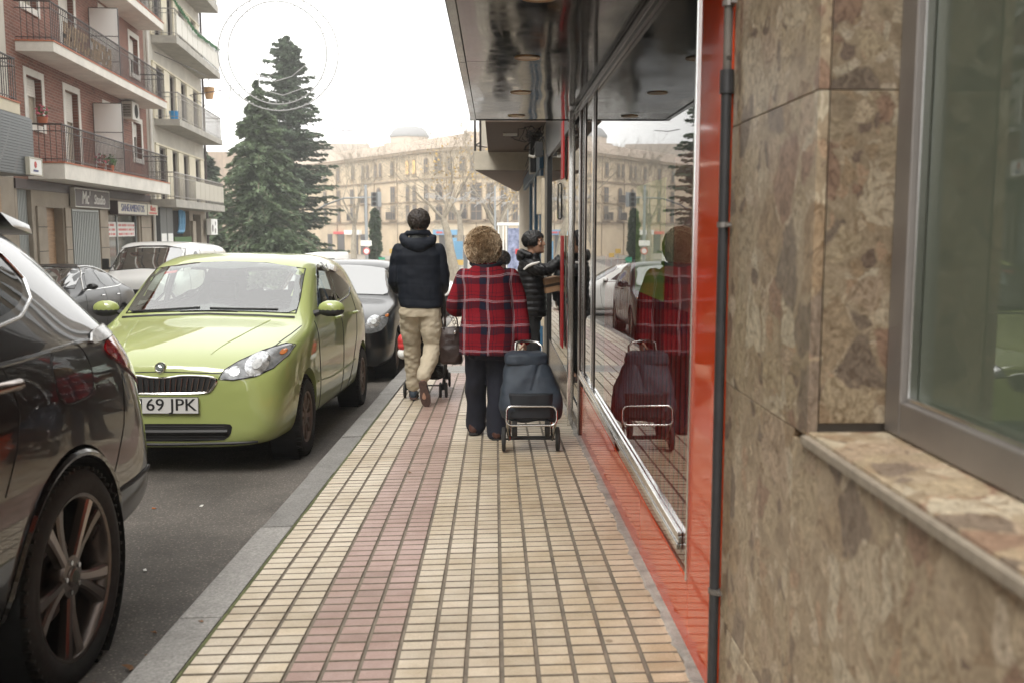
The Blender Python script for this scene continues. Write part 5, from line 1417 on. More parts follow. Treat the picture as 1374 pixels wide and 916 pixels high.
def cabin(t, sy, sz):
    for s in (1,-1):
        m = MB(); m.hexa([(s*.36-.23,1.75*sy,.30),(s*.36+.23,1.75*sy,.30),(s*.36+.23,2.3*sy,.30),(s*.36-.23,2.3*sy,.30),(s*.36-.24,1.72*sy,.50),(s*.36+.24,1.72*sy,.50),(s*.36+.24,2.3*sy,.50),(s*.36-.24,2.3*sy,.50)])
        st_ = part('seat', m, M['seat'], t, bev=.04, smooth=True)
        m = MB(); m.hexa([(s*.36-.23,2.18*sy,.48),(s*.36+.23,2.18*sy,.48),(s*.36+.23,2.30*sy,.48),(s*.36-.23,2.30*sy,.48),(s*.36-.17,2.40*sy,1.06),(s*.36+.17,2.40*sy,1.06),(s*.36+.17,2.50*sy,1.06),(s*.36-.17,2.50*sy,1.06)]); part('seat_back', m, M['seat'], st_, bev=.04, smooth=True)
        m = MB(); m.box((s*.36,2.47*sy,1.17),(.24,.09,.17)); part('headrest', m, M['seat'], st_, bev=.035, smooth=True)
    m = MB(); m.bb((-.62,2.75*sy,.3),(.62,3.0*sy,1.0)); part('rear_bench', m, M['seat'], t, bev=.05)
    m = MB(); m.hexa([(-.66,1.02*sy,.70),(.66,1.02*sy,.70),(.66,1.46*sy,.66),(-.66,1.46*sy,.66),(-.66,1.04*sy,.945),(.66,1.04*sy,.945),(.64,1.44*sy,.98),(-.64,1.44*sy,.98)]); part('dashboard', m, M['plastic'], t, bev=.03)
    m = MB(); m.tube([(.36+.18*math.cos(a), 1.58*sy+.06*math.sin(a), .93+.17*math.sin(a)) for a in [2*PI*k/24 for k in range(24)]], .015, 8, closed=True); m.box((.36,1.58*sy,.93),(.30,.04,.07)); part('steering_wheel', m, M['plastic'], t, smooth=True)
    m = MB(); m.box((0,1.62*sy,1.31*sz),(.22,.03,.06)); part('rear_view_mirror', m, M['plastic'], t, bev=.01)
    m = MB(); m.bb((-.72,.9*sy,.22),(.72,3.3*sy,.30)); part('cabin_floor', m, M['black'], t)
def ring_band(name, bvh, poly, dr, par, wd, off=.0055):
    P = smooth_poly(poly, 1); cx = sum(a for a, _ in P)/len(P); cy = sum(b for _, b in P)/len(P); A = []; B_ = []
    Q = []
    for a, b_ in zip(P, P[1:]+P[:1]):
        n = max(1, int(math.hypot(b_[0]-a[0], b_[1]-a[1])/.05))
        for i in range(n): Q.append((a[0]+(b_[0]-a[0])*i/n, a[1]+(b_[1]-a[1])*i/n))
    for (u, v) in Q:
        L_ = math.hypot(u-cx, v-cy); k = 1-wd/max(L_,.01)
        p1, n1 = cast(bvh, u, v, dr); p2, n2 = cast(bvh, cx+(u-cx)*k, cy+(v-cy)*k, dr); A.append(p1+n1*(off-.003)); B_.append(p2+n2*(off-.003))
    m = MB(); n = len(A); m.add(A+B_, [(i, (i+1) % n, n+(i+1) % n, n+i) for i in range(n)]); return part(name, m, M['trim_black'], par, smooth=True)

def hatchback(label, x, y, yaw, pm, sx=1, sy=1, sz=1, detail=1, group=None, wheel_style='cover', headlamp='wide'):
    t = car_root('parked_car', label, x, y, yaw, group)
    fw, rw = .72*sy, 3.14*sy; wr = .287 if detail else .30
    me, bvh = body_mesh(HATCH, sy, sx, sz, [(fw,1),(fw,-1),(rw,1),(rw,-1)], wr+.045, 3)
    me.materials.clear(); me.materials.append(M[pm]); 
    me.polygons.foreach_set('use_smooth', [True]*len(me.polygons)); me.set_sharp_from_angle(angle=R(38))
    if detail == 1:
        open_up(me, sy, sx, sz)
        me.materials.clear(); me.materials.append(lined(M[pm]))
    body = new('body', me, t)
    GL = 'screen_clear' if detail == 1 else 'screen_glass'; GS = 'car_clear' if detail == 1 else 'car_glass'
    if detail == 1: cabin(t, sy, sz)
    Y = lambda P: [(u*sy, v*sz) for u, v in P]; X = lambda P: [(u*sx, v*sz) for u, v in P]
    for s in (1, -1):
        for yy in (fw, rw):
            m = MB(); m.lathe([(0, s*.60),(wr+.043, s*.60),(wr+.043, s*.79*sx)], 'x', (0, yy, wr-.017+.005), 36); part('arch_liner', m, M['black'], t)
            wheel(t, s*(.715*sx), yy, wr, s, wheel_style)
    # windscreen and side glass
    ws = X([(-.655,1.012),(-.4,1.025),(0,1.035),(.4,1.025),(.655,1.012),(.648,1.13),(.615,1.345),(.3,1.392),(0,1.402),(-.3,1.392),(-.615,1.345),(-.648,1.13)])
    o = patch('windscreen', bvh, ws, 'front', GL, t, .007, .035, rnd_=1)
    ring_band('windscreen_frit', bvh, ws, 'front', t, .055)
    seam('windscreen_seal', bvh, [ws], 'front', 'trim_black', t, .007, 0, closed=True, step=.06)
    for dr, s in (('left',1),('right',-1)):
        fwd = Y([(1.33,1.02),(2.03,1.055),(2.03,1.395),(1.84,1.385),(1.66,1.31),(1.46,1.14)])
        rearw = Y([(2.14,1.06),(2.74,1.11),(2.98,1.19),(2.90,1.33),(2.66,1.375),(2.14,1.395)])
        patch('door_window', bvh, fwd, dr, GS, t, .004, .06); patch('rear_door_window', bvh, rearw, dr, GS, t, .004, .06)
        ring_band('window_frame', bvh, fwd, dr, t, .045); ring_band('window_frame', bvh, rearw, dr, t, .045)
        patch('door_pillar', bvh, Y([(2.04,1.05),(2.13,1.055),(2.13,1.40),(2.04,1.40)]), dr, 'trim_black', t, .003, .06, rnd_=0)
        seam('window_seal', bvh, [Y([(1.25,.985),(1.5,1.0),(2.03,1.035),(2.74,1.09),(2.95,1.16)])], dr, 'trim_black', t, .008, 0)
        if detail:
            seam('door_gap', bvh, [Y([(1.13,.95),(1.12,.7),(1.16,.35),(1.20,.26)]), Y([(2.09,1.07),(2.10,.7),(2.09,.45),(2.06,.27)]), Y([(2.88,1.12),(2.86,.95),(2.78,.72),(2.55,.45),(2.4,.28)]), Y([(1.2,.26),(2.4,.27)])], dr, 'black', t, .005, -.001)
            for yy in (1.93, 2.74):
                p, n = cast(bvh, yy*sy, .93*sz, dr); m = MB(); m.tube([p+n*.0+Vector((0,-.09,0)), p+n*.034+Vector((0,-.06,0)), p+n*.036+Vector((0,.05,0)), p+n*.0+Vector((0,.09,0))], [.014,.013,.013,.014], 8); part('door_handle', m, M[pm], t, smooth=True)
            # side sill moulding
            seam('sill_line', bvh, [Y([(1.05,.50),(1.6,.47),(2.3,.48),(2.7,.50)])], dr, pm, t, .006, .001)
        # mirror
        p, n = cast(bvh, 1.22*sy, 1.0*sz, dr)
        m = MB(); m.sphere(p+Vector((s*.135,-.0,.045)), (.105,.055,.062), 16, 10); mr_ = part('door_mirror', m, M[pm], t, smooth=True)
        m = MB(); m.box(p+Vector((s*.135,.055,.045)), (.15,.012,.085)); part('mirror_glass', m, M['reflector'], mr_)
        m = MB(); m.tube([p-n*.02, p+Vector((s*.03,0,.012)), p+Vector((s*.08,-.0,.025))], [.03,.022,.02], 8); m.sphere(p+Vector((s*.135,-.005,.022)), (.103,.05,.045), 14, 8); part('mirror_foot', m, M['plastic'], mr_, smooth=True)
    if headlamp == 'wide':
        H = [(.385,.642),(.42,.70),(.50,.752),(.62,.808),(.725,.838),(.772,.822),(.765,.765),(.715,.70),(.62,.655),(.48,.635)]
    else:
        H = [(.45,.62),(.50,.70),(.60,.76),(.70,.79),(.76,.77),(.755,.69),(.70,.62),(.58,.59)]
    for s in (1,-1):
        P = X(H) if s > 0 else mir(X(H))
        hl = patch('headlight', bvh, P, 'front', 'lamp_dark', t, .003, .03, rnd_=2)
        seam('headlight_rim', bvh, [P], 'front', 'trim_black', hl, .004, .002, closed=True, step=.03)
        def disc(cx, cz, r0, m_, off, nm, rz_=None):
            pl_ = [(s*(cx+r0*math.cos(2*PI*k/20))*sx, (cz+(rz_ or r0)*math.sin(2*PI*k/20))*sz) for k in range(20)]
            if s < 0: pl_ = pl_[::-1]
            return patch(nm, bvh, pl_, 'front', m_, hl, off, .02, rnd_=0)
        disc(.615,.728,.072,'reflector',.006,'reflector'); disc(.615,.728,.030,'lamp_clear',.010,'bulb_cover')
        disc(.485,.690,.034,'reflector',.006,'reflector',.030); disc(.735,.79,.017,'lamp_amber',.006,'indicator',.016)
    if detail == 1:
        G = [(-.40,.555),(0,.548),(.30,.555),(.345,.57),(.375,.645),(.15,.662),(0,.668),(-.15,.662),(-.375,.645),(-.385,.57)]
        G = [(-.36,.555),(0,.548),(.30,.553),(.335,.565),(.395,.655),(.16,.668),(.05,.650),(-.05,.650),(-.16,.668),(-.395,.655),(-.335,.565)]
        g_ = patch('grille', bvh, X(G), 'front', 'black', t, .003, .05, rnd_=1)
        seam('grille_surround', bvh, [X(smooth_poly(G,2))], 'front', 'chrome', g_, .0075, .004, closed=True, step=.03)
        for k in range(19):
            xx = -.315+k*.035; m = MB(); a, _ = cast(bvh, xx*sx, .562*sz, 'front'); b_, _ = cast(bvh, (xx*1.07)*sx, .648*sz, 'front')
            m.tube([a+Vector((0,-.008,0)), b_+Vector((0,-.008,0))], .006, 5); part('grille_slat', m, M['plastic'], g_, smooth=True)
            m = MB(); m.tube([a+Vector((0,-.0145,0)), b_+Vector((0,-.0145,0))], .0022, 4); part('slat_edge', m, M['alloy_face'], g_)
        I = [(-.42,.235),(.40,.235),(.455,.27),(.475,.345),(.40,.352),(-.40,.352),(-.475,.345),(-.455,.27)]
        i_ = patch('lower_grille', bvh, X(I), 'front', 'black', t, .003, .05)
        seam('intake_bar', bvh, [X([(-.44,.30),(0,.298),(.44,.30)])], 'front', 'plastic', i_, .016, .006)
        m = MB()
        for k in range(6):
            m.tube(line_on(bvh, X([(-.42,.25+k*.017),(.42,.25+k*.017)]), 'front', .005, .1), .002, 4)
        part('mesh', m, M['plastic'], i_, kind='stuff')
        seam('bumper_lip', bvh, [X([(-.62,.222),(0,.21),(.62,.222)])], 'front', 'plastic', t, .012, 0)
        # number plate, badge
        p, n = cast(bvh, 0, .475*sz, 'front')
        yp = p.y-.012
        m = MB(); m.box((0,yp,.475*sz),(.52,.010,.11)); pl_ = part('number_plate', m, M['plate'], t, bev=.003)
        m = MB()
        for (a, b_, c, e) in ((-.26,.26,.527,.530),(-.26,.26,.420,.423),(-.26,-.257,.42,.53),(.257,.26,.42,.53)): m.bb((a, yp-.0066, c*sz-.475*sz+.475*sz-(.475-.475*sz)*0), (b_, yp-.0052, e*sz))
        part('plate_border', m, M['black'], pl_, kind='stuff')
        m = MB(); m.bb((-.258,yp-.0064,.425*sz),(-.222,yp-.0052,.525*sz)); part('blue_band', m, M['sign_blue'], pl_)
        tm = text_mb('0169 JPK', .114, .001); xa = min(q[0] for q in tm.v); xb = max(q[0] for q in tm.v); tm.v = [(-.212+.458*(q[0]-xa)/(xb-xa), q[1], q[2]) for q in tm.v]; tm.v = [(q[0], yp-.0062-q[2], q[1]+.475*sz) for q in tm.v]
        w0 = list(tm.v); f0 = list(tm.f); tm.add([(q[0]+.0025, q[1]-.0002, q[2]) for q in w0], f0)
        part('registration', tm, M['black'], pl_, fix=False)
        p, n = cast(bvh, 0, .715*sz, 'front'); m = MB(); m.lathe([(.029,-.008),(.034,-.011),(.038,-.006),(.040,.006)], 'y', (0,0,0), 24)
        rot = Vector((0,-1,0)).rotation_difference(n).to_matrix().to_4x4(); m.xf(Matrix.Translation(p+n*.004) @ rot); b_ = part('badge', m, M['chrome'], t, smooth=True)
        m = MB(); m.lathe([(0,-.0105),(.027,-.010),(.028,-.008)], 'y', (0,0,0), 24); m.xf(Matrix.Translation(p+n*.004) @ rot); part('badge_centre', m, M['badge'], b_)
        m = MB()
        for dx, dz, an in ((-.004,.003,.5),(.004,.001,.9)): m.box((dx,-.012,dz),(.015,.002,.003),ry=an)
        m.tube([(.006,-.012,-.014),(.0,-.012,.0),(-.008,-.012,.012)], .0014, 4); m.xf(Matrix.Translation(p+n*.004) @ rot); part('winged_arrow', m, M['chrome'], b_, kind='stuff')
        # bonnet gap, wipers, tax sticker, rear-view mirror, side repeater
        seam('bonnet_gap', bvh, [X([(-.42,.678),(0,.69),(.42,.678)])], 'front', 'black', t, .004, -.0005)
        seam('bonnet_gap', bvh, [[(s*a, b_*sy) for a, b_ in ((.60,.17),(.675,.38),(.715,.65),(.735,.88))] for s in (1,-1)], 'top', 'black', t, .004, -.0005)
        seam('bonnet_crease', bvh, [[(s*a, b_*sy) for a, b_ in ((.30,.14),(.40,.45),(.50,.88))] for s in (1,-1)], 'top', pm, t, .007, -.003)
        m = MB(); 
        for (a, b_) in (((-.60,1.02),(-.08,1.05)),((.0,1.045),(.52,1.035))):
            L_ = line_on(bvh, X([a, b_]), 'front', .012, .06); m.tube(L_, .006, 5)
        part('wiper', m, M['plastic'], t, kind='stuff')
        seam('scuttle', bvh, [X([(-.66,.985),(-.4,1.0),(0,1.012),(.4,1.0),(.66,.985)])], 'front', 'plastic', t, .016, -.004)
        patch('sticker', bvh, X([(-.50,1.30),(-.40,1.312),(-.40,1.332),(-.50,1.32)]), 'front', 'lamp_red', t, .006, .05, rnd_=0, skirt=.001)
        p, n = cast(bvh, 1.13*sy, .82*sz, 'left')
    return t, bvh

green, gb = hatchback('lime green hatchback with number plate 0169 JPK parked nose to the camera', -2.220, 6.34, -.020, 'paint_green', 1.0, 1.085, 1.02, 1)
blk, bbv = hatchback('black hatchback parked right behind the lime green hatchback', -2.10, 11.35, -.010, 'paint_black', 1.06, 1.16, 1.0, 2, headlamp='round')
# ---- dark brown SUV in the foreground, rear towards the green car
SUV = [
 (0.0,[(0,.35),(.5,.35),(.62,.42),(.66,.6),(.62,.82),(.55,.88),(.4,.92),(.2,.94),(0,.95)]),
 (0.2,[(0,.26),(.74,.26),(.84,.38),(.86,.66),(.82,.92),(.74,.98),(.55,1.02),(.3,1.04),(0,1.05)]),
 (0.8,[(0,.25),(.80,.25),(.905,.38),(.925,.70),(.90,1.0),(.83,1.06),(.62,1.10),(.34,1.12),(0,1.13)]),
 (1.25,[(0,.25),(.80,.25),(.905,.38),(.93,.70),(.91,1.03),(.85,1.10),(.70,1.16),(.36,1.18),(0,1.19)]),
 (1.7,[(0,.25),(.80,.25),(.905,.38),(.93,.70),(.915,1.04),(.85,1.13),(.72,1.42),(.38,1.48),(0,1.49)]),
 (2.1,[(0,.25),(.80,.25),(.905,.38),(.93,.70),(.918,1.04),(.85,1.14),(.70,1.58),(.38,1.65),(0,1.66)]),
 (2.8,[(0,.25),(.80,.25),(.905,.38),(.93,.70),(.92,1.05),(.85,1.15),(.69,1.60),(.40,1.67),(0,1.685)]),
 (3.35,[(0,.25),(.80,.25),(.905,.38),(.93,.70),(.922,1.05),(.85,1.16),(.675,1.585),(.40,1.66),(0,1.675)]),
 (3.75,[(0,.26),(.80,.26),(.90,.38),(.928,.70),(.922,1.05),(.84,1.175),(.655,1.555),(.39,1.635),(0,1.65)]),
 (4.08,[(0,.28),(.80,.28),(.89,.40),(.918,.70),(.908,1.05),(.80,1.19),(.615,1.52),(.37,1.60),(0,1.615)]),
 (4.26,[(0,.30),(.80,.30),(.890,.41),(.918,.62),(.900,1.06),(.80,1.19),(.57,1.44),(.35,1.52),(0,1.54)]),
 (4.42,[(0,.32),(.79,.32),(.885,.42),(.912,.60),(.880,1.04),(.77,1.155),(.55,1.29),(.34,1.35),(0,1.37)]),
 (4.53,[(0,.34),(.77,.34),(.875,.43),(.900,.57),(.845,1.0),(.72,1.09),(.51,1.17),(.32,1.21),(0,1.225)]),
 (4.61,[(0,.37),(.70,.37),(.81,.45),(.835,.56),(.76,.90),(.62,.96),(.46,1.01),(.28,1.03),(0,1.04)]),
 (4.65,[(0,.42),(.55,.42),(.64,.49),(.67,.64),(.62,.80),(.52,.85),(.38,.88),(.22,.89),(0,.895)])]
sx0, sy0 = -2.335, -.545
suv = car_root('parked_car', 'dark brown SUV in the left foreground, rear wheel and tail lamp showing', sx0, sy0, .0)
fw, rw, wr = .95, 3.745, .370
me, sv = body_mesh(SUV, 1, 1, 1, [(fw,1),(fw,-1),(rw,1),(rw,-1)], wr+.045, 3, x_in=.62)
me.materials.clear(); me.materials.append(M['paint_brown']); me.polygons.foreach_set('use_smooth', [True]*len(me.polygons)); me.set_sharp_from_angle(angle=R(38))
new('body', me, suv)
for s in (1,-1):
    for yy in (fw, rw):
        m = MB(); m.lathe([(0,s*.62),(wr+.044,s*.62),(wr+.044,s*.915)], 'x', (0,yy,wr-.028), 48); part('arch_liner', m, M['black'], suv)
        wheel(suv, s*.815, yy, wr, s, 'alloy', .215, spin=.55).location.z = wr-.02
        # arch lip following the body
        dr = 'left' if s > 0 else 'right'
        P = [(yy+(wr+.062)*math.cos(a), wr-.03+(wr+.062)*math.sin(a)) for a in [R(-12)+R(204)*k/26 for k in range(27)]]
        seam('wheel_arch_lip', sv, [P], dr, 'paint_brown', suv, .013, .002, step=.04)
for dr, s in (('left',1),('right',-1)):
    patch('door_window', sv, [(1.95,1.18),(2.70,1.20),(2.70,1.56),(2.30,1.54)], dr, 'car_glass', suv, .004, .08)
    patch('rear_door_window', sv, [(2.78,1.20),(3.28,1.225),(3.28,1.545),(2.78,1.56)], dr, 'car_glass', suv, .004, .08)
    q = patch('quarter_window', sv, [(3.33,1.228),(3.60,1.262),(3.74,1.315),(3.77,1.36),(3.72,1.43),(3.55,1.51),(3.33,1.54)], dr, 'car_glass', suv, .004, .05, rnd_=2)
    seam('window_chrome', sv, [[(1.85,1.165),(2.70,1.182),(3.33,1.205),(3.62,1.240),(3.77,1.295),(3.81,1.36),(3.76,1.44),(3.58,1.53)]], dr, 'alu_light', suv, .006, .002)
    seam('door_gap', sv, [[(3.34,1.20),(3.38,.98),(3.34,.86),(3.26,.74)], [(2.74,1.18),(2.76,.8),(2.74,.34)], [(3.95,.42),(4.2,.80),(4.25,.99)]], dr, 'black', suv, .0035, -.001)
    # fuel flap outline and tail lamp
    if s > 0:
        F_ = smooth_poly([(3.63,.945),(3.92,.945),(3.965,1.03),(3.955,1.12),(3.90,1.135),(3.66,1.125)], 2)
        seam('fuel_flap_gap', sv, [F_], dr, 'black', suv, .0032, -.0005, closed=True)
        patch('fuel_flap', sv, smooth_poly([(3.637,.951),(3.916,.951),(3.958,1.03),(3.948,1.114),(3.897,1.128),(3.665,1.118)], 1), dr, 'paint_brown', suv, .0015, .04, skirt=.003)
    p, n = cast(sv, 3.24, 1.05, dr); m = MB(); m.tube([p+Vector((0,-.14,0)), p+n*.045+Vector((0,-.10,.0)), p+n*.048+Vector((0,.08,.0)), p+Vector((0,.12,0))], [.018,.017,.017,.018], 10); part('door_handle', m, M['alloy_face'], suv, smooth=True)
    # shoulder crease
    seam('shoulder_crease', sv, [[(1.4,1.075),(2.6,1.09),(3.4,1.115),(4.0,1.135),(4.2,1.125)]], dr, 'paint_brown', suv, .010, -.004)
    seam('lower_bumper_edge', sv, [[(4.08,.55),(4.3,.56),(4.5,.575)]], dr, 'plastic', suv, .010, 0)
# wrap-round tail lamps
for s in (1,-1):
    dr = 'left' if s > 0 else 'right'
    L_ = patch('tail_lamp', sv, [(4.13,1.085),(4.22,1.125),(4.46,1.13),(4.56,1.07),(4.575,.94),(4.54,.90),(4.40,.97),(4.25,1.03)], dr, 'lamp_tail', suv, .008, .03, rnd_=2)
    patch('lamp_clear_strip', sv, [(4.03,1.115),(4.12,1.16),(4.34,1.172),(4.50,1.15),(4.52,1.115),(4.36,1.135),(4.18,1.12)], dr, 'lamp_clear', L_, .012, .03, rnd_=1)
    P = [(.46,.98),(.50,1.07),(.72,1.10),(.80,1.02),(.80,.93),(.66,.92)]
    patch('inner_tail_lamp', sv, P if s > 0 else mir(P), 'rear', 'lamp_tail', suv, .006, .04)
patch('rear_window', sv, [(-.50,1.30),(.50,1.30),(.46,1.50),(.3,1.54),(-.3,1.54),(-.46,1.50)], 'rear', 'car_glass', suv, .004, .06)
m = MB(); m.hexa([(-.56,4.12,1.545),(.56,4.12,1.545),(.50,4.40,1.525),(-.50,4.40,1.525),(-.56,4.02,1.60),(.56,4.02,1.60),(.50,4.37,1.565),(-.50,4.37,1.565)]); part('roof_spoiler', m, M['paint_brown'], suv, smooth=True, bev=.012)
m = MB()
for s in (1,-1): m.tube([(s*.60,1.9,1.60),(s*.60,2.1,1.665),(s*.60,3.4,1.665),(s*.57,3.8,1.625)], .015, 8)
part('roof_rail', m, M['alu_light'], suv, smooth=True, kind='stuff')
m = MB(); m.box((0,4.60,.78),(.52,.01,.11)); part('number_plate', m, M['plate'], suv)

# ---- dark saloon and white van on the far side
SEDAN = [
 (0.0,[(0,.25),(.5,.25),(.6,.31),(.63,.45),(.6,.58),(.54,.63),(.4,.655),(.2,.665),(0,.67)]),
 (0.1,[(0,.2),(.68,.2),(.78,.3),(.81,.48),(.77,.64),(.7,.70),(.52,.73),(.28,.745),(0,.75)]),
 (0.5,[(0,.18),(.76,.18),(.86,.3),(.88,.55),(.86,.76),(.79,.81),(.6,.84),(.3,.86),(0,.865)]),
 (1.2,[(0,.18),(.76,.18),(.865,.3),(.888,.58),(.87,.84),(.81,.90),(.64,.935),(.34,.955),(0,.96)]),
 (1.45,[(0,.18),(.76,.18),(.865,.3),(.888,.6),(.872,.87),(.82,.94),(.69,.985),(.36,1.01),(0,1.02)]),
 (1.9,[(0,.18),(.76,.18),(.865,.3),(.888,.6),(.872,.89),(.80,.98),(.66,1.23),(.36,1.28),(0,1.29)]),
 (2.3,[(0,.18),(.76,.18),(.865,.3),(.888,.6),(.872,.90),(.79,1.0),(.61,1.37),(.35,1.42),(0,1.43)]),
 (2.9,[(0,.18),(.76,.18),(.865,.3),(.888,.6),(.872,.91),(.79,1.01),(.60,1.38),(.35,1.43),(0,1.44)]),
 (3.4,[(0,.18),(.76,.18),(.865,.3),(.888,.6),(.872,.92),(.79,1.02),(.61,1.31),(.35,1.365),(0,1.375)]),
 (3.8,[(0,.19),(.76,.19),(.86,.3),(.885,.6),(.868,.93),(.79,1.01),(.67,1.13),(.36,1.18),(0,1.19)]),
 (4.1,[(0,.2),(.75,.2),(.85,.31),(.875,.6),(.85,.92),(.78,.99),(.62,1.03),(.34,1.05),(0,1.055)]),
 (4.45,[(0,.24),(.7,.24),(.8,.34),(.83,.6),(.80,.87),(.72,.95),(.56,.99),(.3,1.0),(0,1.005)]),
 (4.55,[(0,.3),(.56,.3),(.66,.38),(.69,.6),(.66,.78),(.58,.84),(.44,.87),(.24,.88),(0,.885)])]
def sedan(label, x, y, yaw, pm, name='parked_car'):
    t = car_root(name, label, x, y, yaw); fw, rw, wr = .85, 3.5, .31
    me, bv = body_mesh(SEDAN, 1, 1, 1, [(fw,1),(fw,-1),(rw,1),(rw,-1)], wr+.045, 2)
    me.materials.clear(); me.materials.append(M[pm]); me.polygons.foreach_set('use_smooth', [True]*len(me.polygons)); me.set_sharp_from_angle(angle=R(38)); new('body', me, t)
    ws = [(-.73,1.0),(0,1.04),(.73,1.0),(.60,1.34),(0,1.38),(-.60,1.34)]
    patch('windscreen', bv, ws, 'front', 'screen_glass', t, .004, .08); seam('windscreen_seal', bv, [ws], 'front', 'trim_black', t, .01, 0, closed=True, step=.08)
    for dr, s in (('left',1),('right',-1)):
        patch('door_window', bv, [(1.92,.985),(2.62,1.01),(2.62,1.345),(2.42,1.335),(2.1,1.17)], dr, 'car_glass', t, .004, .08)
        patch('rear_door_window', bv, [(2.70,1.01),(3.28,1.03),(3.35,1.25),(3.1,1.32),(2.70,1.35)], dr, 'car_glass', t, .004, .08)
        patch('quarter_window', bv, [(3.34,1.04),(3.68,1.06),(3.60,1.14),(3.42,1.23)], dr, 'car_glass', t, .004, .06)
        seam('window_chrome', bv, [[(1.75,.96),(2.65,.985),(3.4,1.01),(3.76,1.05),(3.62,1.17),(3.36,1.29),(3.05,1.365),(2.62,1.385),(2.38,1.375),(2.02,1.19),(1.75,.975)]], dr, 'alu_light', t, .010, .002, step=.07)
        seam('door_gap', bv, [[(1.72,.9),(1.7,.3)],[(2.66,.97),(2.66,.3)],[(3.4,.98),(3.3,.6),(3.1,.3)]], dr, 'black', t, .004, 0)
        p, n = cast(bv, 1.85, .98, dr); m = MB(); m.sphere(p+Vector((s*.12,0,.05)), (.1,.05,.055), 12, 8); m.tube([p, p+Vector((s*.08,0,.03))], .02, 6); part('door_mirror', m, M['trim_black'], t, smooth=True)
        for yy in (2.5, 3.25):
            p, n = cast(bv, yy, .86, dr); m = MB(); m.tube([p+Vector((0,-.08,0)), p+n*.03, p+Vector((0,.08,0))], .013, 6); part('door_handle', m, M['alu_light'], t, smooth=True)
        for yy in (fw, rw):
            m = MB(); m.lathe([(0,s*.60),(wr+.043,s*.60),(wr+.043,s*.85)], 'x', (0,yy,wr-.012), 30); part('arch_liner', m, M['black'], t)
            wheel(t, s*.77, yy, wr, s, 'plain')
        H = [(.42,.56),(.5,.65),(.7,.70),(.77,.66),(.74,.57),(.6,.54)]
        patch('headlight', bv, H if s > 0 else mir(H), 'front', 'lamp_clear', t, .004, .05)
    patch('grille', bv, [(-.3,.46),(.3,.46),(.36,.62),(-.36,.62)], 'front', 'black', t, .004, .06)
    return t
sedan('dark saloon with chrome window line parked across the road before the white van', -7.85, 15.0, .03, 'paint_dark')
VAN = [
 (0.0,[(0,.35),(.55,.35),(.7,.42),(.76,.6),(.74,.85),(.7,.95),(.5,1.0),(.26,1.02),(0,1.03)]),
 (0.15,[(0,.3),(.78,.3),(.9,.42),(.93,.68),(.92,.98),(.86,1.08),(.62,1.14),(.32,1.16),(0,1.17)]),
 (0.75,[(0,.28),(.82,.28),(.93,.4),(.95,.75),(.945,1.08),(.90,1.2),(.78,1.28),(.42,1.31),(0,1.32)]),
 (1.15,[(0,.28),(.82,.28),(.93,.4),(.955,.78),(.95,1.10),(.92,1.24),(.82,1.62),(.46,1.68),(0,1.69)]),
 (1.38,[(0,.28),(.82,.28),(.93,.4),(.955,.78),(.95,1.12),(.93,1.28),(.87,1.88),(.6,1.95),(0,1.96)]),
 (2.2,[(0,.28),(.82,.28),(.93,.4),(.955,.78),(.95,1.15),(.935,1.32),(.89,1.92),(.6,1.975),(0,1.985)]),
 (4.7,[(0,.28),(.82,.28),(.93,.4),(.955,.78),(.95,1.15),(.935,1.32),(.89,1.92),(.6,1.975),(0,1.985)]),
 (4.95,[(0,.34),(.78,.34),(.88,.44),(.91,.8),(.90,1.2),(.87,1.4),(.78,1.8),(.48,1.86),(0,1.87)]),
 (5.0,[(0,.5),(.6,.5),(.7,.6),(.74,.85),(.74,1.2),(.7,1.4),(.62,1.6),(.4,1.65),(0,1.66)])]
van = car_root('parked_van', 'white panel van parked across the road, above the dark saloon', -8.0, 21.6, .02, cat='van')
fw, rw, wr = .95, 4.0, .33
me, vv = body_mesh(VAN, 1, 1, 1.0, [(fw,1),(fw,-1),(rw,1),(rw,-1)], wr+.05, 2)
me.materials.clear(); me.materials.append(M['paint_white']); me.polygons.foreach_set('use_smooth', [True]*len(me.polygons)); me.set_sharp_from_angle(angle=R(38)); new('body', me, van)
ws = [(-.84,1.26),(0,1.33),(.84,1.26),(.74,1.78),(.3,1.85),(-.3,1.85),(-.74,1.78)]
patch('windscreen', vv, ws, 'front', 'screen_glass', van, .004, .1); seam('windscreen_seal', vv, [ws], 'front', 'trim_black', van, .012, 0, closed=True, step=.1)
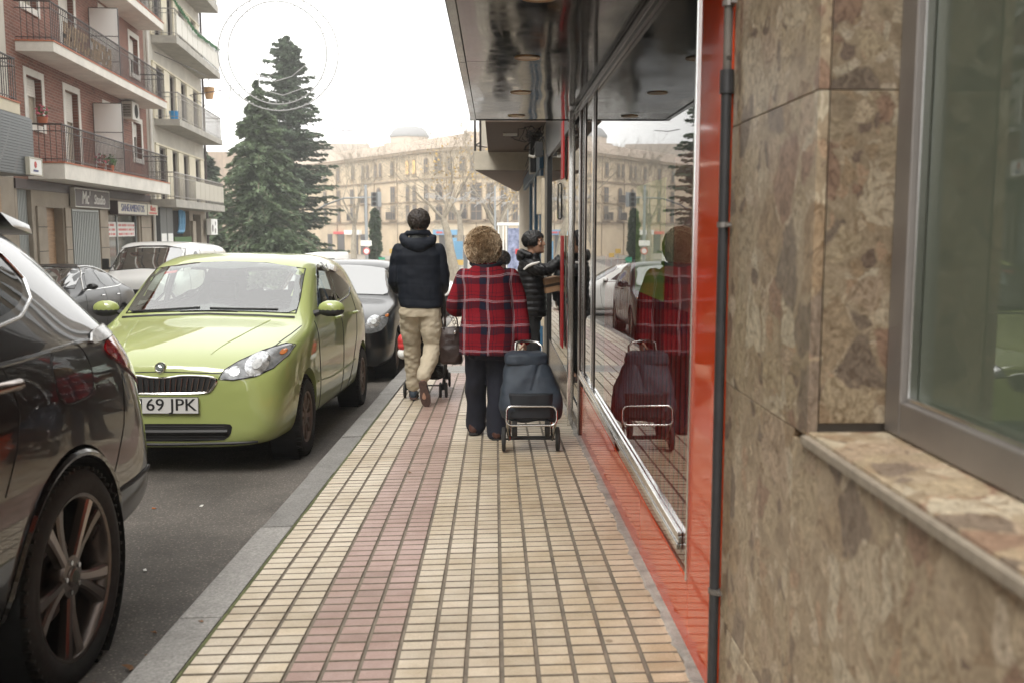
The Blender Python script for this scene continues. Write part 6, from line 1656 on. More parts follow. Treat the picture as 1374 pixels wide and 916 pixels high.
for dr, s in (('left',1),('right',-1)):
    patch('door_window', vv, [(1.30,1.30),(1.85,1.32),(1.85,1.74),(1.58,1.72),(1.42,1.52)], dr, 'car_glass', van, .005, .08)
    seam('door_gap', vv, [[(1.0,1.2),(.98,.8),(1.02,.4)],[(2.05,1.85),(2.08,.4)],[(3.4,1.85),(3.42,.4)],[(2.1,.95),(4.7,.95)]], dr, 'black', van, .006, 0)
    ring_ = [(2.75+.2*math.cos(2*PI*k/24), 1.52+.16*math.sin(2*PI*k/24)) for k in range(24)]
    seam('round_logo', vv, [ring_], dr, 'signal_grey', van, .012, 0, closed=True)
    seam('logo_script', vv, [[(3.05,1.50),(3.15,1.58),(3.25,1.46),(3.38,1.56),(3.5,1.48),(3.65,1.56),(3.8,1.5)]], dr, 'signal_grey', van, .010, 0)
    p, n = cast(vv, 1.2, 1.3, dr); m = MB(); m.box(p+Vector((s*.16,0,.12)), (.14,.09,.26)); m.box(p+Vector((s*.06,0,.02)), (.14,.05,.05)); part('door_mirror', m, M['plastic'], van, bev=.02)
    for yy in (fw, rw):
        m = MB(); m.lathe([(0,s*.60),(wr+.048,s*.60),(wr+.048,s*.92)], 'x', (0,yy,wr-.012), 30); part('arch_liner', m, M['black'], van)
        wheel(van, s*.83, yy, wr, s, 'plain')
    H = [(.60,.78),(.66,1.0),(.80,1.06),(.86,.98),(.82,.80)]
    patch('headlight', vv, H if s > 0 else mir(H), 'front', 'lamp_clear', van, .005, .06)
patch('grille', vv, [(-.4,.62),(.4,.62),(.46,.86),(-.46,.86)], 'front', 'black', van, .005, .08)
# ---- white cars at the far end of the street
wc, _ = hatchback('white car crossing at the end of the street, roof showing between the walkers', -3.4, 25.6, 0, 'paint_white', 1.04, 1.2, .98, 2, wheel_style='plain')
wc.rotation_euler = (0, -SL*0, PI/2); wc.location = (-.3, 27.2, zr(27.2))
sedan('white saloon far off on the square, left of the cypress', -7.9, 47, .3, 'paint_white')
w2, _ = hatchback('dark car parked at the kerb beyond the black hatchback', -2.15, 17.4, 0, 'paint_dark', 1.02, 1.05, .99, 2, wheel_style='plain')
# ================================================================ people
def fuse(mb, voxel=.009, smooth=4, fn=None, dec=None):
    me = mesh_from(mb, M['black'], fix=False)
    o = bpy.data.objects.new('tmp', me); COL.objects.link(o)
    r = o.modifiers.new('r', 'REMESH'); r.mode = 'VOXEL'; r.voxel_size = voxel; r.use_smooth_shade = True
    s_ = o.modifiers.new('s', 'SMOOTH'); s_.iterations = smooth; s_.factor = .6
    dg = bpy.context.evaluated_depsgraph_get(); dg.update()
    res = bpy.data.meshes.new_from_object(o.evaluated_get(dg)); bpy.data.objects.remove(o)
    if fn:
        ns = [v.normal.copy() for v in res.vertices]
        for v, n in zip(res.vertices, ns): v.co = fn(v.co.copy(), n)
        if smooth: pass
    res.polygons.foreach_set('use_smooth', [True]*len(res.polygons)); res.update()
    return res
def cloth(name, mb, m_, par, voxel=.010, smooth=4, fn=None, label=None):
    me = fuse(mb, voxel, smooth, fn); me.materials.clear(); me.materials.append(M[m_]); o = new(name, me, par)
    if label: o['label'] = label
    return o
def ell(c, rx, ry, n=20, e=2.0, tilt=0):
    out = []
    for k in range(n):
        a = 2*PI*k/n; ca, sa = math.cos(a), math.sin(a)
        x = rx*math.copysign(abs(ca)**(2/e), ca); y = ry*math.copysign(abs(sa)**(2/e), sa)
        out.append(Vector((c[0]+x, c[1]+y, c[2]+tilt*y)))
    return out
def stack(mb, S_, e=2.3):   # (z, cx, cy, rx, ry)
    mb.loft([ell((cx, cy, z), rx, ry, 22, e) for z, cx, cy, rx, ry in S_])
def limb(mb, pts, rs, n=14):
    # densify the chain with a smooth curve
    P = [Vector(p) for p in pts]; out = []; rr = []
    for i in range(len(P)-1):
        p0 = P[max(i-1,0)]; p1 = P[i]; p2 = P[i+1]; p3 = P[min(i+2,len(P)-1)]
        for k in range(5):
            t = k/5; q = .5*((2*p1)+(p2-p0)*t+(2*p0-5*p1+4*p2-p3)*t*t+(3*p1-p0-3*p2+p3)*t**3)
            out.append(q); rr.append(rs[i]+(rs[i+1]-rs[i])*(t*t*(3-2*t)))
    out.append(P[-1]); rr.append(rs[-1])
    mb.tube(out, rr, n)
    mb.sphere(out[0], rr[0]*.98, 12, 8); mb.sphere(out[-1], rr[-1]*.98, 12, 8)
def head_mb(mb, c, s=1.0, yaw=0, nod=0):
    """head facing +y before the turn; c is the head centre"""
    m = MB()
    rings = []
    for z, rx, ry, cy in ((-.118,.030,.035,.030),(-.105,.048,.060,.022),(-.085,.058,.078,.012),(-.05,.066,.092,.004),(-.01,.072,.098,.0),(.03,.076,.100,-.004),(.065,.072,.094,-.006),(.095,.056,.072,-.006),(.112,.03,.04,-.006)):
        rings.append(ell((0,cy,z), rx, ry, 18, 2.1))
    m.loft(rings)
    m.tube([(0,.094,.020),(0,.108,-.010),(0,.118,-.028),(0,.098,-.036)], [.008,.011,.014,.009], 8)      # nose
    m.sphere((0,.084,-.100), (.022,.018,.018), 10, 8)                                                      # chin
    m.sphere((0,.097,-.058), (.022,.008,.006), 10, 6); m.sphere((0,.094,-.068), (.020,.008,.007), 10, 6)    # lips
    for sx in (-1, 1):
        m.sphere((sx*.030,.086,.026), (.022,.012,.008), 10, 6)                                              # brow
        m.sphere((sx*.042,.080,-.025), (.020,.014,.016), 10, 6)                                             # cheek
        m.sphere((sx*.076,-.004,-.008), (.010,.020,.032), 10, 8)                                            # ear
    mt = Matrix.Translation(Vector(c)) @ Matrix.Rotation(yaw, 4, 'Z') @ Matrix.Rotation(nod, 4, 'X') @ Matrix.Scale(s, 4)
    m.xf(mt); mb.add(m.v, m.f)
    return mt
def face_bits(par, mt):
    for sx in (-1, 1):
        m = MB(); m.sphere((sx*.031,.086,.006), (.0125,.0085,.009), 12, 8); m.xf(mt); e_ = part('eye', m, M['eye_white'], par, smooth=True)
        m = MB(); m.sphere((sx*.031,.0925,.006), (.006,.003,.006), 10, 6); m.xf(mt); part('iris', m, M['hair_dark'], e_, smooth=True)
        m = MB(); m.tube([(sx*.048,.086,.021),(sx*.031,.096,.027),(sx*.014,.096,.022)], .0035, 6); m.xf(mt); part('eyebrow', m, M['hair_dark'], par, smooth=True)
    m = MB(); m.tube([(-.021,.099,-.062),(0,.104,-.063),(.021,.099,-.062)], .0035, 6); m.xf(mt); part('mouth', m, M['lips'], par, smooth=True)
def hand_mb(mb, wrist, dirn, palm, curl=.5, s=1.0, thumb=1):
    """palm and five bent fingers; dirn = along the hand, palm = palm normal"""
    d_ = Vector(dirn).normalized(); n_ = Vector(palm); n_ = (n_-d_*n_.dot(d_)).normalized(); w_ = d_.cross(n_)
    W_ = Vector(wrist)
    rings = []
    for t, hw, ht in ((-.02,.024,.019),(.02,.032,.017),(.055,.040,.015),(.088,.040,.012)):
        c = W_+d_*t*s; rings.append([c+w_*hw*math.cos(a)*s+n_*ht*math.sin(a)*s for a in [2*PI*k/14 for k in range(14)]])
    mb.loft(rings)
    for k, (off, L) in enumerate(((-.030,.066),(-.010,.076),(.011,.072),(.031,.056))):
        p = W_+d_*.082*s+w_*off*s; pts = [p]; ang = 0; dd = d_
        for j, fr in enumerate((.45,.32,.23)):
            ang += curl*(.75+.12*k*.3); dd = (d_*math.cos(ang)+n_*math.sin(ang)); p = p+dd*L*fr*s; pts.append(p)
        mb.tube(pts, [.0095*s,.009*s,.008*s,.0065*s], 8); mb.sphere(pts[-1], .0066*s, 8, 6)
    p = W_+d_*.028*s+w_*(-.032)*thumb*s; pts = [p, p+(d_*.6-w_*thumb*.7+n_*.3).normalized()*.034*s]; pts.append(pts[-1]+(d_*.8-w_*thumb*.1+n_*.6*max(.3,curl)).normalized()*.030*s); pts.append(pts[-1]+(d_*.7+w_*thumb*.25+n_*.8*max(.3,curl)).normalized()*.022*s)
    mb.tube(pts, [.013*s,.011*s,.010*s,.007*s], 8); mb.sphere(pts[-1], .007*s, 8, 6)
def shoe(name, par, ankle, toe, m_, up=Vector((0,0,1)), w_=.045, sole=None, label=None):
    """ankle = heel bottom, toe = toe bottom"""
    a, b_ = Vector(ankle), Vector(toe); d_ = (b_-a); L = d_.length; d_.normalize(); up = (up-d_*up.dot(d_)).normalized(); s_ = d_.cross(up)
    def ring(t, hw, h0, h1): 
        c = a+d_*(L*t); return [c+s_*hw*math.cos(q)+up*((h0+h1)/2+(h1-h0)/2*math.sin(q)) for q in [2*PI*k/16 for k in range(16)]]
    m = MB(); m.loft([ring(-.02,.018,.02,.06), ring(.03,.033,.012,.095), ring(.18,.036,.012,.105), ring(.38,w_*.86,.012,.085), ring(.6,w_,.012,.062), ring(.82,w_*.92,.012,.045), ring(.96,w_*.6,.012,.034), ring(1.0,.012,.014,.026)])
    o = part(name, m, M[m_], par, smooth=True, sharp=60, label=label)
    m = MB()
    def sr(t, hw): c = a+d_*(L*t); return [c-s_*hw, c+s_*hw, c+s_*hw+up*.016, c-s_*hw+up*.016]
    m.loft([sr(-.03,.018), sr(.03,.034), sr(.3,.034), sr(.6,w_+.003), sr(.85,w_*.9), sr(1.01,.016)])
    part('sole', m, M[sole or 'rubber'], o, bev=.003)
    return o
def wrinkle(amp, fx=7, fz=14, seed=0, zscale=1.0):
    def f(p, n):
        q = noise.noise(Vector((p.x*fx+seed, p.y*fx, p.z*fz)))+.5*noise.noise(Vector((p.x*fx*2.3, p.y*fx*2+seed, p.z*fz*2.1)))
        return p+n*amp*q
    return f
M['skin'] = mat('skin', (.46,.27,.19), .5, var=.1, vs=20)
M['skin_tan'] = mat('tanned skin', (.30,.165,.105), .5, var=.1, vs=20)
M['eye_white'] = mat('eye white', (.6,.58,.55), .3)
M['lips'] = mat('lips', (.30,.11,.09), .5)
M['hair_dark'] = mat('dark brown hair', (.022,.015,.011), .45, var=.5, vs=60, stretch=(1,1,.3))
def hairmat(name, c0, c1, rough=.45):
    m = mat(name, c0, rough); b = m.node_tree.nodes['Principled BSDF']; g = NN(m, 'ShaderNodeNewGeometry')
    r = NN(m, 'ShaderNodeValToRGB'); r.color_ramp.elements[0].color = (*c0,1); r.color_ramp.elements[1].color = (*c1,1)
    m.node_tree.links.new(g.outputs['Random Per Island'], r.inputs['Fac']); m.node_tree.links.new(r.outputs[0], b.inputs['Base Color']); return m
M['hair_dark'] = hairmat('dark brown hair strands', (.010,.007,.006), (.045,.030,.022))
M['curl'] = hairmat('blond curls', (.20,.125,.065), (.85,.68,.47), .6)
M['hair_black'] = mat('black hair', (.008,.007,.007), .4)
M['hair_blond'] = mat('dyed blond hair', (.24,.15,.07), .5, var=.45, vs=45)
M['navy_jacket'] = mat('navy jacket', (.0085,.0115,.019), .62, spec=.2, bump=.25, bs=400)
M['grey_knit'] = mat('grey knit collar', (.10,.105,.10), .9, bump=.6, bs=220)
M['chino'] = mat('beige chinos', (.48,.415,.31), .85, spec=.2, var=.10, vs=7, bump=.25, bs=300)
M['shoe_blue'] = mat('dark blue shoe', (.03,.045,.065), .6)
M['sole_brown'] = mat('brown rubber sole', (.10,.06,.05), .8, var=.3, vs=40)
M['puffer'] = mat('black puffer', (.008,.008,.009), .42, spec=.3)
M['trouser_black'] = mat('black trousers', (.009,.009,.010), .85)
M['trouser_navy'] = mat('dark navy trousers', (.008,.010,.020), .85, var=.3, vs=8)
M['shoe_brown'] = mat('dark brown shoe', (.07,.028,.02), .4)
M['leather'] = mat('dark brown leather', (.028,.015,.012), .4, var=.3, vs=10, bump=.3, bs=120)
M['cardboard'] = mat('cardboard', (.34,.20,.11), .85, var=.1, vs=8)
M['tape'] = mat('dark tape', (.05,.035,.025), .4)
def tartan():
    m = mat('red tartan wool', (.45,.02,.03), .9, spec=.2)
    nt = m.node_tree; L = nt.links; b = nt.nodes['Principled BSDF']
    tc = NN(m, 'ShaderNodeTexCoord'); nz = NN(m, 'ShaderNodeTexNoise', Scale=5.0); L.new(tc.outputs['Object'], nz.inputs['Vector'])
    wob = NN(m, 'ShaderNodeVectorMath', operation='MULTIPLY_ADD'); wob.inputs[1].default_value = (.055,.0,.055); L.new(nz.outputs['Color'], wob.inputs[0]); L.new(tc.outputs['Object'], wob.inputs[2])
    sp = NN(m, 'ShaderNodeSeparateXYZ'); L.new(wob.outputs[0], sp.inputs[0])
    def axis(sock, period, phase):
        a = NN(m, 'ShaderNodeMath', operation='MULTIPLY_ADD'); a.inputs[1].default_value = 1/period; a.inputs[2].default_value = phase; L.new(sock, a.inputs[0])
        f = NN(m, 'ShaderNodeMath', operation='FRACT'); L.new(a.outputs[0], f.inputs[0])
        def ramp(stops):
            r = NN(m, 'ShaderNodeValToRGB'); r.color_ramp.interpolation = 'CONSTANT'; r.color_ramp.elements[0].color = (stops[0][1],)*3+(1,); r.color_ramp.elements[1].position = stops[1][0]; r.color_ramp.elements[1].color = (stops[1][1],)*3+(1,)
            for p_, v_ in stops[2:]: e = r.color_ramp.elements.new(p_); e.color = (v_,)*3+(1,)
            L.new(f.outputs[0], r.inputs['Fac']); return r.outputs[0]
        dark = ramp([(0,0),(.14,1),(.40,0),(.66,1),(.685,0),(.80,.5),(.83,0)])
        white = ramp([(0,0),(.44,1),(.465,0),(.49,1),(.515,0)])
        return dark, white
    dv, wv = axis(sp.outputs[0], .168, .30); dh, wh = axis(sp.outputs[2], .176, .62)
    add = NN(m, 'ShaderNodeMath', operation='ADD'); L.new(dv, add.inputs[0]); L.new(dh, add.inputs[1])
    hf = NN(m, 'ShaderNodeMath', operation='MULTIPLY'); hf.inputs[1].default_value = .5; L.new(add.outputs[0], hf.inputs[0])
    r = NN(m, 'ShaderNodeValToRGB'); r.color_ramp.elements[0].color = (.21,.007,.015,1); r.color_ramp.elements[1].color = (.010,.013,.030,1); e = r.color_ramp.elements.new(.5); e.color = (.080,.007,.015,1); L.new(hf.outputs[0], r.inputs['Fac'])
    mx = NN(m, 'ShaderNodeMath', operation='MAXIMUM'); L.new(wv, mx.inputs[0]); L.new(wh, mx.inputs[1]); m2 = NN(m, 'ShaderNodeMath', operation='MULTIPLY'); m2.inputs[1].default_value = .55; L.new(mx.outputs[0], m2.inputs[0])
    mix = NN(m, 'ShaderNodeMixRGB'); mix.inputs['Color2'].default_value = (.42,.42,.46,1); L.new(m2.outputs[0], mix.inputs['Fac']); L.new(r.outputs[0], mix.inputs['Color1'])
    n3 = NN(m, 'ShaderNodeTexNoise', Scale=260.0); L.new(tc.outputs['Object'], n3.inputs['Vector']); r3 = NN(m, 'ShaderNodeMapRange'); r3.inputs['To Min'].default_value = .45; r3.inputs['To Max'].default_value = 1.5; L.new(n3.outputs['Fac'], r3.inputs['Value'])
    mu = NN(m, 'ShaderNodeMixRGB', blend_type='MULTIPLY'); mu.inputs['Fac'].default_value = 1; L.new(mix.outputs[0], mu.inputs['Color1']); L.new(r3.outputs[0], mu.inputs['Color2']); L.new(mu.outputs[0], b.inputs['Base Color'])
    bp = NN(m, 'ShaderNodeBump', Strength=.5, Distance=.004); L.new(n3.outputs['Fac'], bp.inputs['Height']); L.new(bp.outputs[0], b.inputs['Normal'])
    return m
M['tartan'] = tartan()

def hair_locks(name, par, m_, c, rx, ry, rz_, n, L, w_, zmin=-.6, fwd=None, curly=.5, seed=1, shrink=1.0):
    """cap of short overlapping locks: each lock a small bent ribbon"""
    r = random.Random(seed); mb = MB(); c = Vector(c)
    for i in range(n):
        v = Vector((r.gauss(0,1), r.gauss(0,1), r.gauss(0,1))).normalized()
        if v.z < zmin: continue
        if fwd is not None and v.dot(fwd) > .62 and v.z < .50: continue
        p = c+Vector((v.x*rx, v.y*ry, v.z*rz_)); nrm = Vector((v.x/rx, v.y/ry, v.z/rz_)).normalized()
        t = (Vector((0,0,-1))-nrm*nrm.dot(Vector((0,0,-1))))
        if t.length < .15: t = nrm.orthogonal()
        t.normalize(); t = (t+nrm.cross(t)*r.uniform(-curly,curly)*1.4).normalized(); sd = nrm.cross(t).normalized()
        ll = L*r.uniform(.6,1.2); pts = []
        for k in range(4):
            u = k/3; q = p+t*ll*u+nrm*(.010*math.sin(u*PI)*(1+curly*2)+r.uniform(0,.004)-.006*u)+sd*curly*.02*math.sin(u*5+i)
            pts.append(q)
        ww = w_*r.uniform(.6,1.2)
        mb.loft([[q-sd*ww*f, q+nrm*.004, q+sd*ww*f, q-nrm*.002] for q, f in zip(pts, (.6,1,.8,.15))], cap=True)
    return part(name, mb, M[m_], par, smooth=True, sharp=70, kind='stuff', fix=False)

def person(label, x, y, yaw=0, ground=None):
    g0 = zg(x, y) if ground is None else ground
    return thing('person', label, 'person', (x, y, g0), (0,0,yaw))

# ---- man in the navy jacket, seen from behind, pushing the stroller
p1 = person('man with dark hair in a navy hooded jacket and beige trousers, seen from behind', -.683, 8.72)
B = MB(); hc = (.005, .02, 1.625)
mt = head_mb(B, hc, .98, .0, -.05)
limb(B, [(0,.0,1.40),(0,.01,1.55)], [.062,.056])
stack(B, [(.86,0,0,.15,.10),(1.0,0,.0,.14,.095),(1.2,0,0,.165,.105),(1.38,0,0,.17,.10),(1.44,0,0,.10,.07)])
for s in (1,-1):
    limb(B, [(s*.16,0,1.38),(s*.212,.02,1.12),(s*.17,.34,1.04)], [.040,.032,.026]); hand_mb(B, (s*.165,.355,1.035), (0,1,-.05), (-s*.2,0,-1), .75, 1, s)
limb(B, [(.085,0,.90),(.095,.02,.50),(.045,-.235,.27)], [.08,.055,.038]); limb(B, [(-.085,0,.90),(-.07,.17,.50),(-.085,.29,.10)], [.08,.055,.038])
limb(B, [(.045,-.235,.27),(.052,-.20,.10)], [.034,.03]); limb(B, [(-.085,.29,.10),(-.09,.42,.05)], [.034,.03])
cloth('body', B, 'skin', p1, .0075, 3)
face_bits(p1, mt)
hair_locks('hair', p1, 'hair_dark', (.005,.008,1.662), .082,.106,.086, 1500, .045, .008, zmin=-.55, fwd=Vector((0,1,0)), curly=.35, seed=4)
J = MB()
stack(J, [(.875,.02,0,.190,.135),(.90,.02,0,.198,.140),(1.0,.01,0,.200,.138),(1.12,.005,0,.205,.135),(1.25,0,0,.212,.135),(1.35,0,-.005,.208,.128),(1.42,0,-.005,.172,.112),(1.465,0,0,.13,.095),(1.50,0,.005,.085,.08)])
for s in (1,-1):
    limb(J, [(s*.172,0,1.395),(s*.205,-.005,1.27),(s*.222,.03,1.10),(s*.20,.19,1.03),(s*.170,.345,1.035)], [.066,.060,.055,.050,.042])
def jf(p, n):
    # quilting seams across the back and soft folds
    q = noise.noise(Vector((p.x*5, p.y*5, p.z*13)))*.010+noise.noise(Vector((p.x*16+3, p.y*14, p.z*20)))*.0035
    for z0 in (1.26, 1.09, .955):
        d0 = abs(p.z-z0-.02*noise.noise(Vector((p.x*4,0,z0)))); q -= .002*math.exp(-(d0/.010)**2) if abs(p.x) < .25 else 0
    return p+n*q
cloth('jacket', J, 'navy_jacket', p1, .009, 2, jf)
H = MB()
# the hood lying on the back: a fat crescent with a fold
pts = []; rs = []
for k in range(15):
    a = PI*k/14; pts.append((.135*math.cos(a), -.055-.065*math.sin(a)+.03, 1.505-.062*math.sin(a))); rs.append(.034+.026*math.sin(a))
H.tube(pts, rs, 14); H.sphere(pts[0], .036, 12, 8); H.sphere(pts[-1], .036, 12, 8)
H.sphere((0,-.105,1.44), (.115,.055,.065), 18, 12)
H.tube([(-.12,.04,1.50),(-.09,-.03,1.55),(0,-.075,1.545),(.09,-.03,1.55),(.12,.04,1.50)], .026, 10)
cloth('hood', H, 'navy_jacket', p1, .008, 3, wrinkle(.010, 9, 16, 3))
m = MB(); m.lathe([(.070,1.50),(.066,1.55),(.064,1.585),(.072,1.59),(.078,1.56),(.084,1.50)], 'z', (0,.012,0), 24); part('knit_collar', m, M['grey_knit'], p1, smooth=True)
T_ = MB()
stack(T_, [(.80,.01,0,.165,.125),(.88,.015,0,.180,.130),(.95,.01,0,.165,.12)])
limb(T_, [(.095,-.01,.86),(.105,.0,.68),(.115,.015,.52),(.085,-.10,.40),(.048,-.215,.285)], [.108,.100,.083,.074,.062])
limb(T_, [(-.075,0,.86),(-.085,.09,.68),(-.082,.165,.50),(-.085,.23,.30),(-.085,.275,.13)], [.108,.098,.080,.072,.064])
def tf(p, n):
    k = 1+1.2*max(0, .45-p.z)
    q = noise.noise(Vector((p.x*8, p.y*6, p.z*19+p.x*8)))*.008*k+noise.noise(Vector((p.x*17, p.y*13, p.z*34-p.x*12)))*.006
    return p+n*q
cloth('trousers', T_, 'chino', p1, .008, 2, tf)
shoe('shoe', p1, (.040,-.275,.245), (.075,-.190,.005), 'shoe_blue', up=Vector((.0,1,.25)), sole='sole_brown', label='raised right shoe with its brown sole showing')
shoe('shoe', p1, (-.085,.235,.0), (-.095,.51,.0), 'shoe_blue', sole='sole_brown')

# ---- woman in the tartan coat
p2 = person('woman with permed blond hair in a red tartan coat, seen from behind', -.047, 6.86)
B = MB(); hc = (-.035, .03, 1.375)
mt = head_mb(B, hc, .95, 0, -.08)
limb(B, [(-.01,0,1.16),(-.03,.01,1.30)], [.055,.052])
stack(B, [(.68,0,0,.12,.09),(.80,0,0,.15,.11),(.98,0,0,.15,.11),(1.14,0,0,.15,.10),(1.21,0,0,.09,.07)])
limb(B, [(.155,0,1.16),(.212,-.02,.95),(.25,-.10,.745)], [.045,.038,.028]); hand_mb(B, (.256,-.105,.735), (.02,-.12,-1), (-1,.1,0), .95, .92, 1)
limb(B, [(-.155,0,1.16),(-.235,.01,.98),(-.21,.20,.905)], [.045,.038,.028]); hand_mb(B, (-.205,.215,.90), (.25,1,-.1), (.1,0,-1), .6, .9, -1)
limb(B, [(.075,0,.68),(.065,.03,.38),(.055,-.01,.09)], [.085,.055,.038]); limb(B, [(-.075,0,.68),(-.09,.10,.38),(-.095,.20,.09)], [.085,.055,.038])
limb(B, [(.055,-.01,.09),(.058,.10,.045)], [.032,.028]); limb(B, [(-.095,.20,.09),(-.1,.31,.045)], [.032,.028])
cloth('body', B, 'skin', p2, .0075, 3); face_bits(p2, mt)
Hb = MB(); Hb.sphere((-.035,.012,1.402), (.080,.096,.078), 22, 16); Hb.sphere((-.035,-.018,1.345), (.080,.074,.062), 20, 12); Hb.sphere((-.09,-.0,1.37), (.032,.05,.05), 14, 10); Hb.sphere((.02,.0,1.37), (.032,.05,.05), 14, 10)
cloth('hair_mass', Hb, 'hair_blond', p2, .008, 2, wrinkle(.040, 12, 13, 1), label='permed curls')
hair_locks('curls', p2, 'curl', (-.035,.004,1.380), .078,.088,.086, 4200, .030, .0046, zmin=-.75, fwd=Vector((0,1,0)), curly=1.3, seed=9)
C_ = MB()
stack(C_, [(.622,0,0,.212,.175),(.66,0,0,.212,.175),(.78,0,0,.208,.168),(.92,0,0,.190,.155),(1.04,0,0,.178,.145),(1.14,-.005,0,.182,.128),(1.195,-.01,0,.142,.110),(1.245,-.015,.0,.100,.088),(1.27,-.015,0,.072,.075)], 2.5)
limb(C_, [(.165,0,1.165),(.205,-.01,1.03),(.228,-.035,.92),(.243,-.085,.80),(.252,-.11,.735)], [.066,.060,.056,.053,.050])
limb(C_, [(-.165,0,1.165),(-.215,.0,1.06),(-.245,.01,.965),(-.235,.11,.925),(-.21,.20,.915)], [.066,.060,.060,.056,.050])
cloth('coat', C_, 'tartan', p2, .009, 2, lambda p, n: p+n*(noise.noise(Vector((p.x*6,p.y*5,p.z*5)))*.010+noise.noise(Vector((p.x*13,p.y*12,p.z*9+4)))*.006))
K = MB(); pts = []
for k in range(13):
    a = PI*k/12; pts.append((-.015+.105*math.cos(a), .03-.115*math.sin(a), 1.262-.022*math.sin(a)))
K.tube(pts, .016, 10); cloth('coat_collar', K, 'trouser_navy', p2, .006, 1, None, 'black velvet collar edge')
K = MB(); K.lathe([(.082,1.24),(.072,1.30),(.066,1.31),(.07,1.24)], 'z', (-.02,.0,0), 20); part('scarf', K, M['tartan'], p2, smooth=True)
T_ = MB()
stack(T_, [(.585,0,.01,.150,.125),(.66,0,0,.17,.14),(.78,0,0,.165,.135)])
limb(T_, [(.075,0,.68),(.072,.02,.45),(.062,.01,.25),(.058,.0,.10),(.058,-.005,.055)], [.098,.084,.077,.079,.080])
limb(T_, [(-.075,.02,.68),(-.088,.08,.45),(-.095,.15,.25),(-.098,.19,.10),(-.098,.195,.055)], [.098,.084,.075,.077,.078])
cloth('trousers', T_, 'trouser_navy', p2, .009, 2, wrinkle(.010, 9, 9, 7))
shoe('shoe', p2, (.055,-.075,.0), (.062,.165,.0), 'shoe_brown', w_=.042); shoe('shoe', p2, (-.115,.125,.0), (-.10,.365,.0), 'shoe_brown', w_=.042)
hair_locks('loose_curls', p2, 'curl', (-.035,.002,1.378), .083,.092,.092, 1300, .034, .0026, zmin=-.85, fwd=Vector((0,1,0)), curly=2.2, seed=77)
# handbag on her forearm
hb = thing('handbag', 'dark brown leather handbag hanging at the left of the tartan coat', 'handbag', (-.318, 6.98, .30))
m = MB(); rings = []
for z, a, b_ in ((0,.070,.035),(.02,.082,.050),(.12,.086,.055),(.22,.080,.040),(.27,.072,.016)): rings.append(ell((0,0,z-.02), a, b_, 18, 3.2))
m.loft(rings); cloth('bag_body', m, 'leather', hb, .007, 2, wrinkle(.008, 12, 12, 5))
for s in (1,-1):
    m = MB(); m.tube([(s*.052,-.018,.235),(s*.045,-.012,.30),(s*.02,-.0,.355),(0,.0,.372)], .0055, 6); part('strap', m, M['leather'], hb, smooth=True)
for k in range(4):
    m = MB(); cx, cz = .035-.010*k, .262+.022*k; m.tube([(cx+.011*math.cos(a), -.030, cz+.014*math.sin(a)) for a in [2*PI*i/10 for i in range(10)]], .003, 5, closed=True); part('chain_link', m, M['chrome'], hb)
m = MB(); m.sphere((.03,-.058,.215), (.009,.004,.012), 10, 8); part('clasp', m, M['chrome'], hb, smooth=True)

# ---- man at the shop door in a black puffer jacket, facing the shops
p3 = person('dark haired man in a black puffer jacket reaching to the shop door, facing right', .385, 10.25, -PI/2)
B = MB(); hc = (.0, .035, 1.468)
mt = head_mb(B, hc, .98, -.42, .12)     # turned a little to the camera, looking down
limb(B, [(0,-.01,1.24),(0,.01,1.38)], [.06,.055])
stack(B, [(.72,0,0,.15,.11),(.9,0,0,.15,.11),(1.1,0,0,.16,.11),(1.24,0,0,.16,.10),(1.30,0,0,.09,.07)])
# his right arm (towards the camera) stretched out to the door frame
limb(B, [(.17,0,1.24),(.19,.17,1.21),(.15,.30,1.32)], [.047,.04,.03]); hand_mb(B, (.148,.31,1.325), (-.2,.9,.35), (-.6,.3,-.3), .5, 1, 1)
limb(B, [(-.17,0,1.24),(-.20,.10,1.02),(-.06,.27,1.00)], [.047,.04,.03]); hand_mb(B, (-.05,.275,1.0), (1,.3,.1), (0,1,0), .7, 1, -1)
for s in (1,-1):
    limb(B, [(s*.085,0,.76),(s*.09,.02,.42),(s*.095,-.01,.09)], [.08,.055,.04]); limb(B, [(s*.095,-.01,.09),(s*.10,.12,.05)], [.034,.03])
cloth('body', B, 'skin_tan', p3, .0075, 3); face_bits(p3, mt)
hair_locks('hair', p3, 'hair_black', (.0,.018,1.505), .082,.104,.086, 1300, .045, .009, zmin=-.45, fwd=Vector((.35,.93,0)), curly=.25, seed=14)
J = MB()
stack(J, [(.70,0,.01,.185,.150),(.76,0,.01,.20,.162),(.90,0,.01,.195,.155),(1.05,0,.0,.195,.150),(1.18,0,-.01,.198,.140),(1.26,0,-.01,.175,.12),(1.31,0,-.005,.11,.10),(1.36,0,0,.085,.09)])
limb(J, [(.175,-.01,1.235),(.20,.08,1.20),(.19,.19,1.21),(.155,.295,1.31)], [.075,.070,.062,.050])
limb(J, [(-.175,-.01,1.235),(-.215,.05,1.10),(-.19,.12,1.00),(-.08,.25,.995)], [.075,.068,.06,.05])
def pf(p, n):
    q = .008*abs(math.sin(p.z*PI/.062))-.004 if (abs(p.x) < .2 and p.z < 1.25) else .007*abs(math.sin((p.y+p.z)*PI/.055))-.003
    return p+n*(q+noise.noise(p*9)*.008)
cloth('puffer_jacket', J, 'puffer', p3, .008, 1, pf)
H = MB(); H.sphere((0,-.10,1.33), (.12,.06,.06), 16, 10); H.tube([(-.12,.0,1.34),(-.08,-.09,1.37),(0,-.12,1.375),(.08,-.09,1.37),(.12,.0,1.34)], .033, 10); cloth('hood', H, 'puffer', p3, .008, 2, wrinkle(.01, 10, 14, 2))
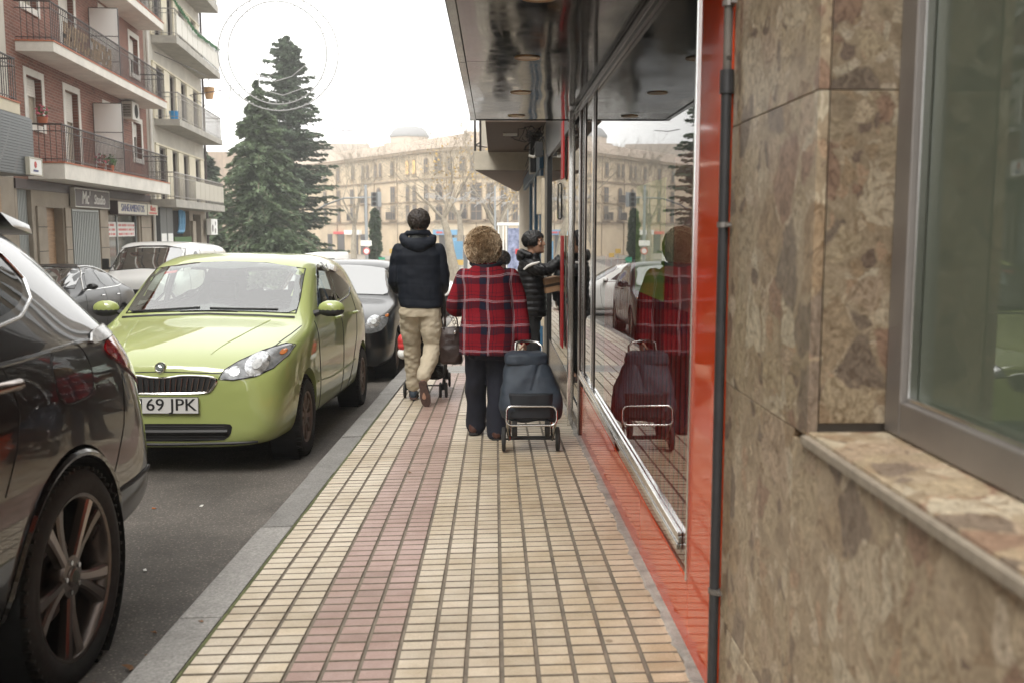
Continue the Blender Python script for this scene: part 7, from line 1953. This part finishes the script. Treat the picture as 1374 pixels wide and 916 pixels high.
m = MB(); pts = [(.245,-.085,1.20),(.262,-.045,1.235),(.262,-.0,1.255),(.25,.045,1.265),(.225,.075,1.275)]; m.tube(pts, [.010,.014,.016,.014,.010], 8); part('sleeve_stripe', m, M['sign_white'], p3, smooth=True, label='pale curved stripe on the sleeve')
T_ = MB(); stack(T_, [(.66,0,0,.15,.12),(.76,0,0,.16,.125)])
for s in (1,-1): limb(T_, [(s*.085,0,.72),(s*.09,.02,.42),(s*.095,-.005,.12),(s*.095,-.005,.06)], [.095,.075,.065,.065])
cloth('trousers', T_, 'trouser_black', p3, .01, 2, wrinkle(.010, 9, 12, 4))
for s in (1,-1): shoe('shoe', p3, (s*.095,-.08,0), (s*.105,.19,0), 'shoe_brown')
bx_ = thing('cardboard_box', 'small brown cardboard box in the hands of the puffer jacket man', 'box', (.385+.31, 10.20, .60))
bx_.location = (.585, 10.17, .675); bx_.rotation_euler = (0, -.18, .35); WM[bx_.name] = Matrix()
m = MB(); m.box((0,0,0),(.17,.13,.15)); part('carton', m, M['cardboard'], bx_, bev=.003)
m = MB(); m.box((0,0,.0),(.174,.134,.028)); part('tape_band', m, M['tape'], bx_)

# ---- short person with dark curly hair farther on
p4 = person('person with dark curly hair half hidden behind the tartan coat', .13, 15.6)
B = MB(); mt = head_mb(B, (0,.02,1.315), .93)
limb(B, [(0,0,1.12),(0,.01,1.25)], [.055,.05]); stack(B, [(.62,0,0,.15,.11),(.9,0,0,.15,.11),(1.12,0,0,.15,.1),(1.17,0,0,.09,.07)])
for s in (1,-1):
    limb(B, [(s*.16,0,1.12),(s*.20,0,.88),(s*.20,.06,.68)], [.045,.038,.028]); hand_mb(B, (s*.2,.062,.67), (0,.1,-1), (-s,0,0), .4, .9, s)
    limb(B, [(s*.08,0,.64),(s*.08,.02+.05*s,.36),(s*.08,.1*s,.08)], [.08,.052,.036])
cloth('body', B, 'skin', p4, .01, 2)
face_bits(p4, mt)
J = MB(); stack(J, [(.58,0,0,.19,.15),(.8,0,0,.19,.15),(1.05,0,0,.185,.135),(1.13,0,0,.15,.11),(1.19,0,0,.08,.08)])
for s in (1,-1): limb(J, [(s*.17,0,1.11),(s*.215,0,.9),(s*.205,.05,.70)], [.065,.06,.05])
cloth('coat', J, 'puffer', p4, .012, 2, wrinkle(.01))
T_ = MB()
for s in (1,-1): limb(T_, [(s*.08,0,.62),(s*.08,.02+.05*s,.36),(s*.08,.1*s,.08)], [.09,.07,.06])
cloth('trousers', T_, 'trouser_black', p4, .012, 2)
for s in (1,-1): shoe('shoe', p4, (s*.08,.1*s-.07,0), (s*.08,.1*s+.17,0), 'trim_black')
hair_locks('hair', p4, 'hair_dark', (0,.0,1.345), .10,.115,.105, 1400, .03, .008, zmin=-.7, fwd=Vector((0,1,0)), curly=.9, seed=22)

# ================================================================ stroller, shopping trolley
sx_, sy_ = -.665, 9.30
st = thing('stroller', 'black folding stroller pushed by the man in the navy jacket', 'stroller', (sx_, sy_, zg(sx_, sy_)))
def tb(name, pts, r, m_, par=st, n=8, **k):
    m = MB(); m.tube(pts, r, n); return part(name, m, M[m_], par, smooth=True, **k)
for s in (1,-1):
    tb('frame_tube', [(s*.175,-.14,.09),(s*.185,.05,.42),(s*.19,-.13,.80),(s*.185,-.24,1.0)], .011, 'plastic')
    tb('frame_tube', [(s*.16,.52,.09),(s*.185,.25,.34),(s*.19,-.02,.62)], .011, 'plastic')
    tb('handle', [(s*.185,-.24,1.0),(s*.18,-.30,1.04),(s*.15,-.33,1.045)], .016, 'rubber')
    for y in (-.14,.52):
        for q in (-.028,.028):
            m = MB(); m.lathe([(.022,-.010),(.060,-.012),(.073,-.009),(.076,0),(.073,.009),(.060,.012),(.022,.010)], 'x', (s*.170+q,y,.076), 26, closed=True); w_ = part('wheel', m, M['rubber'], st, smooth=True)
            m = MB(); m.lathe([(0,-.011),(.024,-.013),(.05,-.004),(.05,.004),(.024,.013),(0,.011)], 'x', (s*.170+q,y,.076), 16); part('wheel_hub', m, M['signal_grey'], w_, smooth=True)
        tb('wheel_fork', [(s*.170,y,.076),(s*.172,y+.01,.13),(s*.175,y+.0,.18)], [.018,.016,.012], 'plastic')
tb('cross_bar', [(-.175,-.14,.12),(.175,-.14,.12)], .008, 'plastic'); tb('cross_bar', [(-.16,.5,.12),(.16,.5,.12)], .008, 'plastic'); tb('cross_brace', [(-.18,-.1,.2),(.18,.2,.42)], .008, 'plastic'); tb('cross_brace', [(.18,-.1,.2),(-.18,.2,.42)], .008, 'plastic')
m = MB(); stack(m, [(.30,0,.10,.17,.16),(.36,0,.10,.175,.18),(.50,0,.02,.175,.10),(.66,0,-.05,.172,.07),(.82,0,-.10,.165,.06)]); cloth('seat', m, 'puffer', st, .012, 3, wrinkle(.012))
m = MB(); m.loft([ell((0,-.02+.04*k,.80+.06*math.sin(k*.6)), .19, .12+.02*k, 20, 2.4) for k in range(0,5)]); 
m2 = MB(); m2.sphere((0,.06,.84), (.19,.22,.17), 20, 12); cloth('canopy', m2, 'trouser_black', st, .012, 2, wrinkle(.01))
m = MB(); stack(m, [(.16,0,.12,.15,.17),(.24,0,.12,.165,.19),(.28,0,.12,.165,.19)]); cloth('basket', m, 'puffer', st, .012, 2, wrinkle(.02, 12, 12))
rb = thing('toy_bag', 'red and white bag hanging low at the left side of the stroller', 'bag', (sx_-.225, sy_-.02, .02))
m = MB(); m.sphere((0,0,.17), (.05,.07,.065), 14, 10); m.sphere((0,0,.12), (.05,.07,.05), 14, 8); cloth('bag_top', m, 'lamp_red', rb, .007, 2)
m = MB(); m.sphere((0,0,.045), (.052,.07,.055), 14, 10); part('bag_bottom', m, M['white_board'], rb, smooth=True)
m = MB(); m.sphere((.01,0,.255), (.035,.04,.035), 12, 8); part('bag_knot', m, M['skin'], rb, smooth=True)

tx, ty = .238, 6.36
tr = thing('shopping_trolley', 'slate blue wheeled shopping trolley pulled by the woman', 'shopping trolley', (tx, ty, zg(tx, ty)))
M['slate_fabric'] = mat('slate blue fabric', (.030,.042,.060), .6, var=.2, vs=6, bump=.3, bs=300)
M['slate_dark'] = mat('darker fabric', (.016,.019,.024), .7)
M['steel_tube'] = mat('steel tube', (.50,.48,.46), .22, metal=1)
m = MB()
rings = []
for z, cx, cy, rx, ry in ((.205,.0,.07,.165,.10),(.225,.0,.06,.20,.125),(.30,.005,.055,.212,.135),(.40,.0,.07,.208,.13),(.50,-.01,.10,.175,.115),(.58,-.025,.13,.140,.095),(.625,-.03,.15,.118,.075),(.635,-.03,.15,.08,.05)): rings.append(ell((cx,cy,z), rx, ry, 26, 3.2))
m.loft(rings)
def bf(p, n):
    q = noise.noise(Vector((p.x*6,p.y*5,p.z*8)))*.018+noise.noise(Vector((p.x*13+2,p.y*9,p.z*17)))*.008
    # creases running from the flap down the middle
    q -= .010*math.exp(-((p.x-.05*(p.z-.4)*6-.0)/.010)**2) if p.z > .42 else 0
    q += .008*math.sin((p.z*1.0+abs(p.x)*.8)*38)*max(0, (p.z-.28))*1.6
    return p+n*q
cloth('bag', m, 'slate_fabric', tr, .008, 2, bf)
m = MB(); rings = [ell((-.028,.135,z), rx, ry, 24, 3.4) for z, rx, ry in ((.575,.150,.110),(.60,.150,.112),(.640,.138,.10),(.655,.10,.07))]
m.loft(rings); cloth('flap', m, 'slate_fabric', tr, .007, 2, wrinkle(.010, 9, 12, 8))
m = MB(); m.loft([ell((.0,.0,z), .150, .092, 20, 4) for z in (.235,.30,.395,.402)]); cloth('front_pocket', m, 'slate_dark', tr, .008, 2, wrinkle(.006, 8, 8, 8))
def rr_loop(w_, h, r, y, cz, cx=0, tilt=0):
    P = []
    for (sx__, sz__, a0) in ((1,1,0),(-1,1,90),(-1,-1,180),(1,-1,270)):
        for k in range(5):
            a = R(a0+k*22.5); P.append((cx+sx__*(w_-r)+r*math.cos(a), y+tilt*(sz__*(h-r)+r*math.sin(a)), cz+sz__*(h-r)+r*math.sin(a)))
    return P
m = MB(); m.tube(rr_loop(.165,.062,.038,-.115,.263,0,.15), .0085, 10, closed=True); part('stand_loop', m, M['steel_tube'], tr, smooth=True)
for s in (1,-1):
    m = MB(); m.tube([(s*.16,-.10,.21),(s*.152,-.03,.12),(s*.145,.01,.075)], .0075, 8); m.tube([(s*.140,.0,.075),(s*.140,.06,.35),(s*.10,.17,.62)], .0075, 8); part('frame_tube', m, M['steel_tube'], tr, smooth=True, kind='stuff')
    m = MB(); m.lathe([(.02,-.012),(.068,-.013),(.080,-.010),(.083,0),(.080,.010),(.068,.013),(.02,.012)], 'x', (s*.181,.0,.083), 30, closed=True); w_ = part('wheel', m, M['rubber'], tr, smooth=True, sharp=50)
    m = MB(); m.lathe([(0,-.015),(.03,-.015),(.055,-.005),(.055,.005),(.03,.015),(0,.015)], 'x', (s*.181,.0,.083), 20); part('wheel_hub', m, M['signal_grey'], w_, smooth=True)
    m = MB(); m.lathe([(.008,-.015),(.050,-.016),(.058,-.012),(.060,0),(.058,.012),(.050,.016),(.008,.015)], 'x', (s*.108,-.055,.165), 24, closed=True); part('stair_wheel', m, M['rubber'], tr, smooth=True)
m = MB(); m.tube([(-.19,0,.083),(.19,0,.083)], .006, 8); part('axle', m, M['black'], tr)
m = MB(); m.box((0,.01,.095),(.30,.02,.015)); part('foot_plate', m, M['black'], tr)
m = MB(); m.tube([(-.10,.17,.62),(-.095,.22,.70),(-.06,.24,.715),(.0,.24,.715),(.055,.24,.705),(.085,.21,.68),(.085,.18,.62)], .009, 8); part('handle', m, M['steel_tube'], tr, smooth=True)
# ================================================================ shops farther along the pavement
M['brown_soffit'] = mat('brown boarded soffit', (.115,.075,.055), .7, var=.25, vs=2, stretch=(.4,6,1))
M['cream_beam'] = mat('cream beam', (.52,.47,.38), .75, var=.15, vs=3)
M['blue_frame'] = mat('blue painted frame', (.025,.10,.19), .45)
M['cream_pipe'] = mat('cream downpipe', (.50,.44,.34), .6, var=.15, vs=5)
M['black_clad'] = mat('black cladding', (.012,.012,.012), .35)
M['banner_red'] = mat('red banner', (.42,.01,.012), .5)
nb = thing('neighbour_shop', 'dark framed glass shopfront past the chrome post, behind the puffer jacket man', 'shopfront', (.72, 10, -.36))
def V(name, a, b_, m_, par, bev=0, **k):
    m = MB(); m.bb(a, b_); return part(name, m, M[m_], par, world=True, bev=bev, **k)
V('shop_pane', (.66, 8.3, -.05), (.668, 11.7, 2.1), 'shop_glass', nb)
V('base_panel', (.655, 8.12, -.5), (.70, 11.7, -.055), 'bronze', nb)
V('back_wall', (1.6, 8.2, -.5), (1.7, 12, 2.6), 'room', nb)
V('black_pillar', (.63, 11.72, -.6), (.80, 12.3, 2.14), 'black_clad', nb, bev=.005)
V('upper_panel', (.64, 8.1, 2.105), (.80, 12.3, 2.6), 'black_clad', nb)
V('grey_pillar', (.665, 8.1, -.5), (.80, 8.28, 2.10), 'alu', nb)
m = MB(); m.tube([(.66,9.9,1.35),(.64,9.9,1.37),(.64,9.9,1.70),(.66,9.9,1.72)], .009, 8); part('handle', m, M['chrome'], nb, world=True, smooth=True)
for z0, z1 in ((.14,1.19),(1.72,2.25)): V('red_banner', (.632, 9.05, z0), (.645, 9.35, z1), 'banner_red', nb)
bs = thing('blue_shop', 'blue framed shopfront under the brown soffit, beyond the black pillar', 'shopfront', (.63, 15, -.55))
V('wall', (.66, 12.32, -.8), (.9, 26.4, 3.4), 'cream_beam', bs)
V('downpipe', (.60, 12.5, 0), (.655, 12.62, 1.9), 'cream_pipe', bs, bev=.01)
V('wall_box', (.56, 12.9, 1.45), (.655, 13.1, 1.95), 'cream_pipe', bs, bev=.01)
for y in (13.2, 15.0, 17.2): V('blue_frame', (.62, y, -.8), (.656, y+.42, 2.05), 'blue_frame', bs, bev=.004)
V('blue_lintel', (.60, 13.1, 2.06), (.656, 20.5, 2.3), 'blue_frame', bs, bev=.004)
V('shop_pane', (.645, 13.63, -.6), (.652, 17.19, 2.05), 'glass_dark', bs)
V('sign_box', (.52, 14.3, 2.08), (.60, 14.9, 2.58), 'black_clad', bs, bev=.004)
ba = thing('boarded_balcony', 'brown boarded soffit with a cream end beam over the farther shops', 'balcony', (.2, 15, 2.6))
m = MB()
for k in range(30):
    y = 12.45+k*.162; m = MB(); m.bb((-.115, y, 2.60), (.655, y+.158, 2.63)); part('soffit_board', m, M['brown_soffit'], ba, world=True)
V('slab', (-.12, 12.44, 2.632), (.655, 17.3, 2.85), 'cream_beam', ba)
m = MB(); m.hexa([(-.36,17.32,2.29),(.655,17.32,2.29),(.655,26.8,2.29),(.56,26.8,2.29),(-.36,17.32,2.62),(.655,17.32,2.62),(.655,26.8,2.62),(.56,26.8,2.62)]); part('end_beam', m, M['cream_beam'], ba, world=True, bev=.01)
m = MB(); m.hexa([(-.33,17.36,2.282),(.655,17.36,2.282),(.655,26.6,2.282),(.56,26.6,2.282),(-.33,17.36,2.288),(.655,17.36,2.288),(.655,26.6,2.288),(.56,26.6,2.288)]); part('beam_soffit', m, M['brown_soffit'], ba, world=True)
for x in (-.345, -.25): m = MB(); m.tube([(x,17.38,2.62),(x,17.38,3.5)], .022, 6); part('rail_post', m, M['iron'], ba, world=True)
m = MB(); m.tube([(-.345,17.38,2.72),(-.13,17.38,2.69)], .012, 6); m.tube([(-.34,17.4,2.72),(-.15,17.4,2.86)], .012, 6); part('rail_brace', m, M['iron'], ba, world=True, kind='stuff')
V('rail_panel', (-.235, 17.37, 2.72), (-.13, 17.39, 3.5), 'frosted', ba)
V('tube_lamp', (.12, 13.9, 2.565), (.32, 13.96, 2.598), 'white_board', ba)
# cable tangle and camera boxes under the soffit
ct = thing('cable_bundle', 'tangle of black cables under the brown soffit beside the canopy end', 'cables', (.5, 12.6, 2.3))
r4 = random.Random(12); m = MB()
for k in range(16):
    p = Vector((.40+r4.random()*.2, 12.5+r4.random()*.5, 2.42+r4.random()*.12)); pts = [p]
    for j in range(6): p = p+Vector((r4.gauss(0,.06), r4.gauss(0,.05), r4.gauss(0,.045))); p.z = min(p.z, 2.58); p.x = min(p.x,.64); pts.append(p)
    m.tube(pts, .006, 5)
m.tube([(.60,12.6,2.4),(.57,13.6,2.33),(.56,16,2.28),(.55,19,2.28)], .010, 6); m.tube([(.60,12.6,2.45),(.54,14.6,2.40),(.55,19,2.33)], .008, 6)
part('cables', m, M['black'], ct, world=True, kind='stuff')
V('junction_box', (.52, 12.55, 2.18), (.62, 12.75, 2.36), 'black_clad', ct, bev=.005)
m = MB(); m.tube([(.60,12.7,2.22),(.50,12.7,2.18),(.44,12.7,2.2)], .018, 8); part('bracket_arm', m, M['ac'], ct, world=True)

# ---- litter on road and pavement
M['leaf_brown'] = mat('dry leaf', (.20,.10,.045), .8)
r6 = random.Random(2)
def leaf(label, x, y, s, m_='leaf_brown', z=None, cat='leaf'):
    zz = (zr(y) if x < -1.16 else zg(x,y)) if z is None else z
    t = MB(); a = r6.random()*6; pts = []
    for k in range(7):
        q = 2*PI*k/7; rr = s*(.5 if k % 2 else 1); pts.append((rr*math.cos(q), rr*.6*math.sin(q), .006+r6.random()*s*.35))
    t.add([(0,0,.004)]+pts, [(0,k+1,(k+1) % 7+1) for k in range(7)])
    o = part('fallen_leaf', t, M[m_], None); o.location = (x, y, zz); o.rotation_euler = (0,0,a); tag(o, label, cat); return o
leaf('curled brown leaf in the gutter near the SUV rear wheel', -1.28, 3.25, .035); leaf('pale brown leaf beside the kerb, in front of the curled one', -1.22, 3.42, .022); leaf('small dark leaf on the kerb stone', -1.05, 3.33, .016); leaf('tiny dry leaf on the pink tile band', -.52, 5.75, .022)
def scrap(label, x, y, s, m_):
    m = MB(); m.hexa([(-s,-s*.5,0),(s,-s*.4,0),(s*.9,s*.5,0),(-s*.8,s*.6,0),(-s,-s*.5,.003),(s,-s*.4,.006),(s*.9,s*.5,.004),(-s*.8,s*.6,.005)]); o = part('litter_scrap', m, M[m_], None); o.location = (x, y, zr(y)+.003); o.rotation_euler = (0,0,r6.random()*3); tag(o, label, 'litter')
scrap('white paper scrap on the asphalt in front of the green hatchback', -1.72, 5.55, .016, 'sign_white'); scrap('orange cigarette end on the asphalt left of the white scrap', -1.98, 5.5, .012, 'lamp_amber'); scrap('small white speck of litter in the middle of the gap between the cars', -1.62, 4.35, .014, 'sign_white'); scrap('pale pebble on the asphalt beside the SUV wheel', -1.52, 3.65, .010, 'sign_white')

for i, (x, y, s_, l) in enumerate(((-1.24,3.02,.022,'small reddish leaf in the gutter, nearest the camera'),(-1.31,3.58,.018,'dry leaf fragment in the gutter past the curled leaf'),(-1.22,4.9,.015,'lone dry leaf against the kerb ahead of the green hatchback'),(-1.35,3.12,.016,'leaf scrap beside the curled leaf, on its road side'),(-1.26,3.36,.014,'tiny leaf under the pale brown one'))): leaf(l, x, y, s_)
